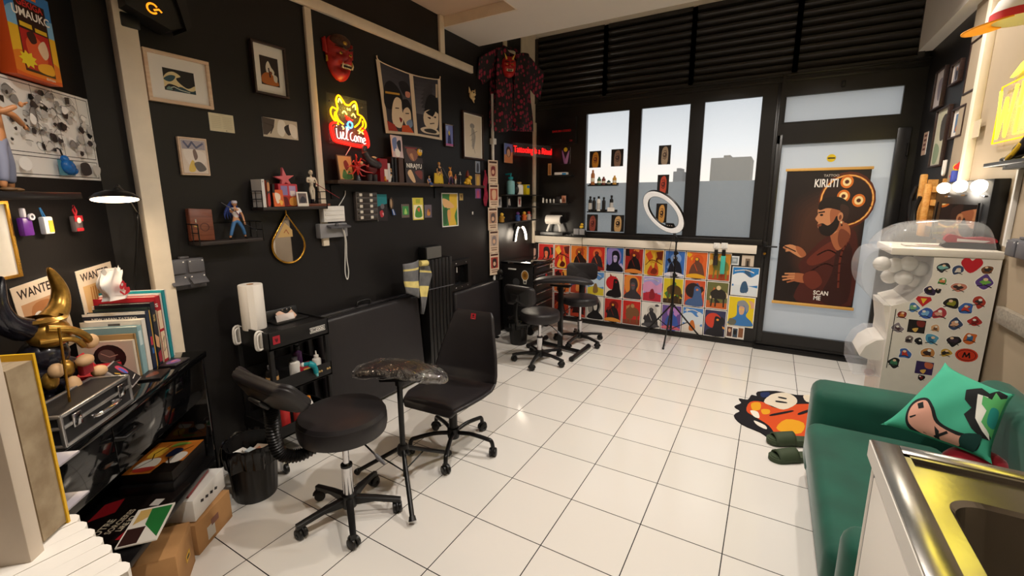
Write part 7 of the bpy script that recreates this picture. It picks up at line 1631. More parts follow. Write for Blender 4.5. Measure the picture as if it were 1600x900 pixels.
# things on the black bay beside the windows
card('W', ((853, 183), (899, 183), (899, 224), (853, 226)), 'black box panel with a red lettered strip beside the first window', [('r', '141213', 0, 0, 1, 1), ('t', 'd8202a', 'DARUMA CODED', .54, .52, .11, .9), ('t', 'b01f28', '2.0', .86, .9, .09, 1)], name='box_panel', cat='box', t=0.05, back=BLACKFRAME, rough=.35)
card('W', ((876, 231), (891, 230), (891, 255), (877, 257)), 'print of crossed violet hands under a yellow dot by the first window', [('r', '1a1420', 0, 0, 1, 1), ('e', 'e3c424', .5, .13, .2, .13), ('s', '9a6aa0', [(.1, .2), (.25, .3), (.6, .95), (.35, .98)]), ('s', 'b07fb0', [(.9, .25), (.75, .3), (.45, .85), (.7, .98)])], name='print')
card('L', ((788, 224), (801, 225), (801, 256), (788, 253)), 'small blue and orange portrait print left of the red neon lettering', [('r', '6a7fc0', 0, 0, 1, 1), ('p', 'd98a5a', [(0, .6), (1, .4), (1, 1), (0, 1)]), ('e', '3a2a26', .5, .42, .3, .28), ('e', 'd9a884', .5, .48, .2, .2)], name='print', off=0.03)
def wledge(label, u0, u1, v, dep=.09, y=YW):
    A_, B_ = ony(u0, v, y-dep), ony(u1, v, y-dep); m = MB(BLACKFRAME); m.b2((A_.x, y-dep, A_.z-.014), (B_.x, y-.002, A_.z), bev=.002); m.b2((A_.x, y-.012, A_.z), (B_.x, y-.002, A_.z+.02)); tag(m.build('picture_ledge'), label, 'shelf'); return A_.z
zl = wledge('small black ledge holding a white book by the first window', 855, 893, 274); zm = wledge('small black ledge holding white bottles by the first window', 848, 887, 317); zn = YW
q = ony(876, 270, YW-.05); m = MB(ink('ece8e2')); m.box((0, 0, .016), (.15, .075, .03), bev=.003); m.use(ink('2f86c4')).box((.05, -.038, .012), (.05, .002, .02)); tag(m.build('book', None, loc=(q.x+.01, YW-.05, zl+.0005)), 'white book with a blue tab lying on the upper ledge', 'book')
q = ony(858, 262, YW-.05); b = print_sheet('art_card', .045, .14, [('r', 'd9a060', 0, 0, 1, 1), ('r', 'b57a40', .2, .1, .8, .9)], t=.006); b.location = (q.x, YW-.03, zl+.0705); tag(b, 'tall orange card standing at the left end of the upper ledge', 'card')
for k in range(6):
    q = ony(849+k*5.5, 312, YW-.05); bottle('dropper_bottle', 'tiny white bottle with black cap on the lower ledge by the first window', 'bottle', (q.x, YW-.055, zm+.0005), SQ, PLAST, .011, .055+.02*(k == 0), group='tiny bottles on the lower ledge')
b = print_sheet('art_card', .055, .085, [('r', 'c98a6a', 0, 0, 1, 1), ('s', '8a4a34', [(.2, .8), (.5, .2), (.8, .8)])], t=.004); q = ony(880, 304, YW-.04); b.location = (q.x+.005, YW-.03, zm+.043); tag(b, 'salmon card at the right end of the lower ledge', 'card')
m = MB(mat('smoked_pot', '2a2626', .2)); m.lathe([(0, 0), (.03, 0), (.035, .07), (.03, .075), (0, .075)], n=18); tag(m.build('pot', None, loc=(q.x-.06, YW-.022-.02, zm+.0005)), 'dark pot behind the tiny bottles on the lower ledge', 'pot')
# paper roll on white stand, on the sill ledge
q = ony(866, 348, YW-.07); t = thing('paper_roll_stand', 'white paper roll lying on a two footed white stand on the window ledge', 'paper roll', (q.x, YW-.07, 1.1005), 0.0)
m = MB(BLACKFRAME); m.b2((-.16, -.06, -.03), (.14, .04, 0)); m.build('ledge', t)
m = MB(WHITEP); 
for x in (-.07, .07): m.tube(smooth_path([(x*1.25, -.02, .006), (x*1.05, -.005, .06), (x*.7, .0, .11)], 5), [.014]*11, n=8)
m.build('stand', t); m = MB(mat('tissue', 'f1ebe2')); m.cyl((-.10, 0, .15), (.09, 0, .15), .055, n=32); m.build('roll', t); m = MB(PLAST); m.cyl((.09, 0, .15), (.102, 0, .15), .042, n=20); m.build('end_disc', t)
# switch block with a yellow toy at the foot of the first window
c_ = ony(907, 363, YW-.03); t = thing('socket_box', 'pale grey twin socket with black base under the first window', 'socket', (c_.x, YW-.031, c_.z), 0)
m = MB(PLAST); m.b2((-.075, -.04, -.055), (.075, 0, .03), bev=.004); m.build('box', t)
for sg in (-1, 1):
    m = MB(mat('light_grey_plastic', '8f8e90')); m.b2((sg*.036-.032, -.05, -.025), (sg*.036+.032, -.04, .045), bev=.004); m.build('flap', t)
m = MB(SATIN); m.tube([(.03, -.02, -.055), (.035, -.03, -.12), (.03, -.01, -.25)], .003, n=6); m.build('lead', t)
m = MB(ink('e0b52a')); m.sph((0, 0, .02), (.024, .02, .02), n=14); m.sph((.008, -.006, .048), (.017, .016, .016), n=12); m.use(ink('c96a24')).sph((.012, -.022, .046), (.008, .008, .004), n=8); tag(m.build('duck_toy', None, loc=(c_.x+.02, YW-.055, c_.z+.046)), 'yellow duck toy on the grey socket under the first window', 'toy')

# ---- window pictures and ledges
def bodyart(k):
    s1, s2 = (('c9862a', '7a3a1a'), ('8a6a58', '4a3530'), ('9a4a3a', '5a2420'), ('c9a06a', '2a1c14'), ('a08a72', '5a4638'), ('b5452f', '5a1c16'), ('c9924a', '3a2416'))[k]
    return [('r', '17110f', 0, 0, 1, 1), ('s', s1, [(.35, .15), (.65, .08), (.8, .4), (.72, .98), (.3, .98), (.25, .5)]), ('e', s2, .52, .5, .17, .14), ('e', s1, .48, .48, .06, .05), ('l', s2, [(.4, .3), (.6, .26), (.66, .4)], .03), ('l', s2, [(.38, .66), (.55, .72), (.66, .62)], .035)]
for k, (cs_, lb) in enumerate((((921, 236, 939, 262), 'tattoo photo in amber tones, upper left on the first pane'), ((955, 233, 974, 260), 'tattoo photo of a dark patterned limb, upper right on the first pane'), ((917, 335, 934, 361), 'tattoo photo in dark red, lower left on the first pane'), ((955, 336, 975, 362), 'tattoo photo of a black lettered fist, lower right on the first pane'), ((1029, 227, 1048, 257), 'tattoo photo of a spiral design, topmost on the second pane'), ((1027, 273, 1045, 303), 'tattoo photo of a red face, middle on the second pane'), ((1025, 318, 1042, 348), 'tattoo photo of a masked forearm behind the ring light'))):
    u0, v0, u1, v1 = cs_; c_, w, h = rect('W', ((u0, v0), (u1, v0), (u1, v1), (u0, v1)), -0.026)
    o = print_sheet('tattoo_photo', w, h, bodyart(k), t=.002); o.location = (c_.x, T0+.0285, c_.z); tag(o, lb, 'photo')
zp1 = wledge('upper black ledge on the first pane with small toys', 918, 964, 289, .07, YW+.028); zp2 = wledge('lower black ledge on the first pane with black and white bottles', 917, 962, 330, .07, YW+.028)
for k, (u, c1, hgt, lb) in enumerate(((926, 'b5703a', .17, 'tall amber spray can'), (936, '3a6a4a', .09, 'small green toy'), (943, '7a3a32', .09, 'small dark red toy'), (951, '2f4a44', .05, 'low dark green block'), (960, 'd09a3a', .10, 'ochre boxed toy'))):
    q = ony(u, 285, YW-.01); m = MB(ink(c1)); m.lathe([(0, 0), (.022, 0), (.022, hgt*.7), (.010, hgt*.82), (.012, hgt*.95), (0, hgt)], n=14); m.use(ink('e6d9c2')).lathe([(.0224, hgt*.2), (.0224, hgt*.45)], n=14); tag(m.build('shelf_toy', None, loc=(q.x, YW-.008, zp1+.0005)), lb+' on the upper ledge of the first pane', 'toy')
for k, (u, lab, hgt) in enumerate(((922, 1, .17), (928, 0, .16), (935, 1, .17), (943, 0, .16), (955, 1, .18))):
    q = ony(u, 326, YW-.01); bottle('ink_bottle', ('black bottle with grey label, leftmost', 'white labelled bottle, second', 'wide white labelled bottle, third', 'plain black bottle, fourth', 'black pump bottle, rightmost')[k]+' on the lower pane ledge', 'bottle', (q.x, YW-.008, zp2+.0005), PLAST if k != 2 else SQ, PLAST, .021, hgt, liquid=(ink('bdb9b4') if lab else None))
m = MB(ink('e6e2dc')); m.b2((-.04, -.012, 0), (.04, .0, .045)); q = ony(955, 326, YW-.03); tag(m.build('card_holder', None, loc=(q.x, YW-.031, zp2+.0005)), 'small white card holder at the right end of the lower pane ledge', 'holder')

# ---- the wall of art posters under the windows
def art(kind, p):
    a, b_, c, d = p
    S_ = [('r', 'f3efe8', 0, 0, 1, 1), ('r', a, .03, .025, .97, .975)]
    g = random.Random(a+b_+c+kind)
    for q in range(6):
        x, y, r1 = g.uniform(.1, .9), g.uniform(.08, .9), g.uniform(.08, .22); S_.append(('s' if q % 2 else 'p', (d, c, a, d, b_, c)[q], [(min(max(x+r1*g.uniform(.3, 1.4)*math.cos(k*PI/3.5), .035), .965), min(max(y+r1*g.uniform(.3, 1.2)*math.sin(k*PI/3.5), .03), .97)) for k in range(7)]))
    if kind == 'fig': S_ += [('e', d, .55, .3, .26, .2), ('s', b_, [(.5, .2), (.62, .26), (.62, .36), (.78, .5), (.85, .95), (.2, .95), (.25, .55), (.42, .38), (.4, .26)]), ('e', c, .5, .27, .07, .05), ('s', c, [(.1, .85), (.5, .8), (.9, .87), (.9, .95), (.1, .95)]), ('l', d, [(.4, .45), (.55, .7)], .02)]
    if kind == 'bust': S_ += [('s', d, [(.1, .1), (.6, .05), (.85, .3), (.7, .7), (.15, .7)]), ('s', b_, [(.35, .2), (.65, .15), (.78, .4), (.7, .62), (.92, .8), (.92, .95), (.08, .95), (.12, .78), (.35, .62)]), ('s', c, [(.42, .34), (.62, .34), (.6, .56), (.46, .58)]), ('e', a, .47, .42, .03, .02), ('e', a, .57, .42, .03, .02)]
    if kind == 'flame': S_ += [('s', b_, [(.05, .95), (.2, .4), (.4, .6), (.5, .1), (.65, .5), (.85, .25), (.95, .95)]), ('s', c, [(.2, .95), (.35, .6), (.5, .75), (.6, .4), (.75, .95)]), ('s', d, [(.35, .9), (.5, .7), (.7, .8), (.6, .94)]), ('l', a, [(.2, .3), (.5, .5), (.8, .35)], .04, 1), ('p', c, [(.06, .2), (.3, .05), (.45, .3), (.25, .45)]), ('p', d, [(.6, .1), (.95, .05), (.9, .4), (.7, .35)]), ('l', d, [(.1, .6), (.4, .4), (.9, .55)], .03, 1)]
    if kind == 'land': S_ += [('s', b_, [(.03, .3), (.4, .2), (.7, .35), (.97, .22), (.97, .6), (.03, .6)]), ('p', c, [(.03, .68), (.4, .6), (.97, .7), (.97, .975), (.03, .975)]), ('s', d, [(.35, .85), (.4, .55), (.55, .5), (.65, .8), (.5, .9)]), ('l', 'f3efe8', [(.1, .15), (.5, .1), (.8, .18)], .03, 1)]
    if kind == 'beast': S_ += [('p', c, [(.03, .8), (.97, .75), (.97, .975), (.03, .975)]), ('s', b_, [(.2, .4), (.5, .25), (.85, .35), (.9, .6), (.6, .62), (.3, .6)]), ('l', b_, [(.3, .5), (.25, .9)], .05), ('l', b_, [(.45, .55), (.45, .9)], .05), ('l', b_, [(.8, .55), (.82, .9)], .05), ('e', d, .55, .22, .1, .08)]
    if kind == 'sun': S_ += [('e', b_, .42, .4, .36, .28), ('s', c, [(.5, .25), (.75, .3), (.85, .6), (.9, .95), (.3, .95), (.45, .6)]), ('e', d, .62, .36, .06, .04), ('s', c, [(.2, .75), (.5, .7), (.6, .95), (.1, .95)])]
    return S_
xa, xb = ony(841, 385).x, ony(1138, 470).x; pw = (xb-xa)/10; zt0, phh = 0.952, 0.3015
rows = [[('bust', 'd0392c 2a2224 e07a52 c9302a', 'red portrait of a dark haired head'), ('flame', 'd8642a c4302a e8b23a 5a1a14', 'orange flame creature'), ('fig', 'd9782a 2a1a16 e0a23a b5481f', 'orange scene with a black cloaked crowd'), ('fig', 'c93226 33292c 8a2a22 e06a3a', 'red scene with two dark figures'), ('bust', '2f66b5 1a1a24 b8a8d0 8f7fc0', 'blue poster of a violet shaggy skull'), ('fig', 'a02820 1c1416 d9853a 7a1f1a', 'crimson poster of a black caped figure'), ('flame', 'd8a02a e0b83a c4481f 7a2a14', 'golden winged flames'), ('fig', '3a6ab8 1d1e2c e4e0ea 88a8dc', 'blue poster of a white haired masked figure'), ('fig', 'd9642a 6a4030 e3a824 d0551f', 'orange poster of a brown coated figure'), ('beast', 'c9862a 7a7a34 b54a22 e0c46a', 'amber poster with a curved green boat')],
        [('fig', 'e0d3c0 c9602a 8a2a1c e08a4a', 'cream poster with an orange figure'), ('flame', 'b5342a d06a30 3a1a1a e0a04a', 'dark red flame scene'), ('land', '3a4a86 5a3a6a b5452f d98a4a', 'indigo and orange dusk scene'), ('land', '5a8fd0 c9dcec d9c43a 8a6a3a', 'blue sky over a yellow field'), ('sun', 'e6dccf c4242a 1c1618 8a1a1e', 'black horned figure on a red disc'), ('bust', 'd0502a 3a3438 5a5258 e08a3a', 'gas masked figure on orange'), ('land', 'a8a0d8 d89ac0 b5283a 8a1f2a', 'red round machine under a violet sky'), ('beast', 'd8c22a 5a4320 3a2a14 4a7a34', 'yellow poster of a palm and brown tower'), ('sun', 'c9502a 2a1c1c 45608f d9804a', 'blue kneeling figure on dark orange'), ('beast', '6a6a3c 2a2420 c4622a e0c89a', 'olive poster of a black long-legged beast')],
        [('fig', '9a2a22 4a1c1a c9502a 6a1f1a', 'dim red figure poster'), ('flame', '7a2420 a83a22 3a1614 d06a30', 'dark red ember scene'), ('fig', '8f261f 2a1414 c4442a 5a1a18', 'deep red cloaked figure'), ('bust', 'e4ddd2 1b1a1c d0cac0 8a8680', 'white poster with a grinning black figure'), ('fig', 'b52a22 1c1517 e0953a 7a1c1a', 'red poster of a black armed figure'), ('beast', 'c42a22 7a5232 8a3a22 b58a5a', 'red poster of a brown rocky creature'), ('fig', 'e6e2da 2b2a2e 4a484c c9c4bc', 'white poster of a dark armoured figure'), ('fig', '6a4f96 3a5ab0 d86a7a c08ad0', 'violet and blue poster of a pink figure'), ('land', '4a86cc d8e2ea e6e0d6 c9702a', 'blue sky with an orange aircraft'), ('sun', '34365a d0402a 1b1a22 e0953a', 'black figure under a red eclipse')]]
rn = ('top', 'middle', 'bottom')
for r_, row in enumerate(rows):
    for k, (kd, pal, lb) in enumerate(row):
        o = print_sheet('art_poster', pw-.008, phh-.008, art(kd, pal.split()), t=.0015, rough=.35)
        o.location = (xa+pw*(k+.5), T0-.0005, zt0-phh*(r_+.5)); tag(o, lb+', '+rn[r_]+' row of the poster wall', 'poster', 'art posters under the windows')
xo = xb+.012
def wp(lb, x0, x1, z1, z0, sh, name='art_poster'):
    o = print_sheet(name, x1-x0, z1-z0, sh, t=.0015, rough=.35); o.location = ((x0+x1)/2, T0-.0005, (z0+z1)/2); tag(o, lb, 'poster' if name == 'art_poster' else 'photo')
wp('blue poster of white clouds over a small gate, right end of the poster wall', xo, xo+.245, wz(1160, 417), wz(1158, 462), art('land', ('2f7fc4', 'e8eef2', 'dfe6ea', '3a5a7a'))+[('r', '33557a', .35, .72, .65, .75), ('r', '33557a', .4, .75, .43, .9), ('r', '33557a', .57, .75, .6, .9)])
wp('yellow poster of a grey haired blue shirted figure, right end of the poster wall', xo-.01, xo+.235, wz(1155, 463), wz(1152, 510), art('bust', ('e8cb1c', '3a78b8', 'd9a884', 'e8cb1c'))+[('s', '8f9298', [(.35, .18), (.6, .12), (.78, .3), (.7, .5), (.62, .3), (.4, .32)]), ('s', '6a6a5c', [(.1, .75), (.35, .8), (.3, .95), (.08, .95)])])
wp('small pale grey photo above the blue gate poster', wx(1141, 406), wx(1155, 406), wz(1148, 400), wz(1148, 414), [('r', 'd9dde0', 0, 0, 1, 1), ('r', '8f989c', .15, .15, .85, .85), ('r', 'b9c0c4', .3, .3, .7, .6)], 'photo')
wp('small warm corridor photo above the blue gate poster', wx(1159, 408), wx(1178, 408), wz(1168, 399), wz(1168, 416), [('r', 'cfc0ae', 0, 0, 1, 1), ('r', '7a6858', .3, .3, .7, 1), ('r', '2a2420', .42, .5, .58, 1)], 'photo')
wp('card of three tiny photos at the foot of the poster wall', wx(1134, 518), wx(1163, 518), wz(1148, 509), wz(1148, 529), [('r', 'efe9e0', 0, 0, 1, 1), ('r', '5a3a34', .06, .12, .34, .88), ('r', '3a4a5a', .38, .2, .64, .9), ('r', '8a5a3a', .68, .12, .94, .86), ('e', 'd9b08a', .2, .4, .08, .15), ('e', '1a1414', .5, .5, .08, .2)], 'photo')
wp('narrow framed portrait at the left end of the poster wall', wx(830, 390), wx(840, 390), wz(835, 381), wz(835, 402), [('r', '2a2020', 0, 0, 1, 1), ('s', 'c9a090', [(.3, .4), (.7, .35), (.7, .8), (.3, .85)])], 'photo')
for k, (u, c1, lb) in enumerate(((1120, '2b2624', 'dark'), (1132, '49b8a8', 'teal'))):
    q = ony(u, 384, YW-.03); t = thing('clip_tube', lb+' tube hanging from a white hook on the sill before the last poster', 'tube', (q.x, YW-.028, q.z), 0)
    m = MB(WHITEP); m.b2((-.03, -.004, -.03), (.03, .002, .03), bev=.003); m.tube([(0, -.004, .01), (0, -.02, .0), (0, -.02, -.03)], .004, n=7); m.build('hook', t)
    m = MB(PLAST); m.cyl((0, -.015, -.10), (0, -.015, -.04), .017, n=14); m.build('cap', t)
    m = MB(ink(c1, .3)); m.b2((-.022, -.028, -.29 if k else -.2), (.022, -.002, -.10), bev=.005); m.build('tube_body', t)

# ---- door poster with the painted man
cq = ((1229, 265), (1361, 264), (1333, 482), (1209, 471)); c_, w, h = rect('W', cq, .02)
c_.y = T0-.004
t = thing('scroll_poster', 'dark scroll poster of a bearded man in a brown robe hanging on the glazed door', 'poster', (c_.x, T0-.021, c_.z), 0)
PL = [('r', '1d1311', 0, 0, 1, 1)]
for k in range(6): PL.append(('s', ('241613', '2c1a15', '341e17', '3a2118', '40251a', '46281b')[k], [(.1+.04*k, .25+.02*k), (.6, .12+.02*k), (.95-.02*k, .3), (.95-.02*k, .7), (.5, .85-.03*k), (.15+.03*k, .7)]))
PL += [('e', '5a2410', .76, .22, .33, .20), ('e', '2a1510', .76, .22, .29, .165), ('l', 'e8862a', [(.76+.30*math.cos(a), .22+.175*math.sin(a)) for a in [2*PI*q/28 for q in range(29)]], .012), ('l', 'ffd27a', [(.76+.30*math.cos(a), .22+.175*math.sin(a)) for a in [2*PI*q/28 for q in range(29)]], .005)]
for cx_, cy_ in ((.74, .09), (.90, .22), (.72, .19)): PL += [('e', 'd9721f', cx_, cy_, .075, .045), ('e', 'ffdf9a', cx_, cy_, .05, .03), ('e', '5a2410', cx_, cy_, .025, .014)]
ROBE, ROBE2, ROBE3, SK1, SK2, SK3, HR = '4a1d16', '6a2c1e', '341410', 'c9885c', 'a8623e', '7a3f28', '1c100d'
PL += [('s', ROBE, [(.55, .50), (.80, .42), (.95, .50), (.98, .98), (.30, .98), (.34, .80), (.28, .70), (.40, .60)]), ('s', ROBE2, [(.58, .54), (.74, .50), (.70, .62), (.46, .70), (.38, .66)]), ('s', ROBE3, [(.74, .55), (.90, .56), (.93, .95), (.6, .96), (.7, .75)]), ('l', ROBE2, [(.85, .5), (.78, .62), (.8, .85)], .012, 1), ('l', ROBE3, [(.5, .62), (.62, .58), (.72, .6)], .010, 1), ('l', ROBE3, [(.45, .74), (.6, .68), (.72, .7)], .010, 1),
       ('s', SK2, [(.62, .40), (.80, .38), (.86, .48), (.74, .58), (.64, .50)]), ('s', SK3, [(.74, .42), (.86, .47), (.78, .56), (.72, .5)]),
       ('s', SK1, [(.44, .285), (.52, .255), (.66, .25), (.74, .30), (.74, .40), (.66, .46), (.54, .45), (.47, .42), (.455, .395), (.46, .38), (.435, .365), (.42, .35), (.445, .32)]), ('s', SK2, [(.60, .28), (.74, .28), (.76, .40), (.66, .44), (.60, .36)]),
       ('s', HR, [(.44, .275), (.46, .225), (.56, .195), (.70, .20), (.80, .25), (.81, .32), (.77, .37), (.75, .31), (.66, .285), (.55, .275), (.47, .29)]), ('s', '3a221a', [(.70, .25), (.80, .27), (.80, .35), (.74, .36)]),
       ('s', HR, [(.47, .395), (.52, .385), (.58, .40), (.64, .37), (.67, .33), (.71, .36), (.70, .42), (.62, .475), (.52, .465), (.48, .43)]), ('s', SK3, [(.455, .395), (.50, .39), (.50, .405), (.46, .41)]), ('l', HR, [(.455, .308), (.52, .302)], .010), ('e', '1a0e0b', .49, .325, .02, .008), ('e', SK1, .715, .335, .032, .032), ('e', SK3, .715, .34, .016, .018), ('e', 'e8d2a0', .735, .375, .012, .008), ('e', '1a0e0b', .745, .395, .010, .008),
       ('s', SK1, [(.05, .575), (.14, .55), (.22, .56), (.30, .575), (.36, .62), (.30, .645), (.22, .625), (.14, .60)]), ('s', SK2, [(.22, .56), (.30, .575), (.36, .62), (.31, .64), (.24, .60)]), ('l', SK1, [(.14, .555), (.07, .565)], .012), ('l', SK1, [(.18, .59), (.10, .60)], .012), ('l', SK3, [(.13, .575), (.06, .58)], .006), ('l', '0c0808', [(.0, .548), (.22, .60)], .008),
       ('s', SK2, [(.14, .80), (.24, .765), (.38, .77), (.46, .80), (.42, .835), (.26, .83)]), ('l', SK1, [(.24, .77), (.12, .775)], .013), ('l', SK1, [(.24, .79), (.09, .80)], .013), ('l', SK1, [(.24, .805), (.10, .825)], .013), ('l', SK2, [(.26, .82), (.16, .84)], .012), ('s', ROBE2, [(.36, .77), (.5, .74), (.6, .82), (.5, .88), (.38, .84)]),
       ('t', 'f2ece4', 'KIRLITI', .50, .10, .08, .58), ('t', 'b9b0a6', 'TATTOO', .55, .045, .022, 1), ('t', 'f2ece4', 'SCAN', .60, .905, .045, .8), ('t', 'f2ece4', 'ME', .56, .945, .045, .8)]
m = MB(PAPER); m.b2((-w/2, 0, -h/2), (w/2, .0015, h/2)); draw(m, PL, w, h, y=0, rough=.45, step=.00006); m.build('sheet', t, fix=False)
m = MB(mat('pale_batten_wood', 'd9a85a', .5)); m.b2((-w/2-.012, -.008, h/2-.01), (w/2+.012, .006, h/2+.015), bev=.004); m.build('top_batten', t)
m = MB(mat('pale_batten_wood', 'd9a85a', .5)); m.b2((-w/2-.012, -.008, -h/2-.018), (w/2+.012, .006, -h/2+.01), bev=.004); m.build('bottom_batten', t)
q = ony(1299, 247, YW+.018); m = MB(ink('e3c21e', .4)); m.lathe([(0, 0), (.034, 0), (.034, .002), (0, .002)], n=24, M=Matrix.Rotation(PI/2, 4, 'X')); m.use(ink('2a2410')).box((0, -.0024, 0), (.055, .0006, .012)); tag(m.build('round_sticker', None, loc=(q.x, YW+.018, q.z)), 'round yellow sticker with a dark band on the glass over the door poster', 'sticker')
# ================================================================ right side
VELV = mat('green_velvet', '0b5040', 0.75, noise=0.22, nscale=5, sheen=0.22, bump=0.25, bscale=12)
t = thing('sofa', 'small green velvet sofa against the right wall', 'sofa', (1.70, 0.51, 0))
def sb(name, p, q, bev=.05, seg=4):
    m = MB(VELV); m.b2(Vector(p)-Vector((1.70, .51, 0)), Vector(q)-Vector((1.70, .51, 0)), bev=bev, seg=seg, smooth=True); return m.build(name, t)
sb('base', (1.375, -.15, .09), (2.06, 1.20, .26), .03); sb('seat_cushion', (1.345, .0, .24), (1.86, .985, .425), .055)
sb('arm', (1.365, .985, .08), (2.07, 1.225, .572), .06); sb('arm', (1.365, -.158, .08), (2.07, -.002, .572), .06); sb('backrest', (1.935, -.1, .24), (2.075, 1.1, .74), .065)
for x in (1.44, 2.0):
    for y in (-.12, 1.16):
        m = MB(PLAST); m.cyl((x-1.70, y-.51, 0), (x-1.70, y-.51, .1), .018, .024, n=14); m.build('leg', t)
# pillow with a printed fist
pn = Vector((-.42, -.72, .55)).normalized(); pc = ony(1478, 642, .70)
K4 = {k: hit(pc, pn, *uv) for k, uv in {'T': (1474, 562), 'R': (1584, 612), 'L': (1372, 660), 'B': (1548, 722)}.items()}
def bil(a, b_): return (K4['T']*(1-a)+K4['R']*a)*(1-b_)+(K4['L']*(1-a)+K4['B']*a)*b_
def pil(a, b_, lift=0.0, sg=1):
    e = max(0, (1-abs(2*a-1)**2.2))*max(0, (1-abs(2*b_-1)**2.2)); pinch = .05*(abs(2*a-1)*abs(2*b_-1))**3
    aa = a+(.5-a)*.10*(1-abs(2*b_-1)**4)*abs(2*a-1)**3; bb = b_+(.5-b_)*.10*(1-abs(2*a-1)**4)*abs(2*b_-1)**3
    return bil(aa, bb)+pn*(sg*(.058*e**.55+.004*math.sin(a*11+b_*7)*e)+lift)-pn*.03
t = thing('throw_pillow', 'mint green pillow printed with a clenched fist and a spiky green burst, on the sofa', 'pillow', (0, 0, 0))
m = MB(mat('mint_cotton', '43ac8c', 0.85, noise=.06, nscale=8)); m.grid(lambda a, b_: pil(a, b_), 26, 26); m.grid(lambda a, b_: pil(a, b_, 0, -1), 26, 26); bmesh.ops.remove_doubles(m.bm, verts=m.bm.verts, dist=.0008); po = m.build('pillow', t, sharp=80)
def ab(u, v):
    p = hit(pc, pn, u, v); a, b_ = .5, .5
    for _ in range(12):
        r = p-bil(a, b_); du, dv = (bil(a+.01, b_)-bil(a, b_))*100, (bil(a, b_+.01)-bil(a, b_))*100
        A, B, D_ = du.dot(du), du.dot(dv), dv.dot(dv); r1, r2 = r.dot(du), r.dot(dv); dd = A*D_-B*B; a += (r1*D_-r2*B)/dd; b_ += (r2*A-r1*B)/dd
    return (a, b_)
b = MB(PAPER)
def pp(col, px, lift, sm=True):
    pts = [ab(*q) for q in (smooth_loop(px, 4) if sm else px)]
    tmp = bmesh.new(); vs = [tmp.verts.new((x, y, 0)) for x, y in pts]; f = tmp.faces.new(vs); bmesh.ops.triangulate(tmp, faces=[f]); bmesh.ops.subdivide_edges(tmp, edges=tmp.edges[:], cuts=3, use_grid_fill=True); bmesh.ops.triangulate(tmp, faces=tmp.faces[:])
    b.use(ink(col, .85)); mp = {v: b.bm.verts.new(pil(min(max(v.co.x, .02), .98), min(max(v.co.y, .02), .98), lift)) for v in tmp.verts}
    fs = [b.bm.faces.new([mp[v] for v in f.verts]) for f in tmp.faces]; b._mark(fs, True); tmp.free()
pp('15181a', [(1416, 640), (1428, 625), (1450, 624), (1462, 640), (1470, 662), (1500, 678), (1534, 686), (1524, 706), (1490, 704), (1455, 694), (1432, 684), (1414, 668)], .0015)
pp('d8a08c', [(1420, 643), (1430, 630), (1448, 628), (1457, 642), (1464, 664), (1494, 682), (1506, 685), (1494, 700), (1460, 690), (1436, 680), (1419, 664)], .0025)
for a_ in (((1434, 632), (1444, 630), (1446, 640), (1437, 641)), ((1461, 668), (1467, 676), (1464, 692), (1459, 690)), ((1455, 684), (1480, 676), (1482, 680), (1458, 688)), ((1421, 652), (1432, 650), (1432, 652), (1422, 655))): pp('15181a', a_, .0032, False)
pp('0d3b36', [(1498, 690), (1510, 680), (1538, 684), (1520, 708), (1500, 706)], .0032)
pp('15181a', [(1512, 612), (1536, 606), (1548, 615), (1562, 606), (1576, 616), (1572, 660), (1552, 690), (1536, 686), (1520, 672), (1508, 650), (1520, 640), (1510, 628)], .002, False)
pp('e8e9e0', [(1530, 618), (1546, 622), (1552, 690), (1538, 676), (1526, 656), (1536, 646), (1528, 634)], .0028, False)
pp('58b36a', [(1538, 620), (1552, 626), (1558, 612), (1566, 624), (1577, 622), (1572, 640), (1568, 664), (1556, 688), (1546, 674), (1536, 662), (1544, 644), (1536, 634)], .0036, False)
pp('1e8c84', [(1552, 640), (1566, 646), (1560, 672), (1546, 664)], .0042); b.build('printed_design', po, fix=False, sharp=80)
q = Vector((1.86, .665, 0)); t = thing('plush_toy', 'red plush with a peach tip on the sofa seat under the pillow', 'plush', (q.x, q.y, .428))
m = MB(mat('red_plush', 'a8172b', .8, sheen=.5)); m.sph((0, 0, .075), (.10, .07, .075), n=20); m.build('body', t); m = MB(ink('d99a84', .7)); m.sph((.06, -.06, .07), (.04, .03, .026), n=14); m.sph((.09, -.075, .066), (.014, .03, .012), n=10); m.build('tip', t)
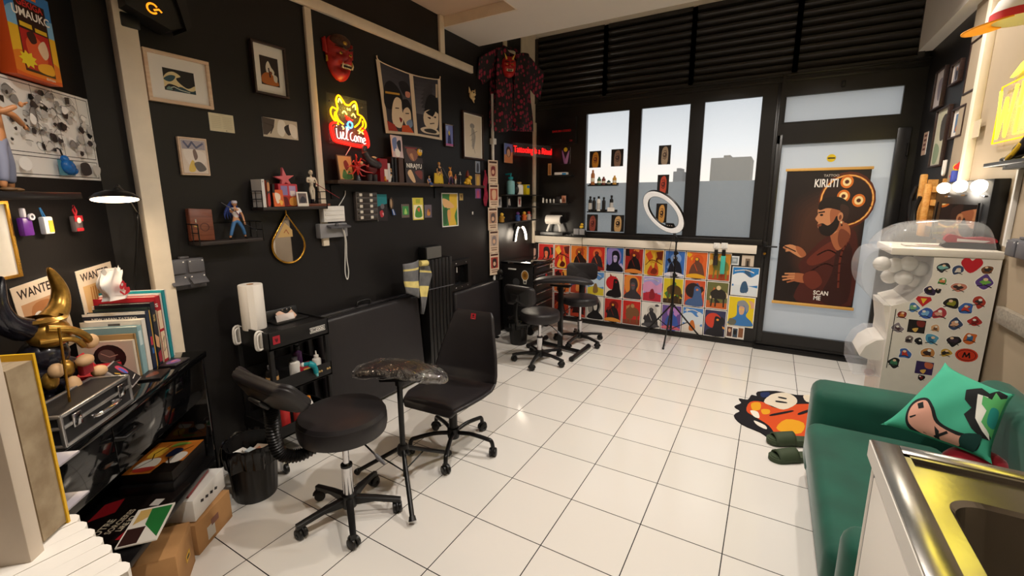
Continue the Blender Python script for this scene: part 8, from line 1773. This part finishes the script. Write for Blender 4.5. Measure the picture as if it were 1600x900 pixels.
# rug and slides
def fl(px): return [(p.x, p.y) for p in (onz(*q) for q in px)]
def cpx(l): return [(1100+x*.3888, 550+y*.3888) for x, y in l]
ro = smooth_loop(cpx([(120, 258), (145, 240), (122, 222), (150, 208), (140, 190), (175, 195), (190, 176), (212, 180), (215, 163), (290, 160), (370, 176), (450, 178), (520, 200), (545, 300), (520, 380), (450, 384), (360, 372), (270, 352), (225, 325), (150, 292)]), 3)
t = thing('rug', 'orange and black cartoon-shaped rug with a cream patch on the tiles beside the sofa', 'rug', (0, 0, 0))
m = MB(mat('black_pile', '17141a', .95, bump=.6, bscale=300)); m.prism(fl(ro), .0005, .008, 'z'); m.build('pile', t)
b = MB(PAPER)
for i, (c_, l) in enumerate((('d9501f', [(170, 240), (185, 205), (235, 205), (290, 230), (360, 215), (450, 215), (505, 240), (515, 320), (490, 370), (400, 362), (300, 345), (260, 300), (200, 262)]), ('e8a41f', [(190, 210), (225, 208), (225, 235), (195, 238)]), ('e8a41f', [(330, 275), (400, 290), (390, 330), (330, 330), (290, 310)]), ('e8a41f', [(230, 235), (262, 236), (262, 252), (236, 254)]), ('e8dcc6', [(240, 205), (270, 175), (330, 168), (370, 190), (368, 215), (320, 236), (275, 222)]), ('22305e', [(228, 168), (262, 166), (258, 184), (232, 186)]), ('efe8da', [(185, 240), (215, 245), (222, 270), (200, 264)]), ('efe8da', [(200, 280), (245, 300), (250, 316), (215, 300)]), ('e8dcc6', [(400, 178), (450, 182), (450, 206), (410, 204)]), ('17141a', [(290, 200), (330, 206), (330, 211), (290, 206)]), ('17141a', [(300, 184), (330, 190), (328, 195), (300, 189)]), ('17141a', [(270, 255), (350, 240), (352, 246), (272, 262)]), ('17141a', [(380, 250), (440, 230), (442, 238), (384, 258)]))):
    b.use(ink(c_, .95)); b.face([(x, y, .0083+.0002*i) for x, y in fl(smooth_loop(cpx(l), 3))])
b.build('printed_pile', t, fix=False)
def slide(lb, u, v, rz):
    p = onz(u, v); t = thing('slide_sandal', lb, 'sandal', (p.x, p.y, 0.0105 if v < 700 else .0005), rz)
    O_ = mat('olive_foam', '3d4a33', .7); o_ = smooth_loop([(-.13, -.035), (-.14, 0), (-.13, .035), (0, .04), (.10, .048), (.14, .015), (.13, -.03), (.08, -.05), (0, -.042)], 5)
    m = MB(O_); m.prism(o_, 0, .026, 'z', smooth=True); m.prism([(x*.92, y*.85) for x, y in o_], .026, .03, 'z'); m.build('sole', t)
    m = MB(O_); m.grid(lambda a, c: (.0+.115*c-.01, -.05*math.cos(a*PI), .012+.062*math.sin(a*PI)*(1-.25*c)), 16, 6); o = m.build('strap', t); s_ = o.modifiers.new('th', 'SOLIDIFY'); s_.thickness = .010
a0 = math.atan2(-.45, -.89); slide('olive foam slide sandal half on the rug, farther of the pair', 1235, 694, a0-.05); slide('olive foam slide sandal on the tiles by the sofa, nearer of the pair', 1239, 718, a0+.08)

# capsule toy machine
YG = 1.45
def gp(l): return [(p.x, p.z) for p in (ony(u, v, YG) for u, v in l)]
CLR = mat('clear_plastic_dome', 'e4e6ec', .06, alpha=.22, spec=.9); IV = mat('ivory_plastic', 'e9e2d6', .35, noise=.02)
xr, z0 = 2.075, .0; t = thing('capsule_machine', 'white capsule toy machine covered in stickers with a clear domed top', 'vending machine', (0, 0, 0))
arc = [(1393, 478), (1420, 472), (1443, 456), (1456, 432), (1460, 402)]
ga = gp(arc); xl = gp([(1394, 480)])[0][0]; zt = gp([(1500, 403)])[0][1]
m = MB(IV); m.prism([(xl, .12)]+ga+[(xr, zt), (xr, .0), (xl+.06, 0)], YG, YG+.38, 'y'); m.build('body', t)
m = MB(IV); zb1 = gp([(1500, 391)])[0][1]; m.b2((gp([(1392, 395)])[0][0], YG-.004, zt), (xr+.004, YG+.384, zb1), bev=.006); m.build('rim', t)
gl = smooth_path([(x, z, 0) for x, z in gp([(1462, 398), (1390, 391), (1362, 395), (1347, 420), (1349, 448), (1366, 470), (1393, 479)])], 4); m = MB(CLR); m.prism([(q.x, q.y) for q in gl]+ga[1:], YG+.002, YG+.378, 'y', smooth=True); m.build('capsule_globe', t)
dm = smooth_path([(x, z, 0) for x, z in gp([(1369, 391), (1388, 367), (1424, 351), (1480, 346), (1540, 348), (1562, 358), (1567, 391)])], 5)
m = MB(CLR); n_ = len(dm)
def domef(a, c):
    k = a*(n_-1); i = min(int(k), n_-2); p = dm[i].lerp(dm[i+1], k-i); y = 2*c-1; s_ = (1-abs(y)**3.2)**.45
    return (1.86+(p.x-1.86)*(.86+.14*s_), YG+.19+.187*y, zb1+(p.y-zb1)*s_)
m.grid(domef, 36, 20); m.build('clear_dome', t, sharp=80)
m = MB(IV); m.prism(gp([(1383, 479), (1394, 480), (1394, 560), (1387, 545)]), YG+.03, YG+.35, 'y'); m.build('front_column', t)
tr_ = gp([(1392, 532), (1366, 530), (1345, 541), (1334, 560), (1332, 585), (1392, 592)]); m = MB(CLR); m.prism(tr_, YG+.01, YG+.37, 'y', smooth=True); m.build('prize_tray_cover', t)
m = MB(IV); m.prism(gp([(1392, 534), (1372, 536), (1355, 545), (1345, 560), (1360, 566), (1392, 570)]), YG+.05, YG+.33, 'y', smooth=True); m.build('prize_chute', t)
m = MB(PLAST); m.prism([(xl-.05, 0), (xr, 0), (xr, .03), (xl-.05, .03)], YG+.02, YG+.36, 'y'); m.build('foot_plate', t)
m = MB(SATIN); p_, q_ = gp([(1393, 482), (1386, 575)]); m.box(((p_[0]+q_[0])/2+.008, YG-.0005, (p_[1]+q_[1])/2), (.003, .001, p_[1]-q_[1])); m.build('door_seam', t)
SK = [(1473, 418, '2a2a30 7fb5b0', 9), (1497, 423, '3a4a6a d9d2c6', 8), (1518, 415, 'c4202c c4202c', 0), (1543, 421, '7a4a2a 2a2a2a', 8), (1539, 441, '5a3f86 6fae4a', 12), (1473, 439, '4a9a4a d98a5a', 8), (1498, 449, 'c9806a 3a2a2a', 10), (1453, 454, '3a2a4a 1a1418', 9), (1466, 454, '1a1418 1a1418', 5), (1443, 470, 'c4262c e8c43a', 1), (1427, 481, '4a7ab0 7ab07a', 9), (1446, 490, '3f5fb0 7ab0d8', 10), (1469, 490, 'b03a44 d9a08a', 11), (1485, 474, '1f1c1c 8a8a2a', 11), (1509, 482, '3a66b0 c03a2a', 10), (1530, 472, 'b03a2a 3a2a2a', 10), (1523, 503, 'b52f2a 7a1a1a', 9), (1492, 506, '3a4a6a d9a884', 10), (1461, 513, 'd9a878 6a4a34', 7), (1432, 510, '1f1a1a 7a2a24', 2), (1403, 513, '8a8086 4a3034', 9), (1409, 492, '8a2a24 c9823a', 9), (1420, 531, '7a6a66 2a2426', 7), (1436, 534, '1c1a1c 1c1a1c', 7), (1456, 531, '5aa0c0 2f6f96', 11), (1490, 532, '1c1a1e 3a2a3a', 10), (1516, 528, 'd0682a 3a6a96', 10), (1451, 551, 'c98a4a 3a2a2a', 11), (1477, 551, 'c9a03a 2a2422', 9), (1510, 555, 'd03a1e 1c1414', 3), (1414, 552, '3a66b0 c03a2a', 10), (1397, 566, '1c1a1c 3f7a5a', 10), (1444, 575, '3a2a5a c96a4a', 2), (1439, 590, '1a1a1c 8a1f24', 6)]
rg = random.Random(2)
for u, v, cs_, r_ in SK:
    c1, c2 = cs_.split(); p = ony(u, v, YG); b = MB(PAPER)
    if r_ == 0: sh = [('s', c1, [(.5, .95), (.06, .45), (.12, .12), (.34, .06), (.5, .22), (.66, .06), (.88, .12), (.94, .45)])]; r_ = 12
    elif r_ == 1: sh = [('p', c1, [(.1, .15), (.9, .15), (1, .4), (.5, 1), (0, .4)]), ('p', c2, [(.3, .3), (.7, .3), (.5, .75)])]; r_ = 9
    elif r_ == 2: sh = [('r', c1, .05, .05, .95, .95), ('s', c2, [(.5, .1), (.9, .15), (.85, .5), (.55, .45)]), ('s', 'd9b05a', [(.3, .7), (.6, .6), (.5, .9)])]; r_ = 11
    elif r_ == 3: sh = [('e', c1, .5, .5, .5, .42), ('e', c2, .5, .5, .42, .34), ('e', c1, .5, .5, .39, .31), ('l', c2, [(.35, .65), (.4, .35), (.5, .6), (.6, .35), (.65, .65)], .07)]; r_ = 12
    else:
        pts = [(.5+.42*rg.uniform(.55, 1.1)*math.cos(a), .5+.46*rg.uniform(.55, 1.1)*math.sin(a)) for a in [2*PI*k/8 for k in range(8)]]
        sh = [('s', 'f6f2ea', [(.5+(x-.5)*1.12, .5+(y-.5)*1.12) for x, y in pts]), ('s', c1, pts), ('s', c2, [(.5+(x-.5)*.55+rg.uniform(-.1, .1), .5+(y-.5)*.5) for x, y in pts]), ('e', ('e9c9a4', 'efe9de')[rg.random() > .6], .48+rg.uniform(-.1, .1), .34, .10, .09), ('l', '1a1616', [(.2, .75), (.5, .65), (.8, .8)], .05)]
    w_ = r_*2*.0035; draw(b, sh, w_, w_, y=0); b.build('sticker', t, loc=(p.x, YG-.0004, p.z), fix=False)
for k, (u, v, y) in enumerate(((1378, 412, .08), (1398, 414, .10), (1420, 412, .09), (1438, 420, .12), (1390, 432, .16), (1412, 434, .10), (1430, 438, .17), (1404, 420, .25), (1425, 424, .26))):
    p = ony(u, v, YG+y); m = MB(mat('white_capsule', 'eee9e1', .25)); m.sph((0, 0, 0), .040, n=20); m.lathe([(.0405, -.002), (.0415, -.002), (.0415, .002), (.0405, .002)], n=24); tag(m.build('toy_capsule', None, loc=p), 'white toy capsule inside the clear globe of the machine', 'capsule', 'white capsules in the globe')
for k, (u, v) in enumerate(((1358, 578), (1384, 580))):
    p = ony(u, v, YG+.16); m = MB(CLR); m.sph((0, 0, 0), .038, n=18); m.use(ink(('d9b0b0', 'd9d0e0')[k])).sph((0, 0, -.012), (.024, .024, .02), n=12); tag(m.build('toy_capsule', None, loc=p), ('clear toy capsule at the front of the prize tray', 'clear toy capsule at the back of the prize tray')[k], 'capsule')
p = ony(1512, 391, YG+.12); t = thing('model_shoe', 'small red and black model shoe under the clear dome', 'model', (p.x, p.y, zb1+.0005), -.1)
m = MB(PLAST); m.prism(smooth_loop([(-.09, 0), (.09, 0), (.10, .02), (.085, .03), (-.08, .028)], 3), -.03, .03, 'y'); m.build('sole', t); m = MB(ink('a01f2c', .4)); m.prism(smooth_loop([(-.085, .028), (.08, .03), (.085, .055), (.04, .06), (-.02, .055), (-.08, .07)], 3), -.026, .026, 'y'); m.use(ink('d9d0ca')).prism([(-.05, .035), (.05, .033), (.07, .042), (-.05, .05)], -.0275, .0275, 'y'); m.build('upper', t)
p = ony(1440, 391, YG+.15); flat('leaflet', 'white leaflet with a brown band lying under the clear dome', 'leaflet', 0, 0, 0, .16, .10, .006, 'd9cfc6', 0, [('r', 'e6dfd6', 0, 0, 1, 1), ('r', '7a4438', .35, .2, .98, .8)]).location = (p.x, p.y, zb1+.0005)
bpy.data.objects[[o.name for o in bpy.data.objects if o.name.startswith('leaflet')][-1]].rotation_euler = (0, 0, 0)
# vanity mirror on the right wall
c_, wv, hv = rect('R', ((1471, 285), (1566, 279), (1530, 352), (1452, 352)), .06); c_.x = XR-.001
t = thing('vanity_mirror', 'black framed vanity mirror with lit round bulbs on the right wall above the capsule machine', 'mirror', tuple(c_), -PI/2)
hv += .10; zc_ = -.05
m = MB(PLAST); m.b2((-wv/2, -.06, zc_-hv/2), (wv/2, 0, zc_+hv/2), bev=.004); m.build('frame', t); m = MB(mat('mirror_glass', 'dedede')); m.b2((-wv/2+.14, -.062, zc_-hv/2+.03), (wv/2-.14, -.06, zc_+hv/2-.13)); m.build('glass', t)
m = MB(SATIN); m.tube([(-wv/2+.08, -.07, zc_-hv/2), (-wv/2+.10, -.07, zc_+hv/2-.12)], .005, n=6); m.build('side_bar', t); m = MB(SATIN); m.tube([(wv/2-.08, -.07, zc_-hv/2), (wv/2-.10, -.07, zc_+hv/2-.12)], .005, n=6); m.build('side_bar', t)
BULB = glow('vanity_bulb', 'fff0d8', 4)
for u, v in ((1477, 294), (1503, 291), (1533, 291)):
    q = onx(u, v, XR-.08)-c_; m = MB(BULB); m.sph((-q.y, -.085, q.z), .034, n=18); m.build('bulb', t); m = MB(CHROME); m.box((-q.y, -.064, q.z-.05), (.06, .008, .008)); m.build('bulb_base', t)
l = bpy.data.lights.new('vanity_glow', 'POINT'); l.energy = 3; l.color = (1, .9, .76); l.shadow_soft_size = .06; o = bpy.data.objects.new('lamp_light', l); COL.objects.link(o); o.parent = t; o.location = (0, -.2, .1)
mtop = c_.z+zc_+hv/2
# right wall pictures
def fr(cs_, lb, sh, mount='e6ddd2', wd=BWOOD, inner=(.22, .2, .78, .8), **k): return framed('R', cs_, lb, wd, sh, mount=mount, inner=inner, fw_=.012, dp=.025, **k)
A_ = [('r', '8f8b90', 0, 0, 1, 1), ('s', '3a3a44', [(.3, .2), (.7, .3), (.6, .9), (.3, .8)]), ('s', 'b58a6a', [(.4, .15), (.6, .2), (.5, .4)])]
fr(((1461, 113), (1475, 104), (1469, 165), (1453, 175)), 'tall pale framed sketch, nearest the door in the upper row', [('r', 'd8cdc9', 0, 0, 1, 1), ('s', '8a8088', [(.3, .3), (.7, .25), (.6, .8), (.35, .7)])], inner=(.06, .04, .94, .96))
fr(((1489, 99), (1502, 91), (1495, 127), (1477, 139)), 'small tilted framed photo in the upper row of the right wall', A_, inner=(.25, .12, .8, .88))
fr(((1515, 68), (1541, 49), (1530, 138), (1505, 147)), 'large framed print with a wide tan mount, topmost on the right wall', [('r', '4f4a55', 0, 0, 1, 1), ('s', '8a7f86', [(.2, .9), (.4, .3), (.8, .5), (.8, .95)])], mount='d8b898', inner=(.3, .3, .75, .7))
fr(((1465, 173), (1482, 162), (1468, 258), (1446, 264)), 'tall dark framed landscape with a pale valley, lower row by the door', [('r', 'c9c4a8', 0, 0, 1, 1), ('s', '4a4540', [(.4, .2), (.8, .1), (.9, .5), (.5, .55)]), ('s', '8a9a7a', [(.1, .6), (.6, .7), (.5, .95), (.1, .95)])], inner=(.08, .04, .92, .96))
fr(((1488, 172), (1508, 161), (1501, 212), (1479, 219)), 'square framed colourful sketch with a white mount, lower row of the right wall', [('r', '5f7a96', 0, 0, 1, 1), ('s', 'b5653a', [(.2, .7), (.5, .5), (.9, .7), (.8, .95), (.2, .95)])])
card('R', ((1443, 208), (1450, 206), (1446, 240), (1440, 244)), 'narrow tan paper strip beside the door on the right wall', [('r', 'c9a890', 0, 0, 1, 1)]+[('r', '6a3a34', .2, .1+.2*k, .8, .2+.2*k) for k in range(4)])
card('R', ((1514, 192), (1532, 187), (1529, 213), (1511, 218)), 'blank beige paper tag on the pilaster', [('r', 'c2b196', 0, 0, 1, 1)], off=.022)
q = onx(1478, 262, XR); m = MB(mat('ivory_plastic', 'e9e2d6')); m.tube(smooth_path([(0, -.02, .05), (0, -.02, -.03), (0, 0, -.05), (0, .02, -.03), (0, .02, .05)], 5), .007, n=8); tag(m.build('wall_hook', None, loc=(XR-.008, q.y, q.z)), 'small cream U-shaped wall hook under the frames', 'hook')
WO = wood('honey_wood', 'c98a3e', 'd9a35a', 6, .45); q = onx(1453, 303, XR-.06); t = thing('wooden_rack', 'honey wood wall rack with black straps behind the vanity mirror', 'rack', (XR-.001, q.y+.06, q.z), -PI/2)
for x, z in ((-.10, .02), (.04, -.05)):
    m = MB(WO); m.b2((x-.02, -.09, z-.24), (x+.02, -.05, z+.12), bev=.01); m.build('upright', t)
for z in (.03, -.06, -.2):
    m = MB(WO); m.b2((-.06, -.05, z-.02), (.2, -.02, z+.02), bev=.004); m.build('rail', t)
m = MB(WO); m.b2((-.08, -.05, -.3), (-.05, 0, .1)); m.b2((.12, -.02, -.3), (.15, 0, .1)); m.build('wall_batten', t)
m = MB(PLAST); m.tube(smooth_path([(-.11, -.10, .06), (-.15, -.11, -.05), (-.13, -.10, -.2), (-.10, -.1, -.05)], 5), .014, n=8); m.tube(smooth_path([(.03, -.10, -.02), (-.01, -.11, -.12), (.0, -.10, -.26)], 5), .014, n=8); m.build('strap', t)
q = onx(1493, 271, XR-.03); t = thing('brick_toy', 'red, yellow and blue toy figure on top of the vanity mirror', 'toy', (XR-.032, q.y, mtop+.0005), -PI/2)
m = MB(ink('3a4aa0')); m.b2((-.02, -.015, 0), (.02, .015, .07), bev=.003); m.use(ink('c02a3a')).b2((-.06, -.01, .03), (.0, .01, .045), bev=.003); m.use(ink('e8c42a')).sph((.012, 0, .09), (.024, .018, .022), n=12); m.use(ink('c9302a')).tube([(.02, 0, .09), (.075, 0, .115)], [.018, .008], n=8); m.build('figure', t)
# yellow neon lettering on the right wall
NY = glow('neon_lemon', 'fff03c', 2.6); qa = onx(1551, 218, XR-.03); t = thing('neon_sign', 'bright yellow neon lettering beginning WE on the right wall, cut by the picture edge', 'neon sign', (XR-.001, qa.y, qa.z), -PI/2)
LT = {'W': [[(0, 1), (.22, 0), (.45, .8), (.68, 0), (.9, 1)]], 'E': [[(.7, 0), (0, 0), (0, 1), (.7, 1)], [(0, .52), (.6, .52)]], 'L': [[(0, 1), (0, 0), (.7, 0)]], 'C': [[(.75, .85), (.4, 1), (.05, .7), (.05, .3), (.4, 0), (.75, .15)]], 'O': [[(.4, 1), (.05, .7), (.05, .3), (.4, 0), (.75, .3), (.75, .7), (.4, 1)]], 'M': [[(0, 0), (.1, 1), (.45, .3), (.8, 1), (.9, 0)]]}
m = MB(NY); x = 0
for ch in 'WELCOME':
    for pth in LT[ch]: m.tube([(x+p[0]*.2, -.03, p[1]*.235) for p in pth], .0065, n=8)
    x += .245
m.build('lettering', t, fix=False); m = MB(CL); m.b2((-.02, -.02, -.03), (x, -.016, .27)); m.build('clear_back_plate', t)
m = MB(glow('neon_amber_edge', 'ffb40a', .9)); m.tube([(-.03, -.02, -.02), (-.03, -.02, .26), (x, -.02, .275)], .004, n=6); m.tube([(-.03, -.02, -.02), (x, -.02, -.03)], .004, n=6); m.build('outline', t)
m = MB(GREYP)
for k in (.05, .6, 1.2): m.cyl((k, -.016, .12), (k, 0, .12), .006, n=8)
m.build('stand_off', t)
qb = onx(1574, 122, XR-.03); m = MB(NY); m.prism([(0, 0), (.10, .045), (.28, .07), (.16, .02), (.30, .03)], -.02, -.008, 'y'); tag(m.build('neon_bolt', None, loc=(XR-.001, qb.y, qb.z), rot=(0, 0, -PI/2)), 'yellow glowing bolt shape above the yellow lettering', 'neon sign')
for yy in (.2, .75):
    l = bpy.data.lights.new('neon_glow', 'POINT'); l.energy = 1.3; l.color = (1, .86, .08); l.shadow_soft_size = .08; o = bpy.data.objects.new('neon_light', l); COL.objects.link(o); o.parent = t; o.location = (yy, -.10, .12)
qc = onx(1537, 256, XR-.14); m = MB(BLACKFRAME); m.b2((XR-.14, .55, qc.z-.018), (XR-.001, qc.y, qc.z), bev=.002); m.b2((XR-.11, .7, qc.z-.035), (XR-.001, qc.y-.12, qc.z-.018)); tag(m.build('wall_shelf'), 'black wall shelf under the yellow neon lettering', 'shelf')
p = onx(1578, 247, XR-.08); t = thing('reclining_figurine', 'dark reclining figurine with a yellow sash on the shelf under the yellow neon', 'figurine', (XR-.075, p.y-.04, qc.z+.0005), -PI/2)
skin('body', [(-.10, 0, .012), (-.03, 0, .03), (.04, 0, .035), (.10, 0, .08), (.15, 0, .13), (-.09, .03, .012), (-.02, .03, .05)], [(0, 1), (1, 2), (2, 3), (3, 4), (5, 6), (6, 2)], [.012, .016, .026, .028, .02, .012, .016], ink('1a181c', .4), t, root=2)
m = MB(ink('1a181c')); m.sph((-.115, 0, .014), (.03, .014, .013), n=12); m.sph((-.105, .03, .014), (.03, .014, .013), n=12); m.build('shoe', t); m = MB(ink('c9a06a')); m.sph((.165, 0, .165), (.024, .022, .028), n=14); m.build('head', t); m = MB(ink('d9b02a')); m.tube([(.0, -.025, .012), (.06, -.03, .03), (.09, -.02, .07)], .009, n=8); m.build('sash', t)
p = onx(1592, 30, XR-.09); t = thing('baseball_cap', 'white and red cap with an orange brim hung high on the right wall', 'cap', (XR-.09, p.y-.03, p.z-.01), PI)
m = MB(ink('ece6dc', .8)); m.lathe([(.105, 0), (.104, .04), (.085, .09), (.045, .12), (0, .128)], n=28); m.build('crown', t); m = MB(ink('c02a2a', .8)); m.lathe([(.1062, .0), (.1058, .035)], n=28); m.build('band', t)
m = MB(ink('ec9a1e', .7)); m.grid(lambda a, c: ((.098+.10*c*math.sin(a*PI))*math.cos(-PI*.02+(a-.5)*2.2), (.098+.10*c*math.sin(a*PI))*math.sin((a-.5)*2.2), .002-.03*c*math.sin(a*PI)), 18, 6); o = m.build('brim', t); s_ = o.modifiers.new('th', 'SOLIDIFY'); s_.thickness = .006
m = MB(SATIN); m.cyl((-.09, 0, .06), (-.10, 0, .06), .012, n=10); m.build('peg', t)
# low right wall: socket, granite ledge, conduit
socket_box('R', ((1571, 376), (1606, 372), (1606, 406), (1569, 404)), 'grey wall socket box beside the dome of the capsule machine', 1)
GR = mat('speckled_granite', '8d8578', .35, noise=.35, nscale=90); m = MB(GR); m.b2((XR-.03, .3, .93), (XR-.001, 1.38, 1.005), bev=.003); tag(m.build('granite_ledge'), 'speckled granite strip along the right wall above the sofa', 'ledge')
m = MB(WHITEP); m.b2((XR-.02, 1.46, 1.28), (XR-.001, 1.48, 1.66), bev=.002); m.b2((XR-.014, 1.2, 1.275), (XR-.001, 1.46, 1.29)); tag(m.build('cable_conduit'), 'thin white cable conduit on the right wall near the socket', 'conduit')
# stainless sink unit
ZK = .90; c0, c1, c2 = onz(1361, 686, ZK), onz(1411, 708, ZK), onz(1472, 763, ZK); X0, Y0 = c0.x, c0.y
ST = mat('brushed_stainless', 'a09d97', .20, metal=1.0, noise=.06, nscale=6, bump=.05, bscale=60)
t = thing('sink_unit', 'stainless steel sink on a white cabinet in the near right corner', 'sink', (X0, Y0, 0)); XW, YN = XR-.02-X0, -1.25
a, b_ = c1.x-X0, c1.y-Y0; e, f_ = c2.x-X0, c2.y-Y0
m = MB(ST); m.b2((0, YN, ZK-.04), (a, 0, ZK), bev=.0015); m.b2((a, b_, ZK-.04), (XW, 0, ZK), bev=.0015); m.b2((a, b_-.012, ZK-.03), (XW, b_, ZK-.002)); m.b2((a-.001, YN, ZK-.03), (a+.012, b_, ZK-.002))
m.b2((a+.012, YN, ZK-.03), (e, b_-.012, ZK-.012)); m.b2((e, f_, ZK-.03), (XW, b_-.012, ZK-.012)); m.build('worktop', t); m = MB(mat('white_edge_band', 'd9d5cd', .4)); m.b2((-.003, YN, ZK-.046), (-.0005, 0, ZK-.003)); m.build('edge_band', t)
m = MB(ST); r_ = .06
def cor(x, y, q): return [(x+q*(1-math.cos(k*PI/16)), y-q*(1-math.sin(k*PI/16))) for k in range(9)]
bas = [(e, YN)]+cor(e, f_, r_)+[(XW, f_)]
for z_, ins, z2, in2 in ((ZK-.012, 0, ZK-.02, .008), (ZK-.02, .008, ZK-.18, .02), (ZK-.18, .02, ZK-.20, .05)):
    o1 = [(x+(ins if x < XW else 0), y-(ins if y > YN else 0)) for x, y in bas]; o2 = [(x+(in2 if x < XW else 0), y-(in2 if y > YN else 0)) for x, y in bas]
    for k in range(len(bas)-1): m.face([(*o1[k], z_), (*o1[k+1], z_), (*o2[k+1], z2), (*o2[k], z2)], True)
m.face([(*q, ZK-.20) for q in [(x+(.05 if x < XW else 0), y-(.05 if y > YN else 0)) for x, y in bas]+[(XW, YN)]])
kk = [(e, f_)]+cor(e, f_, r_); m.face([(*q, ZK-.012) for q in kk[:1]+kk[1:]]); m.build('basin', t, fix=False)
m = MB(CHROME); m.lathe([(0, .002), (.03, .002), (.036, 0)], o=(e+.3, f_-.35, ZK-.199), n=20); m.build('drain', t)
CB = mat('white_laminate', 'e3ddd3', .4); m = MB(CB); m.b2((.012, YN, 0), (.03, -.06, ZK-.041)); m.b2((.012, -.03, 0), (XW, -.008, ZK-.041)); m.cyl((.028, -.022, 0), (.028, -.022, ZK-.041), .022, n=16); m.build('cabinet', t)
m = MB(PLAST); m.b2((.006, -.075, .05), (.012, -.05, ZK-.05)); m.build('black_strip', t); m = MB(CB); m.b2((0, YN, .08), (.011, -.082, ZK-.06), bev=.002); d_ = m.build('door', t); m = MB(CHROME); m.tube([(0, -.4, .7), (-.025, -.4, .7), (-.025, -.52, .7), (0, -.52, .7)], .005, n=8); m.build('handle', d_)  # black strip fills the gap between corner post and door
